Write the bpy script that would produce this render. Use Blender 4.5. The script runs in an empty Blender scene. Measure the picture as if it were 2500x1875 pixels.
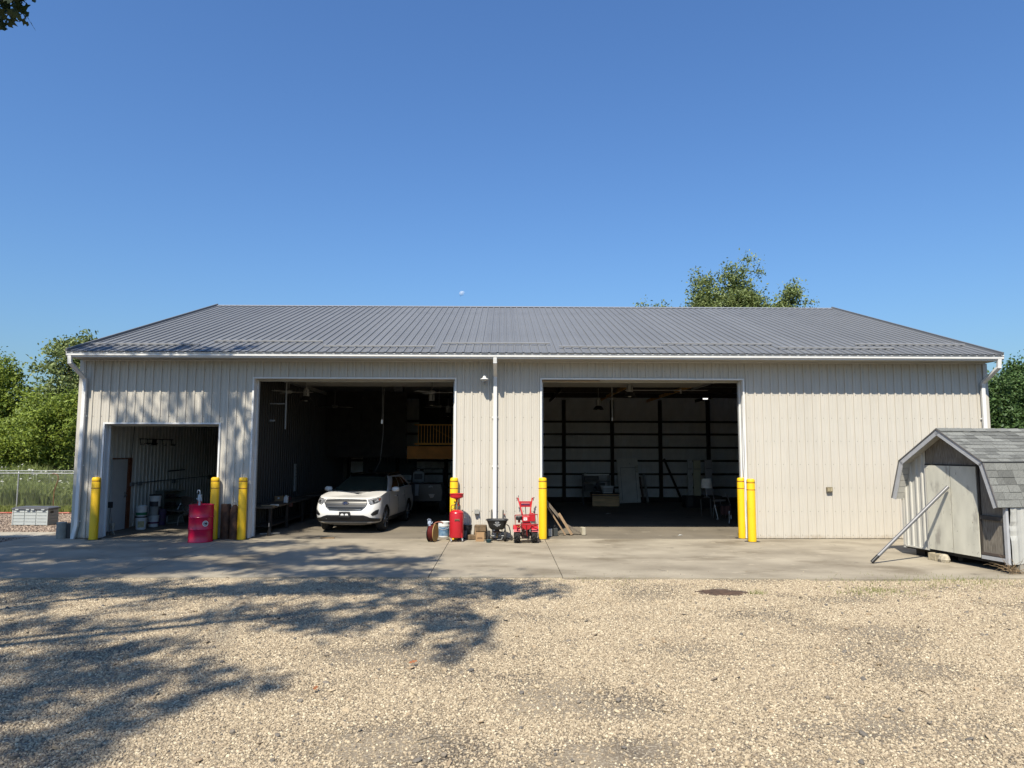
import bpy, bmesh, math, random
import numpy as np
from mathutils import Vector, Matrix, Euler
R = math.radians
SC = bpy.context.scene
COL = SC.collection
random.seed(7)

# ------------------------------------------------------------------ camera
cd = bpy.data.cameras.new('camera')
cam = bpy.data.objects.new('camera', cd)
COL.objects.link(cam)
F_PX, PITCH, YAW, ROLL = 1733.0, R(5.3114), R(0.74205), R(0.13093)
cy, sy, cp, sp = math.cos(YAW), math.sin(YAW), math.cos(PITCH), math.sin(PITCH)
fw = Vector((sy * cp, cy * cp, sp)); rt = Vector((cy, -sy, 0)); up = rt.cross(fw)
r2 = math.cos(ROLL) * rt + math.sin(ROLL) * up
u2 = -math.sin(ROLL) * rt + math.cos(ROLL) * up
mw = Matrix((r2, u2, -fw)).transposed().to_4x4()
mw.translation = Vector((0.0734, -19.0, 2.3276))
cam.matrix_world = mw
cd.sensor_fit = 'HORIZONTAL'
cd.sensor_width = 36.0
cd.lens = 36.0 * F_PX / 2500.0
cd.clip_start = 0.05
cd.clip_end = 4000
SC.camera = cam

# ------------------------------------------------------------------ sky, sun, exposure
SUN = Vector((0.314, 1.0, -1.30))
world = bpy.data.worlds.new('World')
SC.world = world
world.use_nodes = True
wn = world.node_tree
bg = wn.nodes['Background']
sky = wn.nodes.new('ShaderNodeTexSky')
sky.sky_type = 'NISHITA'
sky.sun_disc = False
sky.sun_elevation = math.atan2(1.30, math.hypot(0.314, 1.0))
sky.sun_rotation = R(197.4)
sky.altitude = 250
sky.air_density = 1.6
sky.dust_density = 1.5
sky.ozone_density = 3.0
tint = wn.nodes.new('ShaderNodeMix')          # the same clear-air blue over the whole dome
tint.data_type = 'RGBA'; tint.blend_type = 'MULTIPLY'; tint.inputs['Factor'].default_value = 1.0
tint.inputs['B'].default_value = (0.65, 0.95, 1.41, 1)
wn.links.new(sky.outputs['Color'], tint.inputs['A'])
wn.links.new(tint.outputs['Result'], bg.inputs['Color'])
bg.inputs['Strength'].default_value = 0.060
sl = bpy.data.lights.new('sun', 'SUN')
sl.energy = 4.9
sl.angle = R(0.53)
sl.color = (1.0, 0.925, 0.78)
so = bpy.data.objects.new('sun', sl)
COL.objects.link(so)
so.rotation_euler = SUN.to_track_quat('-Z', 'Y').to_euler()
so.location = (-8, -30, 40)
SC.view_settings.view_transform = 'Standard'
SC.view_settings.look = 'None'
SC.view_settings.exposure = 0.79
SC.view_settings.gamma = 1.0
SC.view_settings.use_curve_mapping = False
SC.cycles.max_bounces = 8
SC.cycles.diffuse_bounces = 4
SC.cycles.transparent_max_bounces = 16
SC.cycles.caustics_reflective = False
SC.cycles.caustics_refractive = False

# ------------------------------------------------------------------ materials
MATS = {}

def mat(name, col, rough=0.6, metal=0.0, var=0.12, scale=6.0, bump=0.0, bscale=40.0,
        col2=None, spots=None, rnd=0.0, island=0.0, spec=0.5, coat=0.0, stretch=None, detail=4.0, k=0.58):
    """Principled material whose colour wanders between two tones through noise;
    spots = (colour, scale, threshold, softness) lays stains with a shape of their own on it."""
    if name in MATS:
        return MATS[name]
    if metal > .5: k = 1.0
    col = tuple(c * k for c in col)
    col2 = tuple(c * k for c in col2) if col2 else None
    spots = [(tuple(c * k for c in q[0]),) + tuple(q[1:]) for q in spots] if spots else None
    m = bpy.data.materials.new(name)
    m.use_nodes = True
    nt = m.node_tree
    N = nt.nodes
    b = N['Principled BSDF']
    b.inputs['Roughness'].default_value = rough
    b.inputs['Metallic'].default_value = metal
    b.inputs['Specular IOR Level'].default_value = spec
    if coat:
        b.inputs['Coat Weight'].default_value = coat
        b.inputs['Coat Roughness'].default_value = 0.05
    tc = N.new('ShaderNodeTexCoord')
    vec = tc.outputs['Object']
    if stretch:
        mp = N.new('ShaderNodeMapping')
        mp.inputs['Scale'].default_value = stretch
        nt.links.new(vec, mp.inputs['Vector'])
        vec = mp.outputs['Vector']
    n = N.new('ShaderNodeTexNoise')
    n.inputs['Scale'].default_value = scale
    n.inputs['Detail'].default_value = detail
    nt.links.new(vec, n.inputs['Vector'])
    ramp = N.new('ShaderNodeValToRGB')
    a = tuple(max(0.0, c * (1 - var)) for c in col)
    z = col2 if col2 else tuple(min(1.0, c * (1 + var)) for c in col)
    ramp.color_ramp.elements[0].position = 0.32
    ramp.color_ramp.elements[1].position = 0.68
    ramp.color_ramp.elements[0].color = (*a, 1)
    ramp.color_ramp.elements[1].color = (*z, 1)
    nt.links.new(n.outputs['Fac'], ramp.inputs['Fac'])
    out = ramp.outputs['Color']
    if spots:
        for (scol, ssc, th, soft) in spots:
            n2 = N.new('ShaderNodeTexNoise')
            n2.inputs['Scale'].default_value = ssc
            n2.inputs['Detail'].default_value = 6
            n2.inputs['Roughness'].default_value = 0.62
            nt.links.new(vec, n2.inputs['Vector'])
            mr = N.new('ShaderNodeMapRange')
            mr.inputs['From Min'].default_value = th
            mr.inputs['From Max'].default_value = th + soft
            nt.links.new(n2.outputs['Fac'], mr.inputs['Value'])
            mx = N.new('ShaderNodeMix')
            mx.data_type = 'RGBA'
            nt.links.new(mr.outputs['Result'], mx.inputs['Factor'])
            nt.links.new(out, mx.inputs['A'])
            mx.inputs['B'].default_value = (*scol, 1)
            out = mx.outputs['Result']
    if rnd or island:
        if rnd:
            oi = N.new('ShaderNodeObjectInfo')
            src = oi.outputs['Random']
            amt = rnd
        else:
            ge = N.new('ShaderNodeNewGeometry')
            src = ge.outputs['Random Per Island']
            amt = island
        mr = N.new('ShaderNodeMapRange')
        mr.inputs['To Min'].default_value = 1 - amt
        mr.inputs['To Max'].default_value = 1 + amt
        nt.links.new(src, mr.inputs['Value'])
        hs = N.new('ShaderNodeHueSaturation')
        nt.links.new(mr.outputs['Result'], hs.inputs['Value'])
        nt.links.new(out, hs.inputs['Color'])
        out = hs.outputs['Color']
    nt.links.new(out, b.inputs['Base Color'])
    if bump:
        n3 = N.new('ShaderNodeTexNoise')
        n3.inputs['Scale'].default_value = bscale
        n3.inputs['Detail'].default_value = 5
        nt.links.new(vec, n3.inputs['Vector'])
        bp = N.new('ShaderNodeBump')
        bp.inputs['Strength'].default_value = bump
        bp.inputs['Distance'].default_value = 0.01
        nt.links.new(n3.outputs['Fac'], bp.inputs['Height'])
        nt.links.new(bp.outputs['Normal'], b.inputs['Normal'])
    MATS[name] = m
    return m

def leaf_mat(name, c1, c2, trans=0.35, rough=0.55):
    if name in MATS:
        return MATS[name]
    m = bpy.data.materials.new(name)
    m.use_nodes = True
    nt = m.node_tree
    N = nt.nodes
    b = N['Principled BSDF']
    b.inputs['Roughness'].default_value = rough
    b.inputs['Specular IOR Level'].default_value = 0.35
    ge = N.new('ShaderNodeNewGeometry')
    ramp = N.new('ShaderNodeValToRGB')
    ramp.color_ramp.elements[0].color = (*c1, 1)
    ramp.color_ramp.elements[1].color = (*c2, 1)
    tc = N.new('ShaderNodeTexCoord')
    no = N.new('ShaderNodeTexNoise')
    no.inputs['Scale'].default_value = 0.7
    ad = N.new('ShaderNodeMath'); ad.operation = 'MULTIPLY_ADD'
    ad.inputs[1].default_value = 0.55
    ad2 = N.new('ShaderNodeMath'); ad2.operation = 'MULTIPLY'
    ad2.inputs[1].default_value = 0.45
    nt.links.new(tc.outputs['Object'], no.inputs['Vector'])
    nt.links.new(no.outputs['Fac'], ad2.inputs[0])
    nt.links.new(ge.outputs['Random Per Island'], ad.inputs[0])
    nt.links.new(ad2.outputs[0], ad.inputs[2])
    nt.links.new(ad.outputs[0], ramp.inputs['Fac'])
    nt.links.new(ramp.outputs['Color'], b.inputs['Base Color'])
    tr = N.new('ShaderNodeBsdfTranslucent')
    hs = N.new('ShaderNodeHueSaturation')
    hs.inputs['Value'].default_value = 1.5
    hs.inputs['Hue'].default_value = 0.485
    nt.links.new(ramp.outputs['Color'], hs.inputs['Color'])
    nt.links.new(hs.outputs['Color'], tr.inputs['Color'])
    mx = N.new('ShaderNodeMixShader')
    mx.inputs['Fac'].default_value = trans
    nt.links.new(b.outputs[0], mx.inputs[1])
    nt.links.new(tr.outputs[0], mx.inputs[2])
    nt.links.new(mx.outputs[0], N['Material Output'].inputs['Surface'])
    MATS[name] = m
    return m

# ------------------------------------------------------------------ mesh builder
class MB:
    def __init__(self):
        self.v, self.f, self.mi, self.cur = [], [], [], 0

    def add(self, vs, fs, M=None):
        o = len(self.v)
        if M is not None:
            vs = [M @ Vector(p) for p in vs]
        self.v += [tuple(p) for p in vs]
        self.f += [tuple(i + o for i in q) for q in fs]
        self.mi += [self.cur] * len(fs)
        return self

    def box(self, c, s, M=None):
        x, y, z = (k / 2 for k in s)
        vs = [Vector((i * x, j * y, k * z)) for i in (-1, 1) for j in (-1, 1) for k in (-1, 1)]
        if M is not None:
            vs = [M @ p for p in vs]
        vs = [p + Vector(c) for p in vs]
        return self.add(vs, [(0, 1, 3, 2), (4, 6, 7, 5), (0, 4, 5, 1), (2, 3, 7, 6), (0, 2, 6, 4), (1, 5, 7, 3)])

    def beam(self, a, b, w, h, upv=(0, 0, 1)):
        """bar of section w x h from a to b"""
        a, b = Vector(a), Vector(b)
        d = (b - a); L = d.length; d.normalize()
        u = Vector(upv)
        if abs(d.dot(u)) > 0.95:
            u = Vector((0, 1, 0))
        s = d.cross(u).normalized(); t = s.cross(d)
        M = Matrix((d, s, t)).transposed()
        return self.box((a + b) / 2, (L, w, h), M)

    def cyl(self, a, b, r0, r1=None, n=14, caps=True):
        a, b = Vector(a), Vector(b)
        r1 = r0 if r1 is None else r1
        d = (b - a).normalized()
        u = Vector((0, 0, 1)) if abs(d.z) < 0.9 else Vector((1, 0, 0))
        s = d.cross(u).normalized(); t = d.cross(s)
        vs = []
        for k in range(n):
            g = 2 * math.pi * k / n
            w = s * math.cos(g) + t * math.sin(g)
            vs += [a + w * r0, b + w * r1]
        fs = [(2 * k, 2 * ((k + 1) % n), 2 * ((k + 1) % n) + 1, 2 * k + 1) for k in range(n)]
        if caps:
            fs += [tuple(2 * k for k in reversed(range(n))), tuple(2 * k + 1 for k in range(n))]
        return self.add(vs, fs)

    def tube(self, pts, r, n=8, r1=None):
        pts = [Vector(p) for p in pts]
        m = len(pts)
        vs, fs = [], []
        prev = None
        for i, p in enumerate(pts):
            d = (pts[min(i + 1, m - 1)] - pts[max(i - 1, 0)]).normalized()
            if prev is None:
                u = Vector((0, 0, 1)) if abs(d.z) < 0.9 else Vector((1, 0, 0))
                s = d.cross(u).normalized()
            else:
                s = (prev - d * prev.dot(d)).normalized()
            prev = s
            t = d.cross(s)
            rr = r if r1 is None else r + (r1 - r) * i / (m - 1)
            for k in range(n):
                g = 2 * math.pi * k / n
                vs.append(p + s * math.cos(g) * rr + t * math.sin(g) * rr)
        for i in range(m - 1):
            for k in range(n):
                a, b = i * n + k, i * n + (k + 1) % n
                fs.append((a, b, b + n, a + n))
        fs += [tuple(reversed(range(n))), tuple((m - 1) * n + k for k in range(n))]
        return self.add(vs, fs)

    def lathe(self, prof, n=24, M=None, c=(0, 0, 0)):
        vs, fs = [], []
        m = len(prof)
        for k in range(n):
            g = 2 * math.pi * k / n
            for (r, z) in prof:
                p = Vector((r * math.cos(g), r * math.sin(g), z))
                if M is not None:
                    p = M @ p
                vs.append(p + Vector(c))
        for k in range(n):
            for i in range(m - 1):
                a, b = k * m + i, ((k + 1) % n) * m + i
                fs.append((a, b, b + 1, a + 1))
        return self.add(vs, fs)

    def prism(self, poly, y0, y1, M=None, c=(0, 0, 0)):
        """poly in (x, z), extruded along y"""
        n = len(poly)
        vs = [Vector((x, y, z)) for y in (y0, y1) for (x, z) in poly]
        if M is not None:
            vs = [M @ p for p in vs]
        vs = [p + Vector(c) for p in vs]
        fs = [tuple(range(n)), tuple(n + k for k in reversed(range(n)))]
        fs += [(k, k + n, (k + 1) % n + n, (k + 1) % n) for k in range(n)]
        return self.add(vs, fs)

    def grid(self, rows, close=False):
        """rows: list of equal-length point lists"""
        m = len(rows[0])
        vs = [p for r_ in rows for p in r_]
        fs = []
        for i in range(len(rows) - 1):
            for k in range(m if close else m - 1):
                a, b = i * m + k, i * m + (k + 1) % m
                fs.append((a, b, b + m, a + m))
        return self.add(vs, fs)

    def mesh(self, name, mats, smooth=None):
        me = bpy.data.meshes.new(name)
        me.from_pydata(self.v, [], self.f)
        if not isinstance(mats, (list, tuple)):
            mats = [mats]
        for m in mats:
            me.materials.append(m)
        if len(mats) > 1:
            me.polygons.foreach_set('material_index', self.mi)
        bm = bmesh.new(); bm.from_mesh(me)
        bmesh.ops.recalc_face_normals(bm, faces=bm.faces)
        bm.to_mesh(me); bm.free()
        if smooth:
            me.polygons.foreach_set('use_smooth', [True] * len(me.polygons))
            me.set_sharp_from_angle(angle=R(smooth))
        me.update()
        return me

    def build(self, name, mats, parent=None, smooth=None, bev=0, loc=None, rot=None):
        return put(name, self.mesh(name, mats, smooth), parent, bev, loc, rot)

def put(name, me, parent=None, bev=0, loc=None, rot=None):
    o = bpy.data.objects.new(name, me)
    COL.objects.link(o)
    if parent:
        o.parent = parent
    if loc is not None:
        o.location = loc
    if rot is not None:
        o.rotation_euler = rot
    if bev:
        md = o.modifiers.new('bevel', 'BEVEL')
        md.width = bev; md.segments = 2; md.limit_method = 'ANGLE'; md.angle_limit = R(40)
    return o

def tag(o, label=None, cat=None, group=None, kind=None):
    if label: o['label'] = label
    if cat: o['category'] = cat
    if group: o['group'] = group
    if kind: o['kind'] = kind
    return o

def thing(name, label, cat, loc=(0, 0, 0), rz=0.0, group=None):
    o = bpy.data.objects.new(name, None)
    o.empty_display_size = 0.2
    COL.objects.link(o)
    o.location = loc
    o.rotation_euler = (0, 0, rz)
    return tag(o, label, cat, group)

def dup(root, loc, rz, label, group=None):
    def cp(o, parent):
        c = o.copy(); COL.objects.link(c)
        if parent: c.parent = parent
        for ch in o.children: cp(ch, c)
        return c
    r = cp(root, None)
    r.location = loc; r.rotation_euler = (0, 0, rz)
    r['label'] = label
    if group: r['group'] = group
    return r

def text(name, s, size, m, parent, loc, rot=(R(90), 0, 0), depth=0.002, align='CENTER', sx=1.0):
    cu = bpy.data.curves.new(name, 'FONT')
    cu.body = s; cu.size = size; cu.extrude = depth; cu.align_x = align; cu.align_y = 'CENTER'
    cu.resolution_u = 3
    tmp = bpy.data.objects.new(name, cu)
    COL.objects.link(tmp)
    bpy.context.view_layer.update()
    me = bpy.data.meshes.new_from_object(tmp.evaluated_get(bpy.context.evaluated_depsgraph_get()))
    bpy.data.objects.remove(tmp)
    me.materials.clear(); me.materials.append(m)
    o = put(name, me, parent, loc=loc, rot=rot)
    o.scale = (sx, 1, 1)
    return o

# shared materials
WALLM = mat('beige_painted_steel', (0.755, 0.708, 0.622), 0.42, var=0.035, scale=1.2, bump=0.05, bscale=7, rnd=0.035)
def splash(m):
    """mud splashed up the foot of the wall and faint run marks, broken up by noise"""
    nt = m.node_tree; N = nt.nodes; b = N['Principled BSDF']
    src = b.inputs['Base Color'].links[0].from_socket
    ge = N.new('ShaderNodeNewGeometry'); sx = N.new('ShaderNodeSeparateXYZ')
    nt.links.new(ge.outputs['Position'], sx.inputs[0])
    nz = N.new('ShaderNodeTexNoise'); nz.inputs['Scale'].default_value = 2.2; nz.inputs['Detail'].default_value = 8; nz.inputs['Roughness'].default_value = .7
    nt.links.new(ge.outputs['Position'], nz.inputs['Vector'])
    a = N.new('ShaderNodeMath'); a.operation = 'MULTIPLY_ADD'; a.inputs[1].default_value = -3.2; a.inputs[2].default_value = .12
    nt.links.new(sx.outputs['Z'], a.inputs[0])
    c = N.new('ShaderNodeMath'); c.operation = 'ADD'; c.use_clamp = False
    nt.links.new(a.outputs[0], c.inputs[0]); nt.links.new(nz.outputs['Fac'], c.inputs[1])
    mr = N.new('ShaderNodeMapRange'); mr.inputs['From Min'].default_value = .30; mr.inputs['From Max'].default_value = .75; mr.inputs['To Max'].default_value = .7
    nt.links.new(c.outputs[0], mr.inputs['Value'])
    mx = N.new('ShaderNodeMix'); mx.data_type = 'RGBA'; mx.inputs['B'].default_value = (.24, .185, .12, 1)
    nt.links.new(mr.outputs['Result'], mx.inputs['Factor']); nt.links.new(src, mx.inputs['A'])
    mp = N.new('ShaderNodeMapping'); mp.inputs['Scale'].default_value = (6, 6, .25)
    nt.links.new(ge.outputs['Position'], mp.inputs['Vector'])
    n2 = N.new('ShaderNodeTexNoise'); n2.inputs['Scale'].default_value = 1.5; n2.inputs['Detail'].default_value = 6
    nt.links.new(mp.outputs['Vector'], n2.inputs['Vector'])
    m2 = N.new('ShaderNodeMapRange'); m2.inputs['From Min'].default_value = .55; m2.inputs['From Max'].default_value = .8; m2.inputs['To Max'].default_value = .3
    nt.links.new(n2.outputs['Fac'], m2.inputs['Value'])
    m3 = N.new('ShaderNodeMix'); m3.data_type = 'RGBA'; m3.inputs['B'].default_value = (.33, .30, .25, 1)
    nt.links.new(m2.outputs['Result'], m3.inputs['Factor']); nt.links.new(mx.outputs['Result'], m3.inputs['A'])
    nt.links.new(m3.outputs['Result'], b.inputs['Base Color'])
splash(WALLM)
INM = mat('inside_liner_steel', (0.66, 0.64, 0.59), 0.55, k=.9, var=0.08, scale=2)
ROOFM = mat('grey_painted_steel', (0.232, 0.240, 0.250), 0.45, var=0.07, scale=0.5, spec=0.35, rnd=0.045, spots=[((.20, .205, .21), 1.1, .60, .12)])
WHITE = mat('white_trim_paint', (0.80, 0.80, 0.79), 0.38, k=.74, var=0.04, scale=3)
YEL = mat('yellow_plastic_sleeve', (0.86, 0.52, 0.012), 0.38, var=0.04, scale=2, k=.85, spots=[((.55, .33, .02), 7, .64, .04), ((.30, .22, .08), 16, .70, .03)])
REDBAND = mat('dark_red_tape', (0.20, 0.02, 0.015), 0.5)
REDP = mat('red_paint', (0.62, 0.018, 0.03), 0.30, var=0.06, scale=5, spots=[((0.30, 0.03, 0.03), 9, 0.66, 0.06)])
BLK = mat('black_plastic', (0.014, 0.014, 0.015), 0.5, var=0.2)
RUBBER = mat('dusty_black_rubber', (0.030, 0.028, 0.026), 0.85, var=0.3, scale=14, bump=0.3)
STEEL = mat('bare_grey_steel', (0.34, 0.34, 0.34), 0.4, metal=0.7, var=0.15)
GALV = mat('galvanised_steel', (0.48, 0.49, 0.49), 0.45, metal=0.4, var=0.15, scale=20)
CHROME = mat('chrome', (0.75, 0.76, 0.78), 0.12, metal=1.0, var=0.02)
RUST = mat('rusty_steel', (0.085, 0.040, 0.024), 0.85, var=0.35, scale=9, col2=(0.16, 0.075, 0.04), bump=0.3, spots=[((0.05, 0.028, 0.02), 5, 0.6, 0.05)])
DKWOOD = mat('dark_old_timber', (0.045, 0.032, 0.022), 0.85, var=0.3, scale=4, stretch=(3, 3, 0.6))
PINE = mat('pine_timber', (0.66, 0.35, 0.09), 0.7, var=0.2, scale=5, k=1)
FANM = mat('grey_fan_enamel', (.34, .34, .33), .5)  # one even grey, darker than the white plastic
GREYWOOD = mat('weathered_grey_plank', (0.24, 0.20, 0.155), 0.85, var=0.25, scale=10, stretch=(6, 6, 0.7), bump=0.2)
TANWOOD = mat('fresh_tan_plank', (0.46, 0.31, 0.18), 0.75, var=0.2, scale=10, stretch=(6, 6, 0.7))
CARD = mat('brown_cardboard', (0.44, 0.27, 0.13), 0.85, var=0.08)
WHPL = mat('white_plastic', (0.74, 0.75, 0.74), 0.45, k=.72, var=0.06)
DKSTEEL = mat('dark_painted_steel', (0.03, 0.03, 0.034), 0.5, var=0.2)
CONC = mat('grey_concrete_block', (0.42, 0.385, 0.32), 0.9, var=0.14, scale=8, bump=0.4, bscale=60)
GLASSD = mat('dark_glass', (0.006, 0.008, 0.008), 0.06, var=0.1, spec=0.3)

# ------------------------------------------------------------------ ground
GRASSM = mat('rough_grass_soil', (0.075, 0.085, 0.03), 0.95, var=0.35, scale=0.6, col2=(0.14, 0.12, 0.06), bump=0.4)
GRAVBASE = mat('gravel_fines', (0.18, 0.138, 0.095), 0.95, var=0.34, scale=1.1, col2=(0.36, 0.29, 0.20), bump=0.9, bscale=55, detail=8,
               spots=[((0.16, 0.115, 0.075), 0.9, 0.60, 0.10), ((0.50, 0.43, 0.32), 40, 0.52, 0.05)])
LGRAV = mat('pink_gravel_fines', (0.26, 0.19, 0.15), 0.95, var=0.3, scale=5, col2=(0.36, 0.28, 0.22), bump=0.9, bscale=45)
APRON = mat('apron_concrete', (0.375, 0.32, 0.235), 0.88, var=0.16, scale=0.8, col2=(0.52, 0.455, 0.345), detail=10, bump=0.25, bscale=45, stretch=(.8, 1.25, 1),
            spots=[((0.25, 0.205, 0.14), 0.6, 0.54, 0.14), ((0.56, 0.49, 0.37), 2.6, 0.60, 0.10), ((0.16, 0.135, 0.10), 1.7, 0.655, 0.05), ((0.20, 0.165, 0.12), 9.0, 0.65, 0.05), ((.09, .08, .07), 2.9, .735, .03)])
FLOORM = mat('shop_floor_concrete', (0.24, 0.205, 0.155), 0.85, var=0.2, scale=0.7, detail=8, spots=[((0.10, 0.085, 0.068), 1.1, 0.60, 0.1), ((0.34, 0.30, 0.235), 2.0, 0.6, 0.1)])

def sheet(name, poly, z, m, kind='structure', sub=0):
    b = MB(); b.add([(x, y, z) for x, y in poly], [tuple(range(len(poly)))])
    o = b.build(name, m)
    return tag(o, kind=kind)

sheet('ground', [(-700, -700), (700, -700), (700, 900), (-700, 900)], -0.05, GRASSM)
sheet('gravel_lot', [(-40, -40), (40, -40), (40, -5.66), (-40, -5.66)], -0.024, GRAVBASE)
sheet('gravel_yard', [(-40, -5.656), (-12.40, -5.656), (-12.40, 7.0), (-40, 8.2)], -0.022, LGRAV)
sheet('dirt_edge', [(-40, 8.2), (-12.40, 7.0), (-11.30, 7.0), (-11.30, 8.6), (-40, 8.9)], -0.026, mat('red_brown_soil', (0.15, 0.075, 0.045), 0.95, var=0.3, scale=3, bump=0.4))

b = MB(); b.box((-26.2, 1.0, -0.06), (27.5, 1.05, 0.10))
o = b.build('path', mat('pale_concrete_path', (0.52, 0.47, 0.375), 0.9, var=0.08, scale=2), bev=0.01); tag(o, kind='structure')

ap = thing('concrete_apron', 'wide stained concrete apron in front of the barn doors', 'apron'); ap['kind'] = 'structure'
del ap['category']
for (x0, x1, fy0, fy1) in ((-12.45, -7.02, -5.82, -5.70), (-7.006, -1.29, -5.70, -5.66), (-1.276, 1.18, -5.66, -5.68), (1.194, 7.0, -5.68, -5.88), (7.002, 13.2, -5.88, -5.60)):
    b = MB()
    n = 14
    fr = [(x0 + (x1 - x0) * k / n, fy0 + (fy1 - fy0) * k / n + (random.uniform(-.035, .03) if 0 < k < n else 0)) for k in range(n + 1)]
    poly = fr + [(x1, -0.003), (x0, -0.003)]
    m_ = len(poly)
    b.add([(x, y, 0) for x, y in poly] + [(x, y, -.13) for x, y in poly],
          [tuple(range(m_))] + [(k, (k + 1) % m_, (k + 1) % m_ + m_, k + m_) for k in range(m_)])
    b.build('slab', APRON, ap)
# strip of slab left of the building corner
b = MB(); b.box((-11.85, 0.55, -0.066), (1.18, 1.09, 0.13)); b.build('slab', APRON, ap)
b = MB(); b.box((0.95, 6.75, -0.07), (24.25, 13.45, 0.13))
tag(b.build('floor', FLOORM), kind='structure')

# ---------------------------------------------------------------- loose gravel (uncountable)
def stone_meshes(tag_, m, n, seed):
    rg = random.Random(seed)
    col = bpy.data.collections.new(tag_)
    for i in range(n):
        bm = bmesh.new()
        bmesh.ops.create_icosphere(bm, subdivisions=2, radius=0.5)
        sx, sy_, sz = rg.uniform(.8, 1.25), rg.uniform(.65, 1.0), rg.uniform(.45, .75)
        ph = [rg.uniform(0, 6) for _ in range(6)]
        for v in bm.verts:
            c = v.co
            k = 1 + .16 * math.sin(5 * c.x + ph[0]) * math.sin(4 * c.y + ph[1]) + .12 * math.sin(7 * c.z + ph[2]) + rg.uniform(-.05, .05)
            v.co = Vector((c.x * sx * k, c.y * sy_ * k, c.z * sz * k))
        me = bpy.data.meshes.new('stone'); bm.to_mesh(me); bm.free()
        me.materials.append(m)
        o = bpy.data.objects.new('stone', me); col.objects.link(o)
    return col

from mathutils import noise as mnoise
def inside(x, y, poly):
    r_ = False
    for (x0, y0), (x1, y1) in zip(poly, poly[1:] + poly[:1]):
        if (y0 > y) != (y1 > y) and x < (x1 - x0) * (y - y0) / (y1 - y0) + x0:
            r_ = not r_
    return r_

def scatter(name, poly, z, col, dens, smin, smax, seed, cell=.14, bare=(), floor=.12, lo=-.30, hi=-.02, pw_=2.0):
    """uncountable stones: a fine grid carries how thickly they lie, geometry nodes lay them"""
    xs = [p[0] for p in poly]; ys = [p[1] for p in poly]
    nx, ny = int((max(xs) - min(xs)) / cell) + 1, int((max(ys) - min(ys)) / cell) + 1
    vs, att = [], []
    for j in range(ny + 1):
        for i in range(nx + 1):
            x, y = min(xs) + i * cell, min(ys) + j * cell
            vs.append((x, y, z))
            n_ = mnoise.fractal(Vector((x * .55, y * 1.0, seed)), 1.0, 2.0, 5)
            d = floor + (1 - floor) * min(1, max(0, (n_ - lo) / (hi - lo)))
            for (bx, by, ba, bb, st) in bare:
                q = ((x - bx) / ba) ** 2 + ((y - by) / bb) ** 2 + .55 * mnoise.noise(Vector((x * 2.3, y * 2.9, 3.1)))
                d *= 1 - st * max(0, min(1, 1.25 - q))
            att.append(d * dens)
    fs = [(j * (nx + 1) + i, j * (nx + 1) + i + 1, (j + 1) * (nx + 1) + i + 1, (j + 1) * (nx + 1) + i)
          for j in range(ny) for i in range(nx) if inside(min(xs) + (i + .5) * cell, min(ys) + (j + .5) * cell, poly)]
    me = bpy.data.meshes.new(name); me.from_pydata(vs, [], fs)
    me.materials.append(list(col.objects)[0].data.materials[0])
    at = me.attributes.new('thick', 'FLOAT', 'POINT'); at.data.foreach_set('value', att)
    o = put(name, me); tag(o, kind='stuff')
    ng = bpy.data.node_groups.new(name, 'GeometryNodeTree')
    ng.interface.new_socket('Geometry', in_out='INPUT', socket_type='NodeSocketGeometry')
    ng.interface.new_socket('Geometry', in_out='OUTPUT', socket_type='NodeSocketGeometry')
    N, L = ng.nodes, ng.links
    gi, go = N.new('NodeGroupInput'), N.new('NodeGroupOutput')
    ds = N.new('GeometryNodeDistributePointsOnFaces')
    ds.inputs['Seed'].default_value = seed
    na = N.new('GeometryNodeInputNamedAttribute'); na.data_type = 'FLOAT'; na.inputs['Name'].default_value = 'thick'
    L.new(na.outputs[0], ds.inputs['Density'])
    ci = N.new('GeometryNodeCollectionInfo')
    ci.inputs['Collection'].default_value = col
    ci.inputs['Separate Children'].default_value = True
    ci.inputs['Reset Children'].default_value = True
    ip = N.new('GeometryNodeInstanceOnPoints')
    ip.inputs['Pick Instance'].default_value = True
    rr = N.new('FunctionNodeRandomValue'); rr.data_type = 'FLOAT_VECTOR'
    rr.inputs[0].default_value = (-.6, -.6, 0); rr.inputs[1].default_value = (.6, .6, 6.283)
    rs = N.new('FunctionNodeRandomValue'); rs.data_type = 'FLOAT'
    rs.inputs[2].default_value = 0.0; rs.inputs[3].default_value = 1.0
    pw = N.new('ShaderNodeMath'); pw.operation = 'POWER'; pw.inputs[1].default_value = pw_
    ms = N.new('ShaderNodeMapRange'); ms.inputs['To Min'].default_value = smin; ms.inputs['To Max'].default_value = smax
    L.new(rs.outputs[1], pw.inputs[0]); L.new(pw.outputs[0], ms.inputs['Value'])
    L.new(gi.outputs[0], ds.inputs['Mesh']); L.new(ds.outputs['Points'], ip.inputs['Points'])
    L.new(ci.outputs[0], ip.inputs['Instance'])
    L.new(rr.outputs[0], ip.inputs['Rotation']); L.new(ms.outputs['Result'], ip.inputs['Scale'])
    L.new(ip.outputs['Instances'], go.inputs[0])
    md = o.modifiers.new('scatter', 'NODES'); md.node_group = ng
    return o

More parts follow.
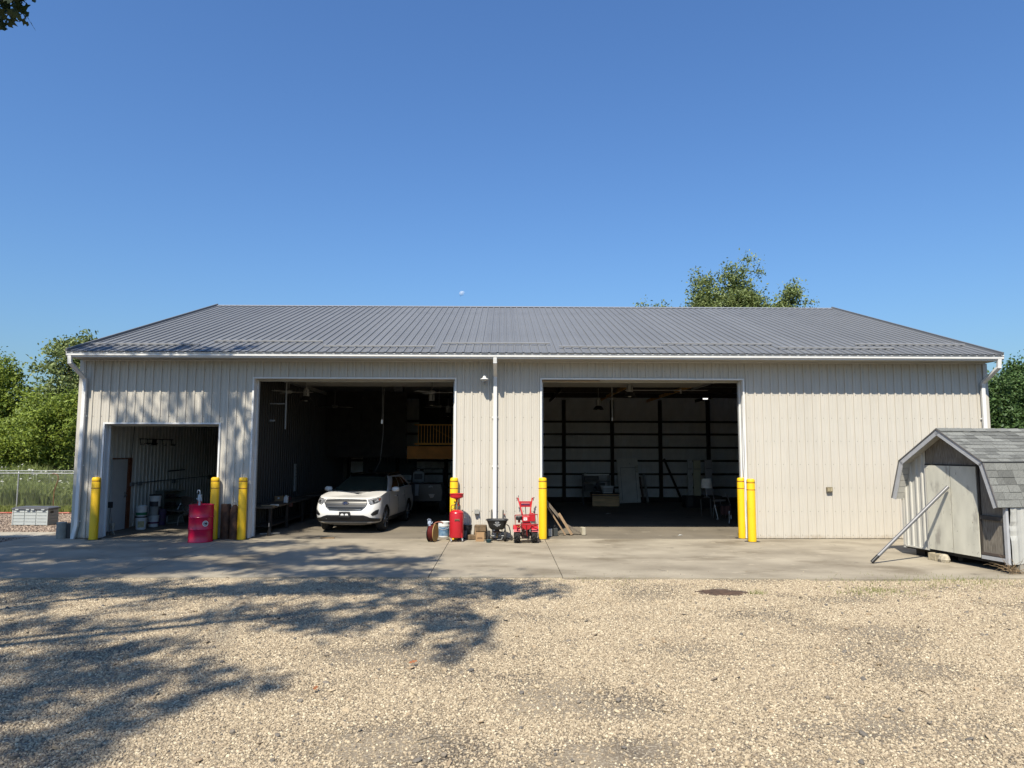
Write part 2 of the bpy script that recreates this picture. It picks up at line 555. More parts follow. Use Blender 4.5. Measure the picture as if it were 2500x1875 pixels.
def gravel_mat(name, stops):
    m = bpy.data.materials.new(name); m.use_nodes = True
    nt = m.node_tree; N = nt.nodes; b = N['Principled BSDF']
    b.inputs['Roughness'].default_value = 0.9; b.inputs['Specular IOR Level'].default_value = 0.3
    oi = N.new('ShaderNodeObjectInfo')
    rp = N.new('ShaderNodeValToRGB'); cr = rp.color_ramp
    for i, (p_, c) in enumerate(stops):
        e = cr.elements[i] if i < 2 else cr.elements.new(p_)
        e.position = p_; e.color = (*c, 1)
    nt.links.new(oi.outputs['Random'], rp.inputs['Fac'])
    nz = N.new('ShaderNodeTexNoise'); nz.inputs['Scale'].default_value = 3
    mx = N.new('ShaderNodeMix'); mx.data_type = 'RGBA'; mx.blend_type = 'MULTIPLY'; mx.inputs['Factor'].default_value = .35
    nt.links.new(rp.outputs['Color'], mx.inputs['A']); nt.links.new(nz.outputs['Fac'], mx.inputs['B'])
    nt.links.new(mx.outputs['Result'], b.inputs['Base Color'])
    return m
GRAVM = gravel_mat('limestone_gravel', [(0.0, (0.095, 0.090, 0.086)), (1.0, (0.64, 0.555, 0.40)), (0.05, (0.26, 0.205, 0.142)), (0.45, (0.375, 0.302, 0.207)), (0.85, (0.47, 0.388, 0.268))])
GRAVP = gravel_mat('pinkish_gravel', [(0.0, (0.09, 0.07, 0.06)), (1.0, (0.42, 0.34, 0.27)), (0.5, (0.24, 0.18, 0.14))])
BARE = [(0.92, -13.19, 0.6, 0.29, 0.8), (1.31, -13.11, 0.23, 0.19, 0.9), (2.93, -12.84, 0.47, 0.26, 0.7), (2.67, -12.66, 0.14, 0.16, 0.95), (2.14, -12.96, 0.13, 0.12, 0.8), (5.14, -9.25, 0.11, 0.18, 1), (3.82, -13.25, 0.41, 0.3, 0.5), (5.34, -11.6, 0.16, 0.38, 0.5), (2.54, -9.02, 0.28, 0.18, 0.6), (3.41, -8.73, 0.34, 0.22, 0.6), (3.39, -10.27, 0.29, 0.16, 0.6), (2.26, -13.42, 0.18, 0.14, 0.7), (4.69, -7.24, 0.26, 0.26, 0.7), (6.71, -7.4, 0.39, 0.25, 0.6), (1.1, -12.46, 0.18, 0.12, 0.7), (3.85, -6.91, 0.34, 0.41, 1), (0.39, -8.52, 0.23, 0.2, 0.4), (4.0, -11.33, 0.51, 0.13, 0.35), (4.43, -12.17, 0.34, 0.15, 0.4), (-3.1, -13.37, 0.48, 0.14, 0.5), (-2.48, -13.27, 0.37, 0.17, 0.4), (-1.89, -13.2, 0.19, 0.15, 0.5), (-0.67, -13.39, 0.46, 0.14, 0.5), (-3.04, -10.71, 0.54, 0.19, 0.4), (-1.56, -10.39, 0.76, 0.17, 0.35), (-3.85, -11.15, 0.34, 0.17, 0.4), (-0.47, -12.14, 0.34, 0.13, 0.4)]
scatter('gravel', [(-6.6, -15.9), (6.6, -15.9), (10.5, -10.2), (14.5, -7.4), (14.5, -5.62), (7, -5.93), (-.5, -5.70), (-7, -5.74), (-14.5, -5.9), (-14.5, -7.4), (-10.5, -10.2)], -0.021,
        stone_meshes('gravel_stones', GRAVM, 8, 3), 5800, 0.008, 0.029, 4, bare=BARE, floor=.22, lo=-.42, hi=.06)
GRAVB = gravel_mat('larger_stone', [(0.0, (0.12, 0.11, 0.10)), (1.0, (0.50, 0.41, 0.28)), (0.25, (0.19, 0.165, 0.135)), (0.5, (0.32, 0.24, 0.155))])
big = stone_meshes('big_stones', GRAVB, 6, 19)
scatter('larger_stones', [(-5.6, -15.4), (5.6, -15.4), (8.6, -10.2), (12, -6.3), (-12, -6.3), (-8.6, -10.2)], -0.014, big, 9, 0.035, 0.075, 9, cell=.5, floor=.5)
scatter('spilled_gravel', [(-12, -5.62), (13, -5.52), (13, -5.05), (-12, -5.05)], 0.003, bpy.data.collections['gravel_stones'], 26, 0.008, 0.024, 12, cell=.2, floor=.1, lo=-.1, hi=.4)
scatter('gravel_by_path', [(-24, -1.5), (-12.5, -3.0), (-12.45, 0.4), (-24, 0.4)], -0.018, stone_meshes('yard_stones', GRAVP, 5, 8), 420, 0.025, 0.065, 5, cell=.4, floor=.8)
scatter('gravel_by_fence', [(-24, 1.6), (-11.5, 1.6), (-11.5, 6.9), (-24, 7.5)], -0.018, bpy.data.collections['yard_stones'], 330, 0.03, 0.075, 6, cell=.4, floor=.8)

# ------------------------------------------------------------------ the barn
PITCH_RIB = 0.2243
def rib_profile(w, phase=0.0, rib=0.027, minor=0.006, p=PITCH_RIB):
    pts = [(-.029, 0), (-.021, rib), (.021, rib), (.029, 0), (p * .33 - .014, 0), (p * .33, minor), (p * .33 + .014, 0), (p * .67 - .014, 0), (p * .67, minor), (p * .67 + .014, 0)]
    full = []
    k0 = int(-phase / p) - 2
    for k in range(k0, k0 + int(w / p) + 5):
        full += [(phase + k * p + x, h) for x, h in pts]
    out = [(x, h) for x, h in full if 0 < x < w]
    def at(x):
        for (a, ha), (b_, hb) in zip(full, full[1:]):
            if a <= x <= b_:
                return ha + (hb - ha) * (x - a) / (b_ - a)
        return 0
    return [(0, at(0))] + out + [(w, at(w))]

PM = {}
def panel_mesh(w, h, m, phase=PITCH_RIB / 2, rib=0.027, minor=0.006):
    key = (round(w, 3), round(h, 3), m.name, round(phase % PITCH_RIB, 3), rib)
    if key not in PM:
        pr = rib_profile(w, phase, rib, minor)
        b = MB()
        vs = [(x, -d, 0) for x, d in pr] + [(x, -d, h) for x, d in pr]
        n = len(pr)
        b.add(vs, [(k, k + 1, k + 1 + n, k + n) for k in range(n - 1)])
        me = b.mesh('panel', m)
        # keep the outward side at -y
        if me.polygons and me.polygons[0].normal.y > 0:
            me.flip_normals()
        PM[key] = me
    return PM[key]

XL, XR, WT = -11.19, 13.19, 4.70
YB = 13.6
barn = thing('pole_barn', 'long beige ribbed metal barn with grey metal roof and three open door bays', 'barn')
PW = PITCH_RIB * 4
OPEN = [(-10.494, -7.438, 3.012), (-6.588, -1.191, 4.236), (1.097, 6.558, 4.236)]   # x0, x1, head height

def panel_run(x0, x1, z0, z1, m, parent, name, y=0.0, rz=0.0, org=(0, 0), gap=0.0, rib=0.027):
    """ribbed sheets of four ribs each from x0 to x1 along a wall whose local x axis starts at org and points along rz"""
    k0 = math.floor((x0 - XL) / PW); x = x0
    while x < x1 - 1e-4:
        nx = min(x1, XL + (k0 + 1) * PW); k0 += 1
        if nx - x < .01:
            x = nx; continue
        me = panel_mesh(nx - x - gap, z1 - z0, m, phase=(PITCH_RIB / 2 - ((x - XL) % PITCH_RIB)), rib=rib)
        lx = x
        o = put(name, me, parent)
        o.location = (org[0] + math.cos(rz) * lx - math.sin(rz) * y, org[1] + math.sin(rz) * lx + math.cos(rz) * y, z0)
        o.rotation_euler = (0, 0, rz)
        x = nx

cuts = [XL] + [v for a, c, h in OPEN for v in (a, c)] + [XR]
for i in range(0, len(cuts), 2):
    panel_run(cuts[i], cuts[i + 1], 0.015, WT, WALLM, barn, 'siding_panel')
for a, c, h in OPEN:
    panel_run(a, c, h, WT, WALLM, barn, 'siding_panel')
# screw rows in the front sheets
b = MB()
nr = int((XR - XL) / PITCH_RIB)
for k in range(nr):
    x = XL + PITCH_RIB * (k + .5) + .045
    if x > XR - .05: break
    for z in (.10, .72, 1.34, 1.96, 2.58, 3.2, 3.82, 4.45):
        if any(a - .05 < x < c + .05 and z < h + .05 for a, c, h in OPEN): continue
        b.add([(x - .008, -.006, z - .008), (x + .008, -.006, z - .008), (x + .008, -.006, z + .008), (x - .008, -.006, z + .008), (x, -.012, z)], [(0, 1, 4), (1, 2, 4), (2, 3, 4), (3, 0, 4)])
tag(b.build('wall_screws', mat('weathered_screw_heads', (.30, .28, .24), .5), barn), kind='stuff')
# side and back walls (outer skin)
def side_wall(x, rz, flip):
    k = 0
    y = 0.0
    while y < YB - .01:
        ny = min(YB, y + PW)
        zt = min(4.833 + .33226 * (max(y, 0) + .66), 7.957 - (max(ny, 8.742) - 8.742) * .57) - 0.05
        me = panel_mesh(ny - y - .002, zt - .015, WALLM)
        o = put('siding_panel', me, barn)
        o.rotation_euler = (0, 0, rz)
        o.location = (x, ny if not flip else y, .015)
        y = ny
side_wall(XL, R(-90), False)
side_wall(XR, R(90), True)
panel_run(XL, XR, 0.0, 5.14, WALLM, barn, 'siding_panel', org=(XL + XR, YB), rz=R(180))
# corner trims
for x in (XL + .005, XR - .005):
    b = MB(); s = 1 if x < 0 else -1
    b.box((x + s * .04, -.030, 2.36), (.11, .012, 4.66)); b.box((x - s * .02, .05, 2.36), (.012, .16, 4.66))
    b.build('corner_trim', WALLM, barn)
# roof
S = math.atan(.33226); RL = math.hypot(8.742 + .66 + .06, (8.742 + .66 + .06) * .33226)
x = XL + .02; first = True
while x < XR - .02 - 1e-4:
    nx = min(x + PW, XR - .02)
    me = panel_mesh(nx - x - .002, RL, ROOFM, rib=.029)
    o = put('roof_panel', me, barn)
    o.location = (x, -.72, 4.835 - .06 * .33226 + .012)
    o.rotation_euler = (-(math.pi / 2 - S), 0, 0)
    x = nx
b = MB(); b.add([(XL - .02, 8.742, 7.93), (XR + .02, 8.742, 7.93), (XR + .02, YB + .6, 4.85), (XL - .02, YB + .6, 4.85)], [(0, 1, 2, 3)])
b.build('back_roof_slope', ROOFM, barn)
b = MB()
b.add([(XL - .022, 8.52, 7.925), (XR + .022, 8.52, 7.925), (XR + .022, 8.742, 8.005), (XL - .022, 8.742, 8.005), (XR + .022, 8.97, 7.88), (XL - .022, 8.97, 7.88)], [(0, 1, 2, 3), (3, 2, 4, 5)])
b.build('ridge_cap', mat('ridge_grey', (0.36, 0.37, 0.39), .45, var=.05), barn)
for x in (XL + .005, XR - .005):            # rake trims up the gable edges
    b = MB(); b.beam((x, -.70, 4.835), (x, 8.75, 4.835 + 9.45 * .33226), .05, .15); b.build('rake_trim', ROOFM, barn)
    b = MB(); b.beam((x - .004 * (1 if x > 0 else -1), -.66, 4.745), (x, 8.75, 4.745 + 9.41 * .33226), .03, .10); b.build('rake_board', WHITE, barn)
b = MB(); b.add([(XL, -.60, 4.80), (XR, -.60, 4.80), (XR, 8.742, 4.80 + 9.342 * .33226), (XL, 8.742, 4.80 + 9.342 * .33226)], [(0, 1, 2, 3)]); b.build('roof_backing', mat('black_light_block', (.03, .03, .03), .9), barn)  # black sheet added to stop sun leaking between the roof panels
# snow guards lie across the ribs
for x0, x1, yy in ((-11.05, -8.12, .13), (-7.95, -4.93, .65), (-4.74, -1.75, -.05), (-1.6, 1.37, .45), (1.59, 4.39, -.03), (4.45, 7.56, .5), (7.52, 10.68, -.04), (9.9, 13.0, .53)):
    z = 4.835 + .33226 * (yy + .66)
    b = MB(); b.beam((x0, yy - .012, z + .066), (x1, yy - .012, z + .066), .06, .034, (0, -.315, .95))
    b.build('snow_guard', mat('snow_guard_grey', (0.42, 0.42, 0.42), .4, var=.05), barn)
b = MB(); b.box(((XL + XR) / 2, -.700, 4.841), (XR - XL, .012, .014)); b.build('eave_shade_strip', BLK, barn)  # black strip standing in for the shade under the roof edge
# gutter, fascia, soffit
prof = [(-.60, 4.825), (-.60, 4.70), (-.655, 4.70), (-.658, 4.728), (-.674, 4.732), (-.690, 4.742), (-.692, 4.778), (-.676, 4.786), (-.678, 4.802), (-.70, 4.806), (-.70, 4.833), (-.685, 4.833), (-.66, 4.74), (-.615, 4.715), (-.615, 4.825)]
b = MB(); n = len(prof)
gx0, gx1 = XL - .0, XR + .0
b.add([(gx0 - .01, y, z) for y, z in prof] + [(gx1 + .03, y, z) for y, z in prof], [(k, k + 1, k + 1 + n, k + n) for k in range(n - 1)] + [(k, k + n, k + 1 + n, k + 1) for k in ()])
b.add([(gx0 - .012, -.60, 4.825), (gx0 - .012, -.60, 4.70), (gx0 - .012, -.655, 4.70), (gx0 - .012, -.69, 4.745), (gx0 - .012, -.70, 4.833)], [(0, 1, 2, 3, 4)])
b.add([(gx1 + .032, -.60, 4.825), (gx1 + .032, -.60, 4.70), (gx1 + .032, -.655, 4.70), (gx1 + .032, -.69, 4.745), (gx1 + .032, -.70, 4.833)], [(0, 1, 2, 3, 4)])
b.build('gutter', WHITE, barn)
b = MB(); b.box(((XL + XR) / 2, -.58, 4.775), (XR - XL, .035, .15)); b.build('fascia', WHITE, barn)
SOFM = mat('off_white_soffit', (0.60, 0.57, 0.50), .6, var=.06)
sx = XL
while sx < XR - .01:
    nx = min(sx + .408, XR)
    b = MB(); b.box(((sx + nx) / 2, -.285, 4.706), (nx - sx - .006, .55, .01)); b.build('soffit_panel', SOFM, barn)
    sx = nx
b = MB(); b.box(((XL + XR) / 2, -.034, 4.688), (XR - XL - .1, .016, .022)); b.build('soffit_trim', WHITE, barn)
# door frames: thin white face flange and deep returns
for i, (a, c, h) in enumerate(OPEN):
    b = MB()
    b.box((a + .0, -.029, h / 2 + .01), (.045, .014, h)); b.box((c - .0, -.029, h / 2 + .01), (.045, .014, h)); b.box(((a + c) / 2, -.0285, h + .0), (c - a + .043, .0145, .042))
    b.build('door_frame', WHITE, barn)
    b = MB()
    for x, s in ((a, 1), (c, -1)):
        b.box((x + s * .012, .10, h / 2), (.014, .235, h - .02)); b.box((x + s * .035, .225, h / 2), (.045, .04, h - .06)); b.box((x + s * .02, .04, h / 2), (.02, .018, h - .04))
    b.build('jamb', WHITE, barn)
    b = MB(); b.box(((a + c) / 2, .12, h - .012), (c - a - .02, .27, .014)); b.box(((a + c) / 2, .235, h - .045), (c - a - .05, .03, .055))
    b.build('head_trim', SOFM, barn)
# bent weather strip hanging loose at the right jamb of the right-hand bay
b = MB()
pts = [(6.520 - .03 * math.exp(-((z - .55) / .28) ** 2) + .025 * math.sin(z * 2.1), -.045, z) for z in np.linspace(.02, 3.9, 30)]
b.tube(pts, .017, 6); b.build('loose_trim_strip', WHITE, barn)
b = MB(); b.box((1.9, .17, 4.195), (1.62, .10, .02)); b.build('loose_header_strip', mat('tan_header_strip', (.55, .42, .29), .6), barn)
# downspouts
def downspout(kind, pts, w=.10):
    b = MB()
    for p0, p1 in zip(pts, pts[1:]):
        p0, p1 = Vector(p0), Vector(p1); d = (p1 - p0).normalized()
        b.beam(p0 - d * .03, p1 + d * .03, w, w * .82, (0, -1, .02))
    o = b.build('downspout', WHITE, barn, bev=.014)
    for z in (.45, 1.9, 3.2):
        k = MB(); k.box((pts[-2][0] if len(pts) > 3 else pts[-1][0], pts[-2][1] + .045, z), (w + .07, .012, .03)); k.build('strap', WHITE, o)
downspout('mid', [(-.13, -.64, 4.70), (-.13, -.62, 4.60), (-.13, -.09, 4.30), (-.13, -.09, .06)])
downspout('left', [(-11.12, -.64, 4.71), (-11.12, -.62, 4.55), (-11.02, -.12, 4.20), (-11.02, -.09, 4.1), (-11.03, -.09, .35), (-11.10, -.10, .02)])
downspout('right', [(13.12, -.64, 4.71), (13.12, -.62, 4.52), (13.02, -.12, 4.16), (13.02, -.09, 4.05), (13.02, -.09, .05)])

# ---------------------------------------------------------------- inside of the barn
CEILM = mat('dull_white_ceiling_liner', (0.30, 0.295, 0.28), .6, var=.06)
DARKIN = mat('shade_black_boarding', (0.055, 0.048, 0.042), .85, var=.3, scale=3)  # near-black colour standing in for the gloom high in the bay
# small bay: left gable liner with a walk door, ceiling
panel_run(0.25, 12.5, .02, 3.4, INM, barn, 'liner_panel', org=(-11.06, .0), rz=R(90), rib=.03)
panel_run(-10.98, -7.15, .02, 3.4, INM, barn, 'liner_panel', org=(0, 12.6), rib=.03)
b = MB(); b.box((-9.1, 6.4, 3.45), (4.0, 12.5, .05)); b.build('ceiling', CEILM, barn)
b = MB(); b.box((-7.07, 6.8, 2.35), (.08, 13.4, 4.6)); b.build('partition_wall', INM, barn)
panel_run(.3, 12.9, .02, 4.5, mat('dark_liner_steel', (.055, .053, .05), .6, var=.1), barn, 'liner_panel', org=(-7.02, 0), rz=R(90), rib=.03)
b = MB(); b.box((-.1, 6.8, 2.35), (.08, 13.4, 4.6)); b.build('partition_wall', INM, barn)
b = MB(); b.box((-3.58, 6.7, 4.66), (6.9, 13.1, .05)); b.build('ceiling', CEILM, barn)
# back wall of both big bays, seen between posts and girts
BACKM = mat('inside_of_siding', (0.66, 0.66, 0.66), .6, k=.95, var=.08, scale=2)
for xx0, xx1 in ((-6.95, -.2), (0.0, 12.9)):
    panel_run(xx0, xx1, .12, 5.1, BACKM, barn, 'back_panel', org=(0, 13.40), rib=.024)
for px_ in (-6.85, -4.66, -2.47, -.3, .25, 2.85, 5.04, 7.23, 9.42, 11.6):
    b = MB(); b.box((px_, 13.24, 2.3), (.15, .14, 4.6)); b.build('post', DKWOOD, barn)
for z in (.10, .65, 1.25, 1.85, 2.45, 3.05, 3.62):
    for xx0, xx1 in ((-6.95, -.2), (0.0, 12.9)):
        b = MB(); b.box(((xx0 + xx1) / 2, 13.345, z), (xx1 - xx0, .07, .085 if z > .2 else .24)); b.build('girt', DKWOOD, barn)
b = MB(); b.beam((7.35, 13.1, 1.95), (8.05, 12.7, .05), .05, .09); b.build('wall_brace', DKWOOD, barn)
for yy in (2.6, 5.2, 7.8, 10.4):            # roof timbers over the right-hand bay
    b = MB(); b.box((6.5, yy, 4.60), (12.9, .06, .20)); b.build('truss_chord', PINE if yy < 4 else DKWOOD, barn)
for xx in (2.2, 4.4, 6.6, 8.8, 11):
    b = MB(); b.beam((xx, .4, 4.55), (xx, 13, 4.55), .05, .12); b.build('stringer', PINE if xx in (4.4, 6.6) else DKWOOD, barn)
# open sectional doors lying under the ceiling
for (a, c, h), z in ((OPEN[1], 4.44), (OPEN[2], 4.44)):
    dn = MB(); dn.box(((a + c) / 2, .45, z + .08), (c - a - .1, .05, .16)); dr = dn.build('overhead_door', CEILM, barn)
    for k in range(7):
        b = MB(); b.box(((a + c) / 2, .78 + k * .58, z), (c - a - .16, .566, .045)); b.build('door_section', SOFM, dr)
    for x in (a + .06, c - .06):
        b = MB(); b.beam((x, .3, z - .05), (x, 5.0, z - .05), .03, .05); b.beam((x, .27, .02), (x, .27, z - .1), .03, .05); b.build('door_track', GALV, dr)
a, c, h = OPEN[0]
b = MB(); b.box(((a + c) / 2, 1.8, 3.22), (c - a - .1, 3.0, .05)); b.build('overhead_door', SOFM, barn)
# loft across the back of the middle bay
lf = MB(); lf.box((-1.93, 11.2, 2.36), (3.5, 4.1, .18)); lft = lf.build('loft_deck', PINE, barn)
b = MB(); b.box((-1.93, 9.08, 2.22), (3.5, .05, .50)); b.build('loft_beam', mat('orange_plywood', (.56, .22, .045), .7, var=.25, scale=2, k=1), lft)
b = MB(); b.box((-1.80, 9.12, 3.31), (3.2, .09, .045)); b.box((-1.80, 9.12, 2.56), (3.2, .05, .07)); b.build('loft_rail', PINE, lft)
for k in range(25):
    if k == 0:
        b = MB(); b.box((0, 0, 0), (.032, .032, .74)); bal = b.mesh('baluster', PINE)
    put('baluster', bal, lft, loc=(-3.25 + k * .119, 9.09, 2.93))
for k in range(7):
    b = MB(); b.box((-6.70 + k * .455, 9.3, 3.32), (.45, .03, 2.60)); b.build('shade_board', DARKIN, barn)  # boards added so the upper bay reads as unlit
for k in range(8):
    b = MB(); b.box((-3.45 + k * .455, 12.9, 3.55), (.45, .03, 2.15)); b.build('shade_board', DARKIN, barn)  # added likewise to darken the back behind the loft rail
b = MB(); b.beam((-2.75, 10.2, 3.2), (-1.5, 10.2, 2.5), .035, .045); b.build('stair_rail', mat('dull_rail_wood', (.30, .17, .06), .7), lft)
b = MB(); b.box((-.95, 9.1, 2.9), (.10, .10, 1.5)); b.box((-.95, 9.1, 1.0), (.14, .14, 2.0)); b.build('loft_post', PINE, lft)
# walk door in the left wall of the small bay
b = MB(); b.box((-11.045, 2.02, 1.02), (.03, 1.10, 2.10)); fr = b.build('door_jamb', mat('red_brown_timber', (.20, .07, .03), .6, k=1, var=.25, scale=5), barn)
b = MB(); b.box((-11.015, 1.84, 1.02), (.04, .80, 2.02)); dl = b.build('walk_door', mat('grey_white_door', (.60, .60, .58), .5, var=.04, k=.8), barn)
b = MB(); b.cyl((-10.99, 2.14, .98), (-10.93, 2.14, .98), .028); b.box((-10.985, 2.14, 1.0), (.012, .07, .16)); b.build('door_handle', STEEL, dl)

# ------------------------------------------------------------------ bollards
H_B = 1.60
bol = thing('bollard', 'yellow bollard left of the small door bay beside the white downspout', 'bollard', (-10.50, -.22, 0), 0, 'yellow bollards guarding the door jambs')
b = MB(); b.lathe([(.108, 0), (.108, 1.49), (.106, 1.50), (.106, 1.512), (.108, 1.52), (.106, 1.56), (.095, 1.588), (.06, 1.60), (0, 1.603)], 32); b.build('sleeve', YEL, bol, smooth=30)
for z in (1.318, 1.500):
    b = MB(); b.lathe([(.1075, z - .008), (.1100, z - .008), (.1100, z + .008), (.1075, z + .008)], 32); b.build('tape_band', REDBAND, bol, smooth=30)
b = MB(); b.lathe([(0, .004), (.19, .004), (.20, 0)], 24); b.build('footing', mat('dark_tar_footing', (.05, .045, .04), .9), bol)
for x, y, lb in ((-7.45, -.14, 'yellow bollard half hidden behind the red oil drum'),
                 (-6.70, -.20, 'yellow bollard between the rusty gas cylinders and the left jamb of the car bay'),
                 (-1.20, -.12, 'yellow bollard behind the red waste oil drain'),
                 (1.14, -.02, 'yellow bollard between the red walking tractor and the leaning planks'),
                 (6.49, .17, 'yellow bollard just inside the right bay, half hidden by the bent white jamb trim'),
                 (6.50, -.54, 'rightmost yellow bollard, standing in front of the long blank beige wall')):
    dup(bol, (x, y, 0), random.uniform(0, 6), lb)

# ------------------------------------------------------------------ red drum with hand pump
dm = thing('oil_drum', 'crimson steel oil drum with a white hand pump on its lid', 'drum', (-7.58, -.62, 0), R(-20))
CRIM = mat('crimson_drum_paint', (.58, .006, .05), .25, k=.85, var=.05, scale=3, spots=[((.22, .01, .03), 11, .68, .04)])
b = MB()
b.lathe([(0, .012), (.285, .012), (.298, 0), (.303, .012), (.293, .03), (.293, .30), (.298, .31), (.305, .322), (.298, .334), (.293, .345), (.293, .60), (.298, .61), (.305, .622), (.298, .634), (.293, .645), (.293, .905), (.303, .917), (.303, .93), (.292, .93), (.288, .912), (0, .912)], 48)
b.build('shell', CRIM, dm, smooth=40)
b = MB(); b.cyl((-.12, .05, .91), (-.12, .05, .97), .04); b.cyl((-.12, .05, .97), (-.12, .05, 1.0), .055); b.build('bung_cap', REDP, dm, smooth=40)
b = MB(); b.cyl((.02, -.1, .91), (.02, -.1, 1.03), .028); b.cyl((.02, -.1, 1.03), (.02, -.1, 1.16), .045); b.cyl((.02, -.1, 1.16), (.02, -.1, 1.185), .052)
b.tube([(.02, -.1, 1.18), (.02, -.1, 1.27), (-.01, -.1, 1.30), (-.05, -.1, 1.285), (-.065, -.1, 1.23)], .012); b.tube([(.02, -.1, 1.08), (-.08, -.1, 1.075)], .016); b.tube([(.02, -.1, 1.13), (.075, -.1, 1.10), (.085, -.1, 1.02)], .009)
b.build('hand_pump', mat('pale_pump_enamel', (.60, .66, .68), .4), dm, smooth=40)
b = MB(); M_ = Matrix.Rotation(R(20), 4, 'Z')
def onrim(b, ang, z, r0, r1, n=22, rad=.2965, teeth=0):
    """flat round print wrapped on the drum: ring between r0 and r1"""
    rows = []
    for rr in (r0, r1):
        row = []
        for k in range(n):
            g = 2 * math.pi * k / n
            q = rr + (teeth if (k % 2 and rr == r1) else 0)
            a = ang + q * math.cos(g) / rad
            row.append((rad * math.sin(a), -rad * math.cos(a), z + q * math.sin(g)))
        rows.append(row)
    b.grid(rows, close=True)
onrim(b, R(63), .47, .052, .068, 24, teeth=.010); b.build('gear_emblem', WHITE, dm)
b = MB(); rows = []
for rr in (.027, .040):
    row = []
    for k in range(13):
        g = R(45 + 270 * k / 12); a = R(63) + rr * math.cos(g) / .2967
        row.append((.2967 * math.sin(a), -.2967 * math.cos(a), .47 + rr * math.sin(g)))
    rows.append(row)
b.grid(rows); b.build('letter', WHITE, dm)
b = MB(); onrim(b, R(63), .47, 0.0, .0515, 22, rad=.2962); b.build('emblem_ground', mat('emblem_dark', (.05, .01, .015), .5), dm)
b = MB()
for z, w in ((.52, .05), (.47, .035), (.40, .03)):
    a0 = R(-34)
    b.add([(.2965 * math.sin(a0 - w), -.2965 * math.cos(a0 - w), z), (.2965 * math.sin(a0), -.2965 * math.cos(a0), z), (.2965 * math.sin(a0), -.2965 * math.cos(a0), z + .02), (.2965 * math.sin(a0 - w), -.2965 * math.cos(a0 - w), z + .02)], [(0, 1, 2, 3)])
b.build('side_lettering', WHITE, dm)

# ------------------------------------------------------------------ rusty cylinders
def cylinder(name, loc, lb, valve):
    t = thing(name, lb, 'gas cylinder', loc)
    b = MB()
    if valve:
        b.lathe([(0, .01), (.10, .01), (.118, .03), (.118, .70), (.112, .76), (.09, .82), (.05, .86), (.045, .885), (0, .885)], 24)
    else:
        b.lathe([(0, .01), (.11, .01), (.122, .025), (.122, .88), (.116, .905), (.10, .91), (.095, .895), (0, .895)], 24)
    b.build('cylinder_body', RUST, t, smooth=40)
    if valve:
        b = MB(); b.cyl((0, 0, .88), (0, 0, .95), .018); b.cyl((-.04, 0, .93), (.04, 0, .93), .012); b.cyl((0, 0, .95), (0, 0, .962), .035); b.build('valve', STEEL, t)
    b = MB(); b.lathe([(.119, .0), (.126, .0), (.126, .05), (.119, .05)], 24); b.build('foot_ring', RUST, t)
    return t
cylinder('steel_cylinder', (-7.17, -.08, 0), 'open topped rusty cylinder next to the red drum', False)
cylinder('gas_cylinder', (-6.92, -.12, 0), 'rusty gas cylinder with a valve, right of its open topped twin', True)

# ------------------------------------------------------------------ concrete stump, deck box
t = thing('concrete_stump', 'short concrete cylinder at the left corner of the barn', 'concrete post', (-11.46, .0, 0))
b = MB(); b.lathe([(0, .42), (.11, .42), (.12, .41), (.122, 0), (0, 0)], 24); b.build('core', CONC, t, smooth=40)
b = MB(); b.box((.15, .10, .19), (.13, .18, .38)); b.build('shadow_block', mat('dark_block', (.10, .09, .08), .9), t)  # dark box modelled for the shade at the stump's right side

t = thing('deck_box', 'pale grey plastic deck box with a dark lid on the gravel', 'storage box', (-14.98, 3.28, -.012), R(-3))
PBOX = mat('pale_grey_resin', (.58, .62, .61), .55, k=.56, var=.04)
PB2 = mat('grey_resin_end', (.40, .42, .42), .55, var=.04)
b = MB(); b.box((.56, .28, .245), (1.06, .50, .47)); b.build('box_core', PBOX, t)
for i in range(3):
    for k in range(5):
        b = MB(); b.box((.20 + i * .365, .022, .056 + k * .094), (.345, .022, .082)); b.build('front_panel', PBOX, t, bev=.006)
for k in range(5):
    b = MB(); b.box((1.10, .28, .056 + k * .094), (.02, .47, .082)); b.build('end_panel', PB2, t, bev=.006)
for x in (.012, 1.105):
    b = MB(); b.box((x, .014, .245), (.03, .03, .48)); b.build('corner_post', PBOX, t)
b = MB(); b.box((1.112, .20, .40), (.012, .13, .07)); b.build('handle', BLK, t)
b = MB(); b.box((.56, .27, .505), (1.16, .58, .05)); b.prism([(-.02, .53), (1.14, .53), (1.06, .56), (.06, .56)], .02, .52); b.build('lid', mat('dark_grey_resin_lid', (.13, .135, .15), .5), t, bev=.01)
for x in (.16, .50, .66, .98):
    b = MB(); b.box((x, -.03, .485), (.10, .02, .03)); b.build('latch', PBOX, t)

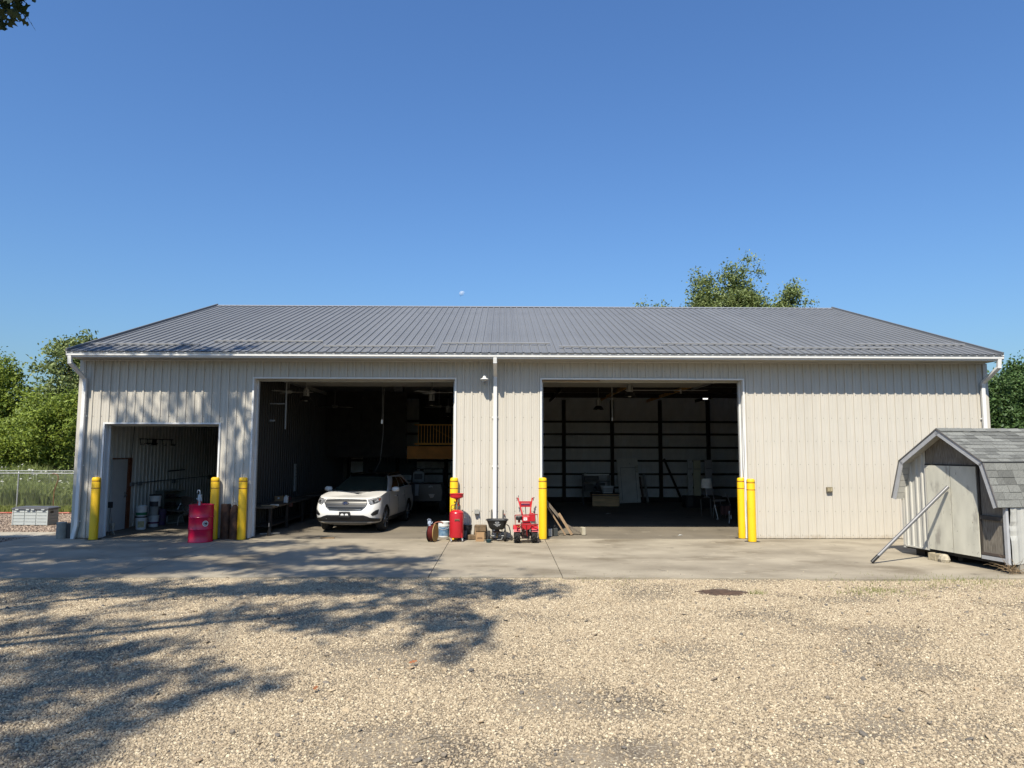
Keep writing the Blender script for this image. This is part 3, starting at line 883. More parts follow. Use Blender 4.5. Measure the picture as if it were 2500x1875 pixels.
# ------------------------------------------------------------------ fence
def fence(x0, x1, y, h, name, lb, step=2.35, first=.3):
    t = thing(name, lb, 'fence', (x0, y, -.03))
    L = x1 - x0
    x = first
    while x < L:
        b = MB(); b.cyl((x, 0, 0), (x, 0, h), .028, n=10); b.cyl((x, 0, h), (x, 0, h + .05), .034, .012, n=10); b.build('fence_post', GALV, t, smooth=40)
        x += step
    b = MB(); b.cyl((0, -.02, h - .02), (L, -.02, h - .02), .021, n=8); b.build('top_rail', GALV, t, smooth=40)
    b = MB(); s = .075; zt = h - .05; n = int((L + zt) / s)
    for k in range(n):
        xa = k * s - zt
        for sg in (1, -1):
            if sg == 1:
                p0, p1 = Vector((xa, .012, .02)), Vector((xa + zt, .012, zt))
            else:
                p0, p1 = Vector((xa + zt, .016, .02)), Vector((xa, .016, zt))
            # clip to the fence
            def clip(p, q):
                if p.x < 0: p = p + (q - p) * ((0 - p.x) / (q.x - p.x))
                if p.x > L: p = p + (q - p) * ((L - p.x) / (q.x - p.x))
                return p
            if max(p0.x, p1.x) <= 0 or min(p0.x, p1.x) >= L: continue
            b.cyl(clip(p0, p1), clip(p1, p0), .0022, n=3, caps=False)
    o = b.build('wire_mesh', GALV, t); o['kind'] = 'stuff'
    return t
fence(-24.0, -11.4, 9.45, 1.42, 'chain_link_fence', 'near galvanised chain link fence behind the deck box')
fence(-27.0, -12.5, 13.2, 1.40, 'chain_link_fence', 'farther chain link fence standing among the white flowering weeds', 2.6, .9)

# bent brown pole and orange hose
t = thing('bent_pole', 'tall thin rust brown pole bent over at the top in front of the fence', 'pole', (-17.05, 8.6, -.03))
b = MB(); b.tube([(0, 0, 0), (.0, 0, .5), (.0, 0, .75), (.07, 0, 1.0), (.13, 0, 1.18), (.12, 0, 1.32), (.05, 0, 1.40), (-.05, 0, 1.42), (-.12, 0, 1.40)], .016, 6); b.build('pole', mat('rust_brown_paint', (.24, .10, .045), .7), t)
t = thing('orange_hose', 'faded orange hose lying on the dirt behind the deck box', 'hose', (-17.2, 7.3, -.01))
b = MB(); b.tube([(-1.2, .0, .02), (-.8, .12, .02), (-.3, .0, .03), (.3, .05, .02), (.9, -.05, .02), (1.5, .1, .02)], .03, 6); b.build('hose', mat('orange_rubber', (.50, .10, .05), .6), t)

# ------------------------------------------------------------------ red waste oil drain
t = thing('oil_drain', 'red waste oil drain with a funnel bowl on a mast and a tank on casters', 'oil drain', (-1.10, -.56, 0), R(8))
b = MB(); b.lathe([(0, .10), (.16, .10), (.176, .115), (.180, .135), (.180, .70), (.176, .715), (.180, .72), (.170, .745), (.12, .785), (.05, .80), (0, .80)], 32); b.build('tank', REDP, t, smooth=35)
b = MB(); b.cyl((0, 0, .79), (0, 0, 1.02), .014); b.cyl((0, 0, .90), (0, 0, 1.04), .02); b.build('mast', STEEL, t)
b = MB(); b.lathe([(.02, 1.0), (.024, 1.05), (.05, 1.07), (.150, 1.105), (.172, 1.12), (.176, 1.195), (.184, 1.20), (.184, 1.21), (.172, 1.205), (.165, 1.135), (.04, 1.085), (0, 1.085)], 32); b.build('funnel_bowl', REDP, t, smooth=35)
b = MB(); b.tube([(-.14, 0, .77), (-.14, 0, .88), (-.12, 0, .915), (0, 0, .925), (.07, 0, .925), (.09, 0, .90), (.09, 0, .78)], .010); b.tube([(-.13, -.02, .80), (-.06, -.03, .84), (-.01, -.02, .86)], .008); b.build('lift_handle', BLK, t)
b = MB(); b.box((.045, -.02, .95), (.028, .028, .10)); b.build('valve_lever', REDP, t)
b = MB(); b.cyl((-.05, -.02, .995), (-.05, -.055, .995), .022, n=12); b.build('gauge_knob', BLK, t)
b = MB(); b.box((0, -.181, .555), (.125, .006, .055)); b.build('label_plate', mat('brass_label', (.28, .13, .06), .5), t)
b = MB(); b.box((0, -.1845, .542), (.11, .003, .014)); b.build('label_print', BLK, t)
for a_ in (45, 135, 225, 315):
    x, y = .19 * math.cos(R(a_)), .19 * math.sin(R(a_))
    b = MB(); b.beam((x * .6, y * .6, .13), (x * 1.05, y * 1.05, .10), .03, .012); b.box((x * .95, y * .95, .17), (.022, .022, .12)); b.build('bracket', REDP, t)
    b = MB(); b.cyl((x * 1.05 - .012, y * 1.05, .035), (x * 1.05 + .012, y * 1.05, .035), .035, n=14); b.box((x * 1.05, y * 1.05, .075), (.035, .03, .05)); b.build('caster', STEEL, t)
b = MB(); b.tube([(.18, .02, .68), (.215, .02, .66), (.215, .02, .60), (.18, .02, .58)], .007); b.build('side_ring', STEEL, t)

# ------------------------------------------------------------------ hose reel with glove, buckets
t = thing('hose_reel', 'small wooden spool of dark red hose standing on edge', 'hose reel', (-1.70, -.62, 0), R(-14))
b = MB(); b.cyl((-.095, 0, .225), (-.078, 0, .225), .225, n=28); b.build('spool_disc', BLK, t, smooth=40)
b = MB(); b.cyl((.065, 0, .225), (.082, 0, .225), .225, n=28); b.build('spool_disc', mat('yellow_plywood', (.42, .29, .10), .7, var=.15), t, smooth=40)
HOSER = mat('dark_red_hose', (.16, .018, .014), .5, var=.2)
b = MB()
for j in range(4):
    for rr in (.12, .155, .188):
        b.lathe([(rr - .015, -.004), (rr, -.017), (rr + .016, 0), (rr, .017), (rr - .015, .004)], 24, Matrix.Rotation(R(90), 4, 'Y'), (-.06 + j * .036, 0, .225))
b.build('hose_coil', HOSER, t, smooth=60)
b = MB(); b.tube([(.0, 0, .40), (.02, .03, .44), (.06, .06, .475), (.12, .10, .49), (.18, .14, .48), (.22, .17, .45)], .017); b.build('hose_end', mat('orange_brown_hose', (.30, .085, .04), .5), t, smooth=60)
g = thing('work_glove', 'crumpled pale blue work glove lying on the hose spool', 'glove', (-1.78, -.66, .44), R(20))
GL = mat('pale_blue_cotton', (.50, .58, .72), .9, var=.1)
b = MB(); b.lathe([(0, -.02), (.035, -.015), (.05, .02), (.046, .06), (.03, .085), (0, .09)], 12, Matrix.Diagonal((1, .55, 1, 1))); b.build('palm', GL, g, smooth=60)
for k in range(4):
    b = MB(); b.tube([(-.036 + k * .024, 0, .06), (-.050 + k * .028, -.01, .10 + .012 * (k in (1, 2))), (-.062 + k * .027, -.03, .125 + .012 * (k in (1, 2)))], .0125, 7, .009); b.build('finger', GL, g, smooth=60)
b = MB(); b.tube([(.04, 0, .01), (.066, -.02, .035), (.074, -.03, .06)], .014, 7, .010); b.build('thumb', GL, g, smooth=60)
b = MB(); b.lathe([(.034, -.015), (.036, -.05), (.045, -.08)], 12, Matrix.Diagonal((1, .6, 1, 1))); b.build('cuff', GL, g, smooth=60)

def bucket(name, loc, lb, m, r=.15, h=.37, lid=None, label=None, band=None, cat='bucket', bail=True, group=None):
    t = thing(name, lb, cat, loc, 0, group)
    b = MB(); b.lathe([(0, .004), (r * .86, .004), (r * .88, 0), (r * .97, h * .74), (r * 1.03, h * .75), (r * 1.03, h * .79), (r * .98, h * .80), (r, h * .97), (r * 1.05, h * .97), (r * 1.05, h), (r * .97, h), (r * .93, h * .9), (0, h * .88)], 28); b.build('bucket_shell', m, t, smooth=40)
    if lid:
        b = MB(); b.lathe([(r * 1.07, h * .94), (r * 1.07, h * 1.01), (r * 1.0, h * 1.03), (r * .9, h * 1.01), (0, h * 1.01)], 28); b.build('lid', lid, t, smooth=40)
    if label:
        mm, z0, z1, a0, a1 = label
        b = MB(); rows = []
        for z in (z0, z1):
            rows.append([((r * (.88 + .09 * z / (h * .74)) + .003) * math.sin(R(a)), -(r * (.88 + .09 * z / (h * .74)) + .003) * math.cos(R(a)), z) for a in np.linspace(a0, a1, 14)])
        b.grid(rows); b.build('label_print', mm, t)
    if band:
        b = MB(); b.lathe([(r * .975, h * band[1]), (r * 1.0, h * band[1]), (r * 1.02, h * band[2]), (r * .975, h * band[2])], 28); b.build('band', band[0], t)
    if bail:
        b = MB(); b.tube([(r * 1.02, 0, h * .78), (r * .8, -r * .75, h * .58), (0, -r * 1.08, h * .5), (-r * .8, -r * .75, h * .58), (-r * 1.02, 0, h * .78)], .004, 5); b.build('bail_handle', WHPL, t)
    return t
bucket('bucket', (-1.50, .42, 0), 'white bucket with a blue picture label between the hose spool and the red tank', WHPL, .155, .40, label=(mat('blue_print', (.10, .27, .52), .5, var=.4, scale=12, col2=(.30, .46, .62)), .04, .27, -75, 75))
bucket('bucket', (-.87, .02, 0), 'black bucket with a grey label right behind the red tank', BLK, .14, .36, lid=BLK, label=(mat('grey_print', (.22, .23, .24), .6), .04, .22, -70, 5), bail=False)

# ------------------------------------------------------------------ blocks, cardboard
BRK = mat('brown_rough_block', (.20, .135, .075), .9, var=.35, scale=9, bump=.6, bscale=30)
for nm, c, s_, rz, lb in (('stone_block', (-.52, -.10, .10), (.30, .22, .19), 6, 'lower brown rough block of the stack behind the cardboard'),
                          ('stone_block', (-.50, -.10, .285), (.31, .20, .17), -4, 'upper brown rough block of the stack behind the cardboard'),
                          ('stone_block', (-.74, -.20, .065), (.20, .20, .12), 20, 'small dark brown block on the ground left of the cardboard')):
    t = thing(nm, lb, 'block', (c[0], c[1], c[2] - s_[2] / 2), R(rz), 'rough brown blocks at the wall')
    b = MB(); b.box((0, 0, s_[2] / 2), s_); o = b.build('block', BRK, t, bev=.02)
t = thing('cardboard_sheet', 'torn brown cardboard box flap propped on the concrete by the spreader', 'cardboard', (-.50, -.60, 0), R(4))
M_ = Matrix.Rotation(R(-9), 4, 'X')
b = MB(); b.prism([(-.11, 0), (.10, 0), (.115, .235), (-.085, .235)], -.004, .004, M_, (0, 0, .002)); b.build('front_flap', CARD, t)
b = MB(); b.prism([(-.11, 0), (-.085, .235), (-.10, .36)], 0, .01, Matrix.Rotation(R(-7), 4, 'X'), (-.012, .01, .002)); b.build('side_flap', CARD, t)
b = MB()
for k, (z, w) in enumerate(((.105, .12), (.085, .14), (.072, .14))):
    b.box((.0, -.0065 + z * math.tan(R(9)), z), (w, .002, .008))
b.build('print', mat('brown_ink', (.16, .08, .04), .8), t)

# ------------------------------------------------------------------ broadcast spreader
t = thing('seed_spreader', 'black hopper push spreader with white lettering on two wheels', 'spreader', (-.06, -.52, 0), R(0))
HOP = mat('black_hopper_plastic', (.022, .023, .025), .45, var=.1)
b = MB()
top, bot = [], []
def rr_(w, d, z, n=28, e=4):
    out = []
    for k in range(n):
        g = 2 * math.pi * k / n
        c, s_ = math.cos(g), math.sin(g)
        out.append((w * abs(c) ** (2 / e) * (1 if c >= 0 else -1), d * abs(s_) ** (2 / e) * (1 if s_ >= 0 else -1), z))
    return out
b.grid([rr_(.02, .02, .30), rr_(.15, .12, .305), rr_(.20, .16, .345), rr_(.265, .21, .53), rr_(.29, .235, .535), rr_(.29, .235, .555), rr_(.262, .207, .555), rr_(.19, .15, .36), rr_(.01, .01, .345)], close=True)
b.build('hopper', HOP, t, smooth=40)
def disc_y(b, x, y0, y1, z, r, n=24): b.cyl((x, y0, z), (x, y1, z), r, n=n)
for x in (-.205, .205):
    b = MB(); b.lathe([(.10, -.035), (.128, -.032), (.135, -.018), (.135, .018), (.128, .032), (.10, .035)], 24, Matrix.Rotation(R(90), 4, 'Y'), (x, .0, .135)); w = b.build('wheel', RUBBER, t, smooth=40)
    b = MB(); b.cyl((x - .028, 0, .135), (x + .028, 0, .135), .101, n=20); b.build('wheel_hub', mat('tan_hub', (.35, .30, .22), .6), w)
b = MB(); b.cyl((-.2, 0, .135), (.2, 0, .135), .012); b.tube([(-.12, .10, .32), (-.14, .05, .14), (-.11, .16, .04)], .011); b.tube([(.12, .10, .32), (.14, .05, .14), (.12, -.02, .05), (0, -.03, .045)], .011); b.build('axle_frame', GALV, t)
b = MB(); b.lathe([(0, .225), (.12, .225), (.125, .24), (.06, .26), (.05, .30), (0, .30)], 24); b.build('spinner_plate', mat('brown_black_plastic', (.035, .02, .015), .5), t, smooth=40)
b = MB(); b.lathe([(0, .10), (.035, .10), (.04, .18), (.02, .22), (0, .22)], 14); b.build('gearbox', mat('dull_brass', (.28, .20, .10), .5, metal=.4), t, smooth=40)
b = MB(); b.tube([(-.13, .14, .36), (-.15, .40, .60), (-.15, .52, .74), (-.12, .56, .785), (0, .57, .795), (.12, .56, .79), (.155, .53, .74), (.15, .42, .62), (.13, .14, .36)], .018); b.build('push_handle', mat('grey_handle_tube', (.11, .108, .10), .45), t, smooth=60)
b = MB(); b.tube([(-.12, .55, .76), (-.06, .54, .745), (.02, .54, .71)], .012); b.build('trigger', BLK, t)
b = MB(); b.tube([(.15, .46, .66), (.18, .45, .65), (.205, .44, .62)], .014); b.build('hand_grip', mat('grip_red_brown', (.35, .14, .10), .6), t)
b = MB(); b.tube([(.24, .05, .42), (.30, .06, .38), (.335, .08, .25), (.35, .10, .12), (.37, .12, .06)], .013); b.tube([(.33, .02, .085), (.38, .14, .045), (.41, .18, .04)], .012); b.build('support_leg', mat('grey_handle_tube', (.24, .235, .225)), t)
def front(x, z): return -.2105 - (z - .345) / .185 * .0 - (.165 + (z - .345) * .27 - .2105)
b = MB(); yy = lambda z: -(.163 + (z - .345) * .272)
ring = [[(q * math.cos(g) * 1.7, yy(.495 + q * math.sin(g)) - .004, .495 + q * math.sin(g)) for g in np.linspace(0, 2 * math.pi, 21)] for q in (.022, .031)]
b.grid(ring)
for x, z, w, h_ in ((-.035, .496, .024, .014), (-.01, .494, .016, .012), (.012, .497, .018, .014), (.034, .495, .014, .012)):
    b.add([(x - w / 2, yy(z - h_ / 2) - .004, z - h_ / 2), (x + w / 2, yy(z - h_ / 2) - .004, z - h_ / 2), (x + w / 2, yy(z + h_ / 2) - .004, z + h_ / 2), (x - w / 2, yy(z + h_ / 2) - .004, z + h_ / 2)], [(0, 1, 2, 3)])
rg = random.Random(2)
for z, x0, x1, h_ in ((.444, -.085, .085, .021), (.416, -.055, .055, .020), (.393, -.012, .022, .014)):
    x = x0
    while x < x1:
        w = rg.uniform(.008, .016); hh = h_ * rg.uniform(.65, 1.1)
        b.add([(x, yy(z - hh / 2) - .004, z - hh / 2), (x + w, yy(z - hh / 2) - .004, z - hh / 2), (x + w + .004, yy(z + hh / 2) - .004, z + hh / 2), (x + .004, yy(z + hh / 2) - .004, z + hh / 2)], [(0, 1, 2, 3)])
        x += w + .0045
b.build('hopper_lettering', mat('white_print', (.72, .73, .74), .5), t)
tb = thing('bowl', 'dark teal plastic bowl on the concrete in front of the spreader wheel', 'bowl', (-.27, -.80, 0))
b = MB(); b.lathe([(0, .004), (.055, .0), (.075, .06), (.082, .075), (.074, .073), (.06, .02), (0, .012)], 20); b.build('bowl_shell', mat('dark_teal_plastic', (.012, .06, .075), .45), tb, smooth=50)

# ------------------------------------------------------------------ walking tractor
t = thing('walking_tractor', 'red two wheeled walking tractor with lugged tyres and a tube bumper', 'tiller', (.66, -.80, 0), R(2))
for x in (-.215, .215):
    b = MB(); b.lathe([(.10, -.068), (.17, -.075), (.196, -.062), (.204, -.03), (.204, .03), (.196, .062), (.17, .075), (.10, .068)], 32, Matrix.Rotation(R(90), 4, 'Y'), (x, 0, .215)); w = b.build('tyre', RUBBER, t, smooth=35)
    b = MB()
    for k in range(14):
        for sg in (-1, 1):
            a = 2 * math.pi * (k + (.5 if sg > 0 else 0)) / 14
            p0 = Vector((x + sg * .008, -.208 * math.cos(a), .215 + .208 * math.sin(a)))
            a2 = a - .26
            p1 = Vector((x + sg * .074, -.198 * math.cos(a2), .215 + .198 * math.sin(a2)))
            b.beam(p0, p1, .026, .03, (0, -math.cos(a), math.sin(a)))
    b.build('tread_lugs', RUBBER, w)
    b = MB(); b.cyl((x - .06, 0, .215), (x + .06, 0, .215), .105, n=20); b.build('rim', mat('dark_red_rim', (.30, .02, .02), .5), w)
GEAR = mat('oily_dark_casting', (.045, .018, .015), .5, var=.4, scale=9)
b = MB(); b.cyl((-.16, 0, .215), (.16, 0, .215), .05); b.box((0, .02, .22), (.20, .26, .22)); b.cyl((0, -.12, .2), (0, -.12, .34), .07); b.build('gear_case', GEAR, t, bev=.015)
b = MB(); b.box((0, .03, .41), (.22, .34, .16)); b.build('crankcase', mat('dark_red_casting', (.28, .015, .02), .45, var=.25), t, bev=.02)
b = MB(); b.lathe([(0, -.05), (.06, -.05), (.10, -.035), (.115, 0), (.115, .05), (0, .05)], 28, Matrix.Rotation(R(90), 4, 'X'), (.02, -.13, .455)); b.build('recoil_cover', REDP, t, smooth=40)
b = MB(); b.lathe([(.0, -.056), (.03, -.056), (.03, -.05)], 16, Matrix.Rotation(R(90), 4, 'X'), (.02, -.133, .455)); b.build('recoil_hub', WHITE, t)
b = MB(); b.box((.01, .02, .59), (.20, .26, .16)); b.build('engine_shroud', REDP, t, bev=.02)
b = MB(); b.box((-.012, -.115, .60), (.09, .006, .075)); b.build('white_label', WHITE, t)
b = MB()
for dx, dz in ((-.02, .015), (.012, .018), (-.005, -.012)):
    b.box((-.012 + dx, -.119, .60 + dz), (.022, .003, .012))
b.build('label_print', mat('red_ink', (.5, .1, .1), .6), t)
b = MB(); b.lathe([(0, -.045), (.075, -.045), (.083, -.03), (.083, .03), (.075, .045), (0, .045)], 24, Matrix.Identity(4), (-.165, -.02, .615)); b.build('air_cleaner', BLK, t, smooth=40)
b = MB(); b.cyl((-.165, -.02, .50), (-.165, -.02, .58), .03); b.build('carburettor', mat('dark_red_casting', (.28, .015, .02)), t)
b = MB(); b.box((.165, .02, .63), (.145, .22, .19)); b.cyl((.165, .02, .72), (.165, .02, .745), .03); b.build('fuel_tank', REDP, t, bev=.025)
for x in (-.225, .225):
    b = MB(); rows = []
    for a in np.linspace(20, 150, 9):
        rows.append([(x - .085, -.235 * math.cos(R(a)), .215 + .235 * math.sin(R(a))), (x + .085, -.235 * math.cos(R(a)), .215 + .235 * math.sin(R(a))), (x + .085 * (1 if x > 0 else -1) * 1.0, -.20 * math.cos(R(a)), .215 + .19 * math.sin(R(a)))])
    b.grid(rows); b.build('fender', REDP, t)
b = MB(); b.box((-.19, -.20, .42), (.06, .01, .03)); b.build('reflector', mat('amber_reflector', (.6, .35, .05), .3), t)
BUMP = mat('faded_red_tube', (.42, .02, .025), .4, var=.2)
b = MB(); y = -.33
b.tube([(-.285, y, .715), (-.27, y, .475), (.29, y, .49), (.275, y, .73), (-.285, y, .715)], .013); b.tube([(.0, y, .48), (.01, y + .05, .32), (.03, y + .12, .19)], .013); b.tube([(-.27, y, .475), (-.12, y + .22, .40)], .012); b.tube([(.29, y, .49), (.12, y + .22, .40)], .012); b.build('tube_bumper', BUMP, t, smooth=60)
b = MB(); b.tube([(-.075, .10, .70), (-.10, .30, .82), (-.145, .52, 1.01), (-.155, .57, 1.075)], .018); b.tube([(.13, .10, .70), (.15, .30, .82), (.20, .52, 1.01), (.215, .57, 1.075)], .018)
b.box((.025, .47, .985), (.32, .03, .03)); b.box((.025, .40, .875), (.27, .03, .03)); b.build('handlebar', REDP, t, smooth=40)
b = MB(); b.box((.025, .435, .93), (.28, .02, .085)); b.build('control_panel', REDP, t)
b = MB(); b.box((.025, .422, .915), (.225, .004, .028)); b.build('dark_stripe', mat('violet_stripe', (.05, .02, .09), .5), t)
b = MB()
for k in range(9):
    b.box((-.07 + k * .024, .421, .955), (.016, .004, .018))
b.build('panel_lettering', mat('pink_print', (.75, .45, .45), .6), t)
b = MB(); b.cyl((.02, .12, .66), (.022, .40, .87), .009); b.build('shift_rod', BLK, t)
b = MB(); b.tube([(-.155, .57, 1.07), (-.20, .60, 1.075)], .016); b.tube([(.215, .57, 1.07), (.27, .60, 1.085)], .016); b.tube([(-.18, .57, 1.06), (-.185, .58, 1.0)], .010); b.tube([(.24, .58, 1.06), (.25, .59, 1.01)], .010); b.build('hand_lever', mat('worn_grip', (.30, .12, .10), .6), t)
b = MB(); b.cyl((-.155, .56, 1.08), (-.150, .56, 1.12), .006); b.lathe([(0, -.016), (.016, 0), (0, .016)], 10, None, (-.150, .56, 1.13)); b.build('throttle_knob', BLK, t)

# ------------------------------------------------------------------ things leaning at the pier and inside the right jamb
def leaning(name, lb, cat, a, b_, w, h, m, group=None, upv=(0, -1, 0)):
    t = thing(name, lb, cat, a, 0, group)
    b = MB(); b.beam((0, 0, 0), Vector(b_) - Vector(a), w, h, upv); o = b.build('board', m, t)
    return t
leaning('stake', 'thin grey wooden stake leaning on the beige wall beside the walking tractor', 'stake', (1.03, -.16, .005), (.90, -.03, .72), .03, .025, GREYWOOD)
leaning('plank', 'longest grey plank leaning behind the yellow bollard', 'plank', (2.02, .86, .03), (1.20, .72, 1.02), .075, .03, GREYWOOD, 'planks leaning inside the right bay')
leaning('plank', 'tan plank leaning at the front of the group inside the right bay', 'plank', (1.80, .72, .02), (1.18, .62, .98), .04, .05, TANWOOD, 'planks leaning inside the right bay')
leaning('plank', 'short tan plank lying against the other planks inside the right bay', 'plank', (1.98, .74, .02), (1.62, .70, .60), .07, .03, TANWOOD, 'planks leaning inside the right bay')
leaning('plank', 'thick dark plank at the bottom of the leaning group next to the pale block', 'plank', (2.22, .92, .05), (1.72, .80, .36), .04, .12, GREYWOOD, 'planks leaning inside the right bay')
t = thing('pale_block', 'small cream concrete block on the floor right of the leaning planks', 'block', (2.30, .86, 0), R(12))
b = MB(); b.box((0, 0, .105), (.10, .18, .21)); b.build('block', mat('cream_block', (.62, .56, .42), .9, var=.08), t, bev=.012)
def can(loc, lb, m):
    t = thing('fuel_can', lb, 'can', loc, R(10))
    b = MB(); b.box((0, 0, .105), (.115, .10, .21)); b.build('can_body', m, t, bev=.012)
    b = MB(); b.cyl((.02, 0, .21), (.02, 0, .25), .02); b.tube([(-.04, 0, .21), (-.04, 0, .26), (.0, 0, .275)], .008); b.build('spout', BLK, t)
can((1.36, .50, 0), 'grey metal can on the floor behind the yellow bollard and planks', STEEL)
can((1.52, .62, 0), 'dark can with a pale label, right of the grey can under the planks', mat('dark_can_paint', (.06, .065, .06), .5))
t = thing('pale_chip', 'scrap of white paper lying on the sunlit floor of the right bay', 'litter', (4.95, .70, .006), .4)
b = MB(); b.add([(-.09, 0, 0), (0, -.03, .012), (.10, .0, .0), (.03, .06, .02), (-.03, .04, .004)], [(0, 1, 2, 3, 4)]); b.build('paper', WHPL, t)
t = thing('wood_offcut', 'thin brown strip of wood lying on the concrete in front of the car', 'offcut', (-4.52, .02, .0), R(2))
b = MB(); b.box((0, 0, .014), (.36, .07, .028)); b.build('strip', mat('brown_offcut', (.24, .15, .07), .8), t)

# ------------------------------------------------------------------ wall fittings
t = thing('yard_light', 'white dome yard light on a short arm beside the central downspout', 'wall light', (-.415, -.02, 4.10))
b = MB(); b.tube([(.03, -.005, .05), (.03, -.12, .05), (.02, -.30, .10), (0, -.36, .16)], .022); b.box((.03, -.012, .02), (.07, .03, .14)); b.build('arm', GALV, t)
b = MB(); b.lathe([(.05, .34), (.075, .30), (.085, .24), (.10, .22), (.17, .19), (.20, .155), (.198, .15), (.165, .18), (.06, .20), (0, .20)], 28, None, (0, -.37, 0)); b.build('shade', WHPL, t, smooth=40)
for k in range(6):
    b = MB(); b.box((.062 * math.cos(k * 1.047), -.37 + .062 * math.sin(k * 1.047), .30), (.012, .012, .09)); b.build('fin', WHPL, t)
b = MB(); b.lathe([(0, .37), (.035, .37), (.045, .33), (0, .33)], 16, None, (0, -.37, 0)); b.build('cap', WHPL, t)
b = MB(); b.lathe([(.15, .16), (.15, .11), (.10, .09), (0, .085)], 24, None, (0, -.37, 0)); b.build('lens', mat('pale_lens', (.66, .67, .66), .2), t, smooth=50)
t.scale = (.56, .72, .56)
t = thing('vent_hood', 'small grey vent hood low on the pier between the big bays', 'vent', (-.60, -.02, .64))
b = MB(); b.prism([(0, 0), (-.11, .02), (-.09, .10), (0, .12)], -.06, .06, Matrix.Rotation(R(90), 4, 'Z')); b.build('hood', mat('grey_vent_plastic', (.30, .30, .28), .6), t)
t = thing('outlet_box', 'small weathered outlet box on the long blank wall', 'outlet', (8.77, -.02, 1.24))
b = MB(); b.box((0, -.035, .06), (.15, .07, .13)); b.build('box_cover', mat('dull_bronze_box', (.30, .25, .15), .5, var=.2), t, bev=.01)
for x in (-.033, .033):
    b = MB(); b.box((x, -.073, .06), (.045, .01, .08)); b.build('outlet_flap', mat('tan_flap', (.50, .43, .28), .5), t)

# ------------------------------------------------------------------ white car
car = thing('parked_car', 'white five door crossover car parked nose out in the middle bay', 'car', (-4.30, 1.0, 0), R(-5.5))
PAINT = mat('pearl_white_paint', (.70, .69, .675), .28, k=.86, var=.015, scale=2, coat=.6)
def outline(W, F, Rr, rcx=.30, rcy=.40, bow=.07, rbx=.25, rby=.35):
    p = [(x, F + bow * (x / W) ** 2) for x in np.linspace(0, W - rcx, 7)]
    yf = F + bow * ((W - rcx) / W) ** 2
    p += [(W - rcx + rcx * math.sin(a), yf + rcy * (1 - math.cos(a))) for a in np.linspace(0, math.pi / 2, 8)[1:]]
    p += [(W, y) for y in np.linspace(yf + rcy, Rr - rby, 22)[1:]]
    p += [(W - rbx + rbx * math.cos(a), Rr - rby + rby * math.sin(a)) for a in np.linspace(0, math.pi / 2, 7)[1:]]
    p += [(x, Rr + .02 * (1 - x / W)) for x in np.linspace(W - rbx, 0, 5)[1:]]
    return p
def ztop(y): return 0.945 + .15 * min(1, max(0, (y - .12) / 1.05)) ** .8 + .04 * min(1, max(0, (y - 1.2) / 3.2))
LEV = [(.25, .80, .20, 4.60), (.31, .875, .07, 4.70), (.42, .915, .02, 4.74), (.58, .93, .0, 4.75), (.74, .925, .025, 4.74), (.88, .905, .075, 4.70)]
rings = []
for z, W, F_, Rr in LEV:
    rings.append([(x, y, z) for x, y in outline(W, F_, Rr)])
rings.append([(x, y, ztop(y)) for x, y in outline(.875, .15, 4.66)])
def surf(i, z):
    """point on the car side at outline index i and height z"""
    i0 = int(i); fr_ = i - i0; i1 = min(i0 + 1, len(rings[0]) - 1)
    zz = [Vector(r_[i0]).lerp(Vector(r_[i1]), fr_) for r_ in rings]
    for a, c in zip(zz, zz[1:]):
        if a.z <= z <= c.z:
            return a.lerp(c, (z - a.z) / max(1e-6, c.z - a.z))
    return zz[-1] if z > zz[-1].z else zz[0]
def full(r_): return [Vector(p) for p in r_] + [Vector((-x, y, z)) for (x, y, z) in reversed(r_[1:-1])]
b = MB()
rows = [[Vector((p.x * .6, 2.4 + (p.y - 2.4) * .9, .20)) for p in full(rings[0])]] + [full(r_) for r_ in rings]
tp = full(rings[-1])
for sc, dz in ((.93, .022), (.75, .04), (.45, .052), (.03, .056)):
    rows.append([Vector((p.x * sc, 2.35 + (p.y - 2.35) * (1 - (1 - sc) * .45), ztop(p.y) + dz * (1 if p.y < 1.5 else .5))) for p in tp])
b.grid(rows, close=True)
nn = len(tp); b.add(rows[0], [tuple(range(nn))]); b.add(rows[-1], [tuple(range(nn))])
bm_me = b.mesh('body', PAINT)
bm = bmesh.new(); bm.from_mesh(bm_me); bmesh.ops.remove_doubles(bm, verts=bm.verts, dist=1e-4); bmesh.ops.recalc_face_normals(bm, faces=bm.faces); bm.to_mesh(bm_me); bm.free()
WELL = mat('black_wheel_well', (.008, .008, .008), .9)
bm_me.materials.append(WELL)
AX = (.95, 3.78)
# cut the wheel arches: the arch cylinders are subtracted once and the result baked into the body mesh
tmp = bpy.data.objects.new('tmp', bm_me); COL.objects.link(tmp)
cut = MB()
for ay in AX:
    for sx_ in (-1, 1):
        cut.cyl((sx_ * .60, ay, .36), (sx_ * 1.2, ay, .36), .405, n=36)
        cut.box((sx_ * .90, ay, .12), (.60, .78, .40))
c_me = cut.mesh('tmp_cut', WELL); ct = bpy.data.objects.new('tmp_cut', c_me); COL.objects.link(ct)
md = tmp.modifiers.new('b', 'BOOLEAN'); md.object = ct; md.operation = 'DIFFERENCE'; md.solver = 'EXACT'; md.use_self = True; md.material_mode = 'TRANSFER'
bpy.context.view_layer.update()
body_me = bpy.data.meshes.new_from_object(tmp.evaluated_get(bpy.context.evaluated_depsgraph_get()))
bpy.data.objects.remove(tmp); bpy.data.objects.remove(ct)
body_me.polygons.foreach_set('use_smooth', [True] * len(body_me.polygons)); body_me.set_sharp_from_angle(angle=R(32))
body = put('body', body_me, car)
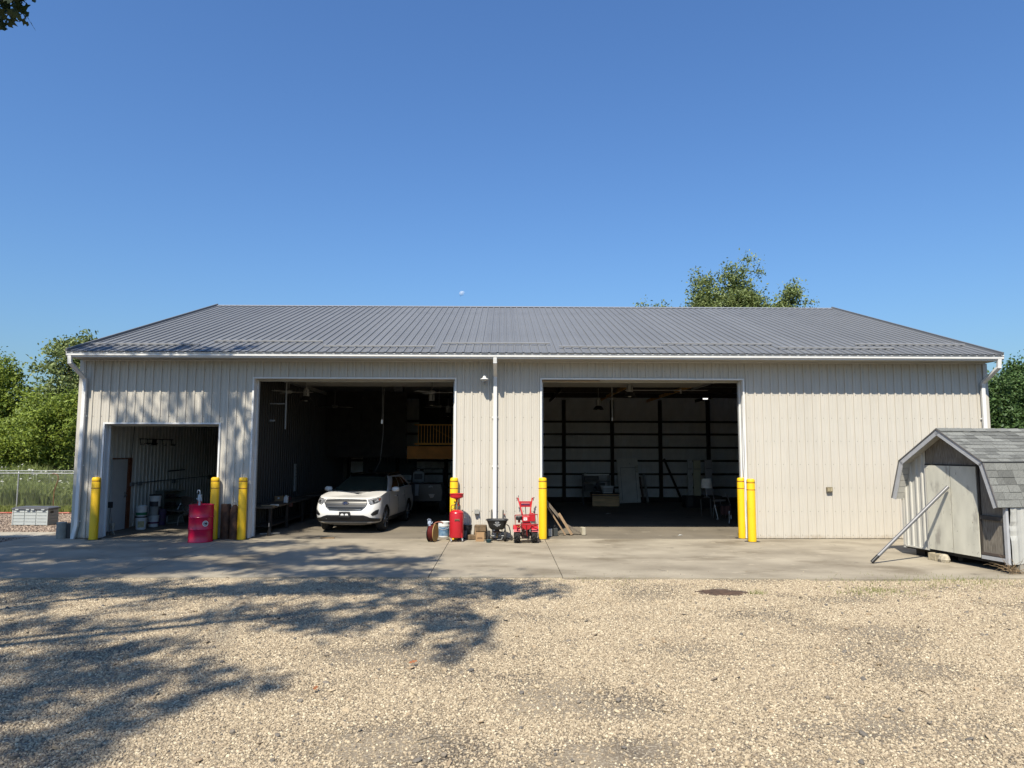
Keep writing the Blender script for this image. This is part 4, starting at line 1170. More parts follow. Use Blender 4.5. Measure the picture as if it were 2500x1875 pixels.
# greenhouse
gb = [(x, y, ztop(y) - .01) for x, y in outline(.845, 1.12, 4.58, .14, .34, .10, .2, .25)]
gt = [(x, y, 1.515) for x, y in outline(.615, 2.12, 4.10, .14, .30, .05, .2, .25)]
def gh(i, s, off=0.0):
    i0 = int(i); f_ = i - i0; i1 = min(i0 + 1, len(gb) - 1)
    p = Vector(gb[i0]).lerp(Vector(gb[i1]), f_).lerp(Vector(gt[i0]).lerp(Vector(gt[i1]), f_), s)
    k = 4 * s * (1 - s)
    c = Vector((0, 2.9, 1.0)); d = Vector((p.x - 0, (p.y - 2.9) * .35, .25)).normalized()
    return p + d * (.03 * k + off)
b = MB()
rows = [full([tuple(gh(i, s)) for i in range(len(gb))]) for s in (0, .25, .5, .75, 1)]
tp = full(gt)
for sc, z in ((.95, 1.545), (.85, 1.565), (.5, 1.582), (.02, 1.586)):
    rows.append([Vector((p.x * sc, 3.1 + (p.y - 3.1) * (1 - (1 - sc) * .9), z)) for p in tp])
b.grid(rows[:5], close=True); b.cur = 1; b.grid(rows[4:], close=True)
b.build('roof_and_pillars', [PAINT, GLASSD], car, smooth=50)
def patch(name, i0, i1, s0, s1, m, mirror=False, sides=(1,), n=10, k=5, trim=None, off=.006):
    for sd in sides:
        b = MB(); rows = []
        for a in np.linspace(0, 1, k):
            row = []
            for c in np.linspace(0, 1, n):
                i = i0 + (i1 - i0) * c; s = s0 + (s1 - s0) * a
                if trim: i, s = trim(c, a)
                p = gh(abs(i), s, off)
                row.append(Vector((p.x * (-1 if (i < 0) else 1) * sd, p.y, p.z)))
            rows.append(row)
        b.grid(rows); b.build(name, m, car, smooth=60)
patch('windshield', -10.2, 10.2, .03, 1.0, mat('windscreen_glass', (.040, .058, .050), .05, var=.3, spec=.7), n=21)
for sd in (1, -1):
    patch('side_window', 15.2, 21.8, .10, .90, GLASSD, sides=(sd,), trim=lambda c, a: (14.2 + 7.6 * c + (2.4 * a) * (1 - c), .09 + .80 * a))
    patch('side_window', 22.3, 28, .10, .90, GLASSD, sides=(sd,), trim=lambda c, a: (22.3 + 5.4 * c, .09 + .80 * a * (1 - .06 * c)))
    patch('quarter_window', 28.3, 32, .15, .85, GLASSD, sides=(sd,), trim=lambda c, a: (28.2 + (4.4 - 2.2 * a) * c, .12 + (.74 - .12 * c) * a))
b = MB(); rows = []
for y in np.linspace(2.16, 3.9, 6):
    rows.append([(x, y, 1.560 + .028 * (1 - (x / .55) ** 2) + .006 - .01 * (y < 2.3)) for x in np.linspace(-.53, .53, 9)])
b.grid(rows); b.build('glass_roof', GLASSD, car, smooth=60)
for x in (-.585, .585):
    b = MB(); b.tube([(x, 2.35, 1.53), (x * .98, 2.6, 1.59), (x * .97, 3.8, 1.59), (x, 4.0, 1.53)], .014, 6); b.build('roof_rail', CHROME, car)

def nrm_at(i, z):
    a = surf(max(0, i - .3), z); c = surf(i + .3, z); d = surf(i, z + .02); e = surf(i, z - .02)
    n_ = (c - a).cross(d - e)
    if n_.length < 1e-9: return Vector((0, -1, 0))
    n_.normalize()
    return n_ if n_.y < .2 else -n_
def front_patch(name, poly, m, off=.008, sides=(1, -1), rows=9, cols=11):
    """poly given as (outline index, height) pairs, laid on the body as a fine grid"""
    zs = [q[1] for q in poly]; z0, z1 = min(zs) + 1e-4, max(zs) - 1e-4
    for sd in sides:
        b = MB(); R_ = []
        for a in np.linspace(0, 1, rows):
            z = z0 + (z1 - z0) * a; xs_ = []
            for (i0, y0), (i1, y1) in zip(poly, poly[1:] + poly[:1]):
                if (y0 - z) * (y1 - z) <= 0 and abs(y1 - y0) > 1e-9:
                    xs_.append(i0 + (i1 - i0) * (z - y0) / (y1 - y0))
            lo_, hi_ = min(xs_), max(xs_); row = []
            for c in np.linspace(0, 1, cols):
                i = lo_ + (hi_ - lo_) * c
                p = surf(abs(i), z) + nrm_at(abs(i), z) * off
                row.append(Vector((p.x * sd * (-1 if i < 0 else 1), p.y, p.z)))
            R_.append(row)
        b.grid(R_); b.build(name, m, car, smooth=50)
def strip(b, i0, i1, z0, z1, off, n=15, rise=0):
    rows = [[], []]
    for c in np.linspace(0, 1, n):
        i = i0 + (i1 - i0) * c
        for r_, z in ((0, z0), (1, z1)):
            p = surf(abs(i), z + rise * abs(i))
            rows[r_].append(Vector((p.x * (-1 if i < 0 else 1), p.y - off, p.z)))
    rows.append([v + Vector((0, off * .9, 0)) for v in rows[1]]); rows.insert(0, [v + Vector((0, off * .9, 0)) for v in rows[0]])
    b.grid(rows)
GRK = mat('grille_black', (.012, .012, .014), .4)
# grille: dark hexagon, chrome surround and bars
hexo = [(-5.75, .93), (-6.0, .85), (-5.4, .76), (-4.3, .665), (0, .652), (4.3, .665), (5.4, .76), (6.0, .85), (5.75, .93), (0, .945)]
front_patch('grille', hexo, GRK, .010, sides=(1,), cols=31)
SIL = mat('satin_silver', (.09, .096, .108), .34, metal=.4, var=.05)
b = MB()
for (a, c) in zip(hexo, hexo[1:] + hexo[:1]):
    pts = []
    for t_ in np.linspace(0, 1, 7):
        i, z = a[0] + (c[0] - a[0]) * t_, a[1] + (c[1] - a[1]) * t_
        p = surf(abs(i), z); pts.append(Vector((p.x * (-1 if i < 0 else 1), p.y - .014, p.z)))
    b.tube(pts, .012, 6)
b.build('grille_surround', SIL, car, smooth=60)
for z0, z1, lim in ((.893, .908, 5.7), (.805, .824, 5.8), (.735, .752, 5.2), (.690, .698, 4.7)):
    b = MB(); strip(b, -lim, lim, z0, z1, .026); b.build('grille_bar', SIL, car)
em = MB(); p = surf(0, .845)
em.lathe([(0, .004), (.094, .004), (.10, -.004), (.10, -.014)], 28, Matrix.Translation((0, p.y - .040, .845)) @ Matrix.Rotation(R(90), 4, 'X') @ Matrix.Diagonal((1, .43, 1, 1)))
eo = em.build('emblem', CHROME, car, smooth=30)
em = MB(); em.lathe([(0, .0), (.083, .0)], 28, Matrix.Translation((0, p.y - .0455, .845)) @ Matrix.Rotation(R(90), 4, 'X') @ Matrix.Diagonal((1, .40, 1, 1)))
em.build('emblem_field', mat('deep_blue_enamel', (.012, .035, .14), .25), eo)
text('emblem_script', 'Ford', .058, CHROME, eo, (0, p.y - .047, .845), depth=.001, sx=1.25)
HL = mat('headlamp_lens', (.05, .053, .056), .08, var=.6, scale=22, col2=(.45, .46, .49))
for sd in (1, -1):
    front_patch('headlight', [(6.2, .93), (6.45, .855), (7.2, .80), (9.3, .845), (11.4, .90), (11.9, .955), (10.5, .972), (8.2, .952)], HL, .010, sides=(sd,))
    front_patch('headlight_bezel', [(6.1, .945), (6.3, .85), (7.2, .788), (9.6, .832), (11.7, .89), (12.2, .968), (10.5, .985), (8.2, .965)], BLK, .005, sides=(sd,))
    front_patch('turn_signal', [(10.9, .89), (11.4, .905), (11.7, .95), (11.0, .955)], mat('amber_lens', (.55, .08, .012), .2), .013, sides=(sd,))
    front_patch('lamp_projector', [(8.0, .87), (8.3, .845), (8.8, .86), (8.9, .90), (8.5, .92), (8.1, .91)], BLK, .013, sides=(sd,))
    front_patch('fog_lamp_trim', [(7.3, .545), (8.0, .50), (10.3, .53), (10.8, .67), (9.4, .655), (8.1, .60)], SIL, .008, sides=(sd,))
    front_patch('fog_lamp', [(7.8, .545), (8.3, .52), (10.0, .545), (10.4, .64), (9.3, .63), (8.3, .59)], BLK, .013, sides=(sd,))
# dark lower cladding with silver skid strip
CLAD = mat('dark_grey_cladding', (.022, .022, .026), .55, var=.1)
lo = [(-12.5, .40), (-9.5, .425), (-7.2, .45), (-5.0, .515), (0, .52), (5.0, .515), (7.2, .45), (9.5, .425), (12.5, .40)]
b = MB(); rows = [[], [], []]
for k in range(51):
    i = -12.5 + 25 * k / 50
    zt = np.interp(i, [q[0] for q in lo], [q[1] for q in lo])
    for r_, z in ((0, .255), (1, .34), (2, zt)):
        p = surf(abs(i), z); nx = .012 if abs(i) > 8 else 0
        rows[r_].append(Vector(((p.x + nx) * (-1 if i < 0 else 1), p.y - .014, p.z)))
b.grid(rows); b.build('lower_bumper', CLAD, car, smooth=50)
b = MB(); strip(b, -6.7, 6.7, .275, .325, .035, 21); b.build('skid_strip', mat('silver_skid_plate', (.40, .42, .45), .35, metal=.5), car)
b = MB(); strip(b, -5.2, 5.2, .36, .47, .018, 21); b.build('lower_intake', GRK, car)
pb = MB(); p = surf(0, .53); pb.box((0, p.y - .035, .535), (.31, .02, .155)); pl = pb.build('plate_bracket', BLK, car, bev=.006)
for x in (-.062, .062):
    b = MB(); b.prism([(x - .047 + .0, .515), (x + .047, .515), (x + .042, .545), (x + .02, .562), (x - .02, .562), (x - .042, .545)], p.y - .049, p.y - .046); b.build('bracket_opening', WHITE, pl)
b = MB(); strip(b, -5.9, 5.9, .955, .96, .012); b.build('hood_gap', BLK, car)
for sd in (1, -1):
    # hood shut lines, door shut lines, handles, sill, arch trims, mirror
    b = MB(); b.tube([(sd * .80, .62, 1.028), (sd * .79, .9, 1.062), (sd * .77, 1.25, 1.105)], .004, 4); b.build('hood_line', BLK, car)
    for i in (17.6, 23.4, 28.2):
        b = MB(); pts = []
        for z in np.linspace(.34, 1.05, 8):
            q = surf(i, z); pts.append(Vector((sd * (q.x + .002), q.y, q.z)))
        b.tube(pts, .0045, 4); b.build('door_line', mat('shut_line', (.05, .05, .05), .8), car)
    for i in (22.2, 27.2):
        q = surf(i, .93); b = MB(); b.box((sd * (q.x + .018), q.y, .93), (.03, .20, .03)); b.build('door_handle', CHROME if i < 25 else PAINT, car, bev=.008)
    b = MB(); rows = [[], [], []]
    for i in np.linspace(17.4, 29.4, 13):
        for r_, z in ((0, .225), (1, .30), (2, .37)):
            q = surf(i, z); rows[r_].append(Vector((sd * (q.x + .012), q.y, z)))
    b.grid(rows); b.build('sill_cladding', CLAD, car)
    b = MB(); b.beam((sd * .80, 1.62, 1.10), (sd * .93, 1.60, 1.115), .05, .03); b.build('mirror_arm', BLK, car)
    b = MB(); b.lathe([(0, -.11), (.06, -.10), (.085, -.05), (.09, .02), (.07, .09), (0, .115)], 16, Matrix.Translation((sd * 1.03, 1.60, 1.155)) @ Matrix.Rotation(R(90), 4, 'Y') @ Matrix.Diagonal((.85, .75, 1.05, 1))); b.build('mirror', PAINT, car, smooth=60)
    for ay in AX:
        b = MB(); rows = [[], []]
        for a in np.linspace(-8, 188, 25):
            for r_, rad in ((0, .400), (1, .428)):
                yy_, zz_ = ay + rad * math.cos(R(a)), .36 + rad * math.sin(R(a))
                best = min(range(0, len(rings[0])), key=lambda k: abs(rings[3][k][1] - yy_) + (0 if 8 < k < 40 else 9))
                # outline index from y on the flank
                ys = [surf(k, max(.23, zz_)).y for k in range(9, 37)]
                idx = float(np.interp(yy_, ys, list(range(9, 37))))
                q = surf(idx, max(.23, min(.93, zz_)))
                rows[r_].append(Vector((sd * (q.x + .010), yy_, zz_)))
        b.grid(rows); b.build('arch_trim', PAINT, car)
        # wheel
        M_ = Matrix.Translation((sd * .80, ay, .345)) @ Matrix.Rotation(R(90) * sd, 4, 'Y')
        b = MB(); b.lathe([(.235, -.115), (.30, -.118), (.335, -.10), (.345, -.06), (.345, .06), (.335, .10), (.30, .118), (.250, .112), (.24, .09), (.235, -.115)], 40, M_); w = b.build('wheel', RUBBER, car, smooth=40)
        b = MB()
        for gz in (-.05, 0, .05):
            b.lathe([(.3455, gz - .004), (.347, gz - .004), (.347, gz + .004), (.3455, gz + .004)], 40, M_)
        b.build('tread_groove', BLK, w)
        b = MB(); b.lathe([(.245, .10), (.252, .113), (.240, .105), (.232, .06), (.225, .02), (0, .02)], 40, M_); b.build('rim_barrel', mat('dark_rim_barrel', (.05, .05, .055), .4, metal=.5), w, smooth=40)
        b = MB()
        for k in range(5):
            for dlt in (-.17, .17):
                a = 2 * math.pi * k / 5 + dlt; a0 = 2 * math.pi * k / 5 + dlt * .55
                p0 = M_ @ Vector((.05 * math.cos(a0), .05 * math.sin(a0), .095)); p1 = M_ @ Vector((.238 * math.cos(a), .238 * math.sin(a), .100))
                b.beam(p0, p1, .026, .02, (1, 0, 0))
        b.lathe([(0, .108), (.05, .106), (.06, .09), (.06, .05)], 16, M_)
        b.build('rim_spokes', mat('machined_alloy', (.50, .50, .50), .3, metal=.8, var=.05), w)
# wipers, interior hints seen behind the glass stay dark; headrests as silhouettes are left to the tint
b = MB(); b.tube([(.45, 1.19, 1.125), (.1, 1.22, 1.135), (-.25, 1.20, 1.13)], .008, 5); b.tube([(-.1, 1.16, 1.12), (-.4, 1.22, 1.13), (-.62, 1.28, 1.13)], .008, 5); b.build('wiper', BLK, car)
b = MB(); b.box((0, 2.02, 1.455), (.16, .02, .04)); b.build('mirror_mount', BLK, car)

# ------------------------------------------------------------------ gambrel shed (local x across the gable, y backwards, z up)
shed = thing('garden_shed', 'small weathered gambrel roofed shed with pale double doors at the right edge of the photo', 'shed', (9.25, -2.69, 0), math.atan2(-2.49, .51))
SW, SL = 2.70, 3.7
cxs = 1.345
GAM = [(-.02, 1.26), (.25, 2.10), (cxs, 2.78), (2.44, 2.11), (2.72, 1.26)]
PLYD = mat('pale_painted_door', (.66, .64, .54), .7, k=.78, var=.10, scale=2.5, spots=[((.38, .36, .31), 1.6, .56, .12), ((.24, .20, .15), 12, .66, .04)], stretch=(2, 2, .7))
TIM = mat('weathered_siding_board', (.25, .21, .165), .9, var=.35, scale=7, stretch=(9, 9, .8), bump=.25, col2=(.38, .34, .28))
SMET = mat('dull_cream_shed_steel', (.60, .585, .53), .5, k=.75, var=.07, scale=2)
TRIMS = mat('greyish_white_shed_trim', (.62, .63, .65), .5, var=.06)
b = MB(); b.box((SW / 2, SL / 2, .19), (SW - .05, SL - .04, .10)); b.build('floor_frame', mat('black_old_joists', (.035, .03, .025), .9), shed)
for x in (.25, 1.35, 2.45):
    b = MB(); b.box((x, SL / 2, .09), (.12, SL - .3, .12)); b.build('skid', mat('dark_skid_timber', (.03, .025, .02), .9), shed)
# front: ribbed metal left of the doors
def flute(b, x0, x1, z0, z1, y, pitch=.16):
    x = x0; pts = []
    while x < x1:
        pts += [(x, 0), (x + pitch * .30, 0), (x + pitch * .38, -.028), (x + pitch * .62, -.028), (x + pitch * .70, 0)]
        x += pitch
    pts = [(q, d) for q, d in pts if q <= x1] + [(x1, 0)]
    n = len(pts)
    def zt(q): return z1(q) if callable(z1) else z1
    b.add([(q, y + d, z0) for q, d in pts] + [(q, y + d, zt(q)) for q, d in pts], [(k, k + 1, k + 1 + n, k + n) for k in range(n - 1)])
def slope(q):
    return float(np.interp(q, [g[0] for g in GAM], [g[1] for g in GAM])) - .04
for a, c in ((.02, .36), (.36, .71)):
    b = MB(); flute(b, a, c, .19, slope, -.005); b.build('front_panel', SMET, shed)
b = MB(); b.box((.725, -.02, 1.1), (.03, .05, 1.84)); b.build('door_post', SMET, shed)
b = MB(); b.box((.03, -.02, .70), (.06, .05, 1.1)); b.build('corner_board', SMET, shed)
b = MB(); b.box((.35, -.03, .195), (.70, .03, .03)); b.build('sill_trim', SMET, shed)
for a, c, tx in ((.755, 1.388, .0), (1.408, 2.045, .006)):
    b = MB(); b.box(((a + c) / 2, -.03 - tx, 1.115), (c - a, .03, 1.80)); b.build('door_leaf', PLYD, shed)
b = MB()
for x in (.80, 1.36, 1.44, 2.0):
    for z in (.3, 1.0, 1.1, 1.95):
        b.cyl((x, -.049, z), (x, -.046, z), .008, n=6)
o = b.build('door_screws', STEEL, shed); o['kind'] = 'stuff'
b = MB(); b.box((1.398, -.014, 1.115), (.03, .02, 1.80)); b.box((1.40, -.012, 2.03), (1.36, .05, .03)); b.box((2.075, -.012, 1.12), (.045, .05, 1.82)); b.build('door_casing', mat('black_grimy_casing', (.06, .05, .04), .9, var=.3), shed)
for a, c in ((.74, .93), (.935, 1.72), (1.725, 2.03)):
    b = MB(); poly = [(a, 2.045)] + [(q, slope(q)) for q in np.linspace(a, c, 8)] + [(c, 2.045)]
    b.prism(poly, -.018, .012); b.build('gable_board', TIM, shed)
b = MB(); poly = [(2.10, 1.03), (2.10, slope(2.10)), (2.42, slope(2.42)), (2.60, slope(2.60)), (2.60, 1.03)]; b.prism(poly, -.012, .018); b.build('right_board', TIM, shed)
b = MB(); b.box((2.35, .0, .62), (.50, .03, .80)); b.build('right_board', TIM, shed)
b = MB(); b.box((2.35, -.03, 1.015), (.52, .04, .085)); b.build('rail', mat('dark_weathered_rail', (.09, .08, .07), .9, var=.3), shed)
b = MB(); b.box((2.36, -.03, .235), (.56, .05, .07)); b.build('bottom_rail', TRIMS, shed)
b = MB(); b.box((2.34, -.035, .31), (.50, .03, .05)); b.build('kick_board', mat('brown_kick_board', (.12, .09, .075), .9), shed)
b = MB(); b.box((2.655, -.03, .70), (.065, .06, 1.08)); b.build('corner_board', TRIMS, shed)
# near side wall: cream steel with a dented corner sheet
for k in range(5):
    y0 = .02 + k * .74
    b = MB(); rows = []
    for z in np.linspace(.17, 1.25, 13):
        row = []
        for y in np.linspace(y0, min(SL, y0 + .735), 13):
            d = .018 * (1 if int((y * 1000) / 92) % 2 else 0)
            if k == 0: d += -.035 * math.exp(-((z - .80) / .13) ** 2 - ((y - .05) / .09) ** 2) * (1 + .5 * math.sin(z * 30)) + .02 * math.exp(-((z - 1.2) / .1) ** 2 - (y / .1) ** 2)
            row.append((2.70 + d, y, z))
        rows.append(row)
    b.grid(rows); b.build('side_panel', SMET if k else mat('dented_white_sheet', (.62, .62, .58), .4, var=.05), shed)
b = MB(); b.box((.0, SL / 2, .72), (.03, SL, 1.06)); b.build('far_side_wall', SMET, shed)
b = MB(); b.prism([(x, z - .03) for x, z in GAM] + [(2.7, .2), (0, .2)], SL - .02, SL); b.build('back_wall', SMET, shed)
# roof decks, fascia boards, soffit slats
OV = .26
DECK = mat('roof_backing', (.05, .05, .05), .9)
for (p, q) in zip(GAM, GAM[1:]):
    d = Vector((q[0] - p[0], 0, q[1] - p[1])); L = d.length; d.normalize(); nrm = Vector((-d.z, 0, d.x))
    b = MB()
    vs = [Vector((p[0], y, p[1])) + nrm * h for h in (-.03, 0) for y in (-OV + .01, SL + .1)] + [Vector((q[0], y, q[1])) + nrm * h for h in (-.03, 0) for y in (-OV + .01, SL + .1)]
    b.add(vs, [(0, 1, 3, 2), (4, 6, 7, 5), (0, 4, 5, 1), (2, 3, 7, 6), (0, 2, 6, 4), (1, 5, 7, 3)])
    b.build('roof_deck', DECK, shed)
    b = MB(); a_ = Vector((p[0], -OV, p[1])) - nrm * .055; c_ = Vector((q[0], -OV, q[1])) - nrm * .055
    b.beam(a_ - d * .0, c_ + d * .0, .030, .095, nrm); b.build('rake_board', TRIMS, shed)
    b = MB(); b.beam(Vector((p[0], -OV - .012, p[1])) + nrm * .008 - d * .005, Vector((q[0], -OV - .012, q[1])) + nrm * .008 + d * .01, .03, .022, nrm); b.build('drip_edge', mat('grey_drip_edge', (.20, .19, .18), .6), shed)
SLAT = mat('white_soffit_slat', (.66, .65, .60), .55, var=.05)
for (p, q, n) in ((GAM[0], GAM[1], 6), (GAM[1], GAM[2], 10), (GAM[2], GAM[3], 10), (GAM[3], GAM[4], 6)):
    for k in range(n):
        a = Vector((p[0], 0, p[1])).lerp(Vector((q[0], 0, q[1])), k / n); c = Vector((p[0], 0, p[1])).lerp(Vector((q[0], 0, q[1])), (k + .94) / n)
        d = (c - a).normalized(); nrm = Vector((-d.z, 0, d.x))
        b = MB(); m_ = (a + c) / 2 - nrm * .055
        b.beam(m_ - d * (c - a).length / 2, m_ + d * (c - a).length / 2, OV - .02, .012, nrm)
        o = b.build('soffit_slat', SLAT, shed, loc=(0, -OV / 2, 0))
# shingles on the two slopes facing the yard: each tab its own piece
SH = mat('grey_asphalt_shingle', (.215, .22, .205), .95, rnd=.34, var=.25, scale=60, bump=.3, bscale=200, detail=2)
smesh = {}
def shingle(p, q, rows, expo, wmean, y_end, seed):
    rg = random.Random(seed)
    P0, P1 = Vector((q[0], 0, q[1])), Vector((p[0], 0, p[1]))      # from the lower edge up
    d = (P1 - P0).normalized(); nrm = Vector((d.z, 0, -d.x))
    if nrm.z < 0: nrm = -nrm
    for r_ in range(rows):
        y = -OV - .02 + (rg.uniform(0, .2) if r_ % 2 else 0)
        first_ = True
        while y < y_end:
            w = wmean if rg.random() < .6 else wmean * rg.choice((.62, 1.35))
            if first_: w = wmean * rg.uniform(.4, 1.0); y = -OV - .02
            first_ = False
            hi = rg.choice((.006, .012))
            key = (round(w, 2), hi, rows)
            if key not in smesh:
                b = MB(); e = expo * 1.12
                b.add([(0, .002, -.006), (w - .006, .002, -.006), (w - .006, .002, hi), (0, .002, hi), (0, e, 0.0), (w - .006, e, 0.0), (0, e, -.006), (w - .006, e, -.006)],
                      [(0, 1, 2, 3), (3, 2, 5, 4), (0, 3, 4, 6), (1, 7, 5, 2), (6, 4, 5, 7)])
                smesh[key] = b.mesh('shingle', SH)
            o = put('shingle', smesh[key], shed)
            base = P0 + d * (r_ * expo - .012) + nrm * (.012)
            # local x -> +y of the shed, local y -> up the slope, local z -> normal
            M_ = Matrix((Vector((0, 1, 0)), d, nrm)).transposed().to_4x4()
            M_.translation = Vector((base.x, y, base.z))
            o.matrix_local = M_
            y += w
shingle(GAM[3], GAM[4], 6, .148, .27, 2.9, 3)
shingle(GAM[2], GAM[3], 10, .1285, .29, 2.9, 4)
b = MB(); b.add([(2.735, 2.9, 1.27), (2.735, SL + .1, 1.27), (2.455, SL + .1, 2.13), (2.455, 2.9, 2.13), (cxs, 2.9, 2.80), (cxs, SL + .1, 2.80)], [(0, 1, 2, 3), (3, 2, 5, 4)]); b.build('far_shingle_sheet', SH, shed)
b = MB(); b.add([(cxs + .02, -OV - .02, 2.80), (cxs + .02, SL + .1, 2.80), (.24, SL + .1, 2.12), (.24, -OV - .02, 2.12), (-.035, -OV - .02, 1.27), (-.035, SL + .1, 1.27)], [(0, 1, 2, 3), (3, 2, 5, 4)]); b.build('far_slope_shingles', SH, shed)
for k in range(13):
    b = MB(); y = -OV - .02 + k * .30
    b.add([(cxs - .12, y, 2.735), (cxs, y, 2.812), (cxs + .12, y, 2.745), (cxs + .12, y + .296, 2.752), (cxs, y + .296, 2.82), (cxs - .12, y + .296, 2.742)], [(0, 1, 4, 5), (1, 2, 3, 4)]); b.build('ridge_shingle', SH, shed)
b = MB(); b.beam((2.452, -OV - .03, 2.112), (2.452, SL, 2.112), .03, .02); b.build('break_flashing', mat('dark_flashing', (.05, .05, .05), .5), shed)

def shed_pt(x, y, z):
    return shed_M @ Vector((x, y, z))
shed_M = Matrix.Translation((9.25, -2.69, 0)) @ Matrix.Rotation(math.atan2(-2.49, .51), 4, 'Z')
# pole propping the doors
pb_ = Vector((7.76, -4.10, .02)); pt_ = shed_pt(1.39, -.10, 1.58)
t = thing('metal_pole', 'long shiny steel pole propped against the shed doors', 'pole', pb_)
b = MB(); v_ = pt_ - pb_; b.cyl((0, 0, .03), v_, .036, n=16); b.build('pole', mat('polished_grey_pipe', (.24, .24, .25), .45, metal=.2, var=.06), t, smooth=40)
b = MB(); b.cyl(Vector((0, 0, .03)) - v_.normalized() * .03, Vector((0, 0, .03)) + v_.normalized() * .16, .0375, n=16); b.build('dark_end', BLK, t, smooth=40)
# block under the door sill
def at_shed(x, y, z=0): return shed_pt(x, y, z)
q = at_shed(1.02, -.10, 0)
t = thing('cinder_block', 'broken cream cinder block under the shed door sill', 'block', q, shed_M.to_euler().z)
b = MB()
for x in (-.165, 0, .165): b.box((x, .02, .075), (.035 if x else .03, .19, .15))
for y in (-.06, .10): b.box((0, y if y > 0 else -.055, .075), (.36, .03, .15))
b.build('block_shell', mat('cream_cinder', (.56, .48, .33), .95, var=.2, scale=15, bump=.5), t, bev=.006)
b = MB(); b.lathe([(0, 0), (.11, 0), (.13, .06), (.10, .13), (.05, .165), (0, .17)], 9, Matrix.Diagonal((1, .8, 1, 1)), (.20, -.03, 0)); b.build('broken_chunk', mat('broken_cinder', (.60, .53, .40), .95, var=.2, scale=20, bump=.8), t)
q = at_shed(.30, .25, 0)
t = thing('support_block', 'dark timber support block under the far front corner of the shed', 'block', q, shed_M.to_euler().z)
b = MB(); b.box((0, 0, .075), (.25, .25, .14)); b.build('block', DKWOOD, t)
q = at_shed(2.62, .30, 0)
t = thing('support_block', 'grey block under the near corner of the shed behind the dry vine', 'block', q, shed_M.to_euler().z)
b = MB(); b.box((0, 0, .08), (.22, .30, .155)); b.build('block', CONC, t)
# dry vine at the near corner
q = at_shed(2.74, -.02, 0)
t = thing('dry_vine', 'tangle of dry tan vine stems at the near corner of the shed', 'dead plant', q)
rg = random.Random(4)
b = MB()
for k in range(34):
    p = Vector((rg.uniform(-.12, .25), rg.uniform(-.05, .12), rg.uniform(0, .06))); pts = [p.copy()]
    d = Vector((rg.uniform(-1, 1), rg.uniform(-.6, .6), rg.uniform(.2, 1.2))).normalized()
    for s_ in range(5):
        d = (d + Vector((rg.uniform(-.7, .7), rg.uniform(-.7, .7), rg.uniform(-.6, .35)))).normalized()
        p = p + d * .075; p.z = max(.01, p.z); pts.append(p.copy())
    b.tube(pts, .0055, 4, .002)
b.build('stems', mat('dry_tan_stem', (.36, .25, .14), .9, var=.25), t)

# ------------------------------------------------------------------ small bay contents
t = thing('wall_conduit', 'grey electrical conduit with boxes along the small bay wall', 'conduit', (-11.02, 2.5, 1.30))
b = MB(); b.cyl((0, .1, 0), (0, 6.6, .03), .018, n=8); b.build('pipe', STEEL, t)
for y, z in ((.0, -.02), (.45, -.02), (2.7, -.05), (5.6, -.03)):
    b = MB(); b.box((.02, y + .06, z), (.06, .16, .11)); b.build('junction_box', GALV, t)
b = MB(); b.tube([(0, .0, 0), (.0, -.02, .8), (0, .1, 2.0)], .008, 5); b.build('drop_cable', BLK, t)
b = MB(); b.cyl((0, 2.4, .30), (0, 3.6, .32), .02, n=8); b.build('rod', DKSTEEL, t)
t = thing('tool_rack', 'dark metal tool rack hung high on the small bay wall', 'rack', (-11.0, 2.75, 2.55))
b = MB(); b.box((.03, 1.15, .09), (.03, 2.2, .025)); b.build('rack_bar', DKSTEEL, t)
for y in (.1, .55, .9, 1.5, 2.15):
    b = MB(); b.tube([(.03, y, .09), (.04, y, -.08), (.15, y, -.10), (.16, y, -.04)], .013, 5); b.build('hook', DKSTEEL, t)
b = MB(); b.box((.06, .75, -.04), (.05, .7, .03)); b.box((.06, .92, .0), (.08, .14, .2)); b.box((.06, 2.2, -.08), (.06, .22, .04)); b.build('hanging_tool', BLK, t)
GRN = mat('green_band_print', (.02, .22, .10), .5)
for n, (x, y, z, lb, m, r, h, lid, lab, band) in enumerate((
    (-10.50, 2.20, 0, 'white bucket with yellow label, bottom of left stack in the small bay', WHPL, .155, .36, BLK, (mat('yellow_white_print', (.62, .55, .30), .5, var=.3, scale=14), .06, .24, -10, 60), None),
    (-10.50, 2.20, .375, 'white bucket with a green band on top of the left stack in the small bay', WHPL, .15, .30, None, None, (GRN, .12, .38)),
    (-10.46, 2.85, 0, 'white bucket with purple band, bottom of middle stack in small bay', WHPL, .155, .34, None, None, (mat('purple_band', (.16, .02, .12), .5), .3, .45)),
    (-10.46, 2.85, .35, 'plain dull white bucket in the middle of the middle stack in the small bay', mat('dull_white_plastic', (.45, .45, .43), .6, var=.2), .14, .26, None, None, None),
    (-10.44, 2.88, .61, 'white grated bucket on top of the middle stack below a dark rim', WHPL, .165, .34, BLK, (mat('dark_patch', (.05, .05, .06), .6), .0, .15, -60, 60), None),
    (-10.45, 3.32, 0, 'purple and white patterned bucket beside the grey cabinet', mat('purple_white_print', (.55, .52, .58), .6, var=.8, scale=9, col2=(.10, .04, .18)), .14, .48, None, None, None))):
    bucket('bucket', (x, y, z), lb, m, r, h, lid, lab, band, bail=False, group='buckets stacked in the small bay')
t = thing('steel_cabinet', 'grey green steel cabinet with a dark open side in the small bay', 'cabinet', (-10.55, 3.95, 0), R(-28))
b = MB(); b.box((-.05, 0, .53), (.02, .55, 1.02)); b.box((.18, .27, .53), (.45, .02, 1.02)); b.box((.18, 0, 1.03), (.46, .55, .02)); b.box((.18, 0, .03), (.46, .55, .04)); b.build('cabinet_shell', mat('grey_green_enamel', (.25, .275, .24), .5, var=.06), t)
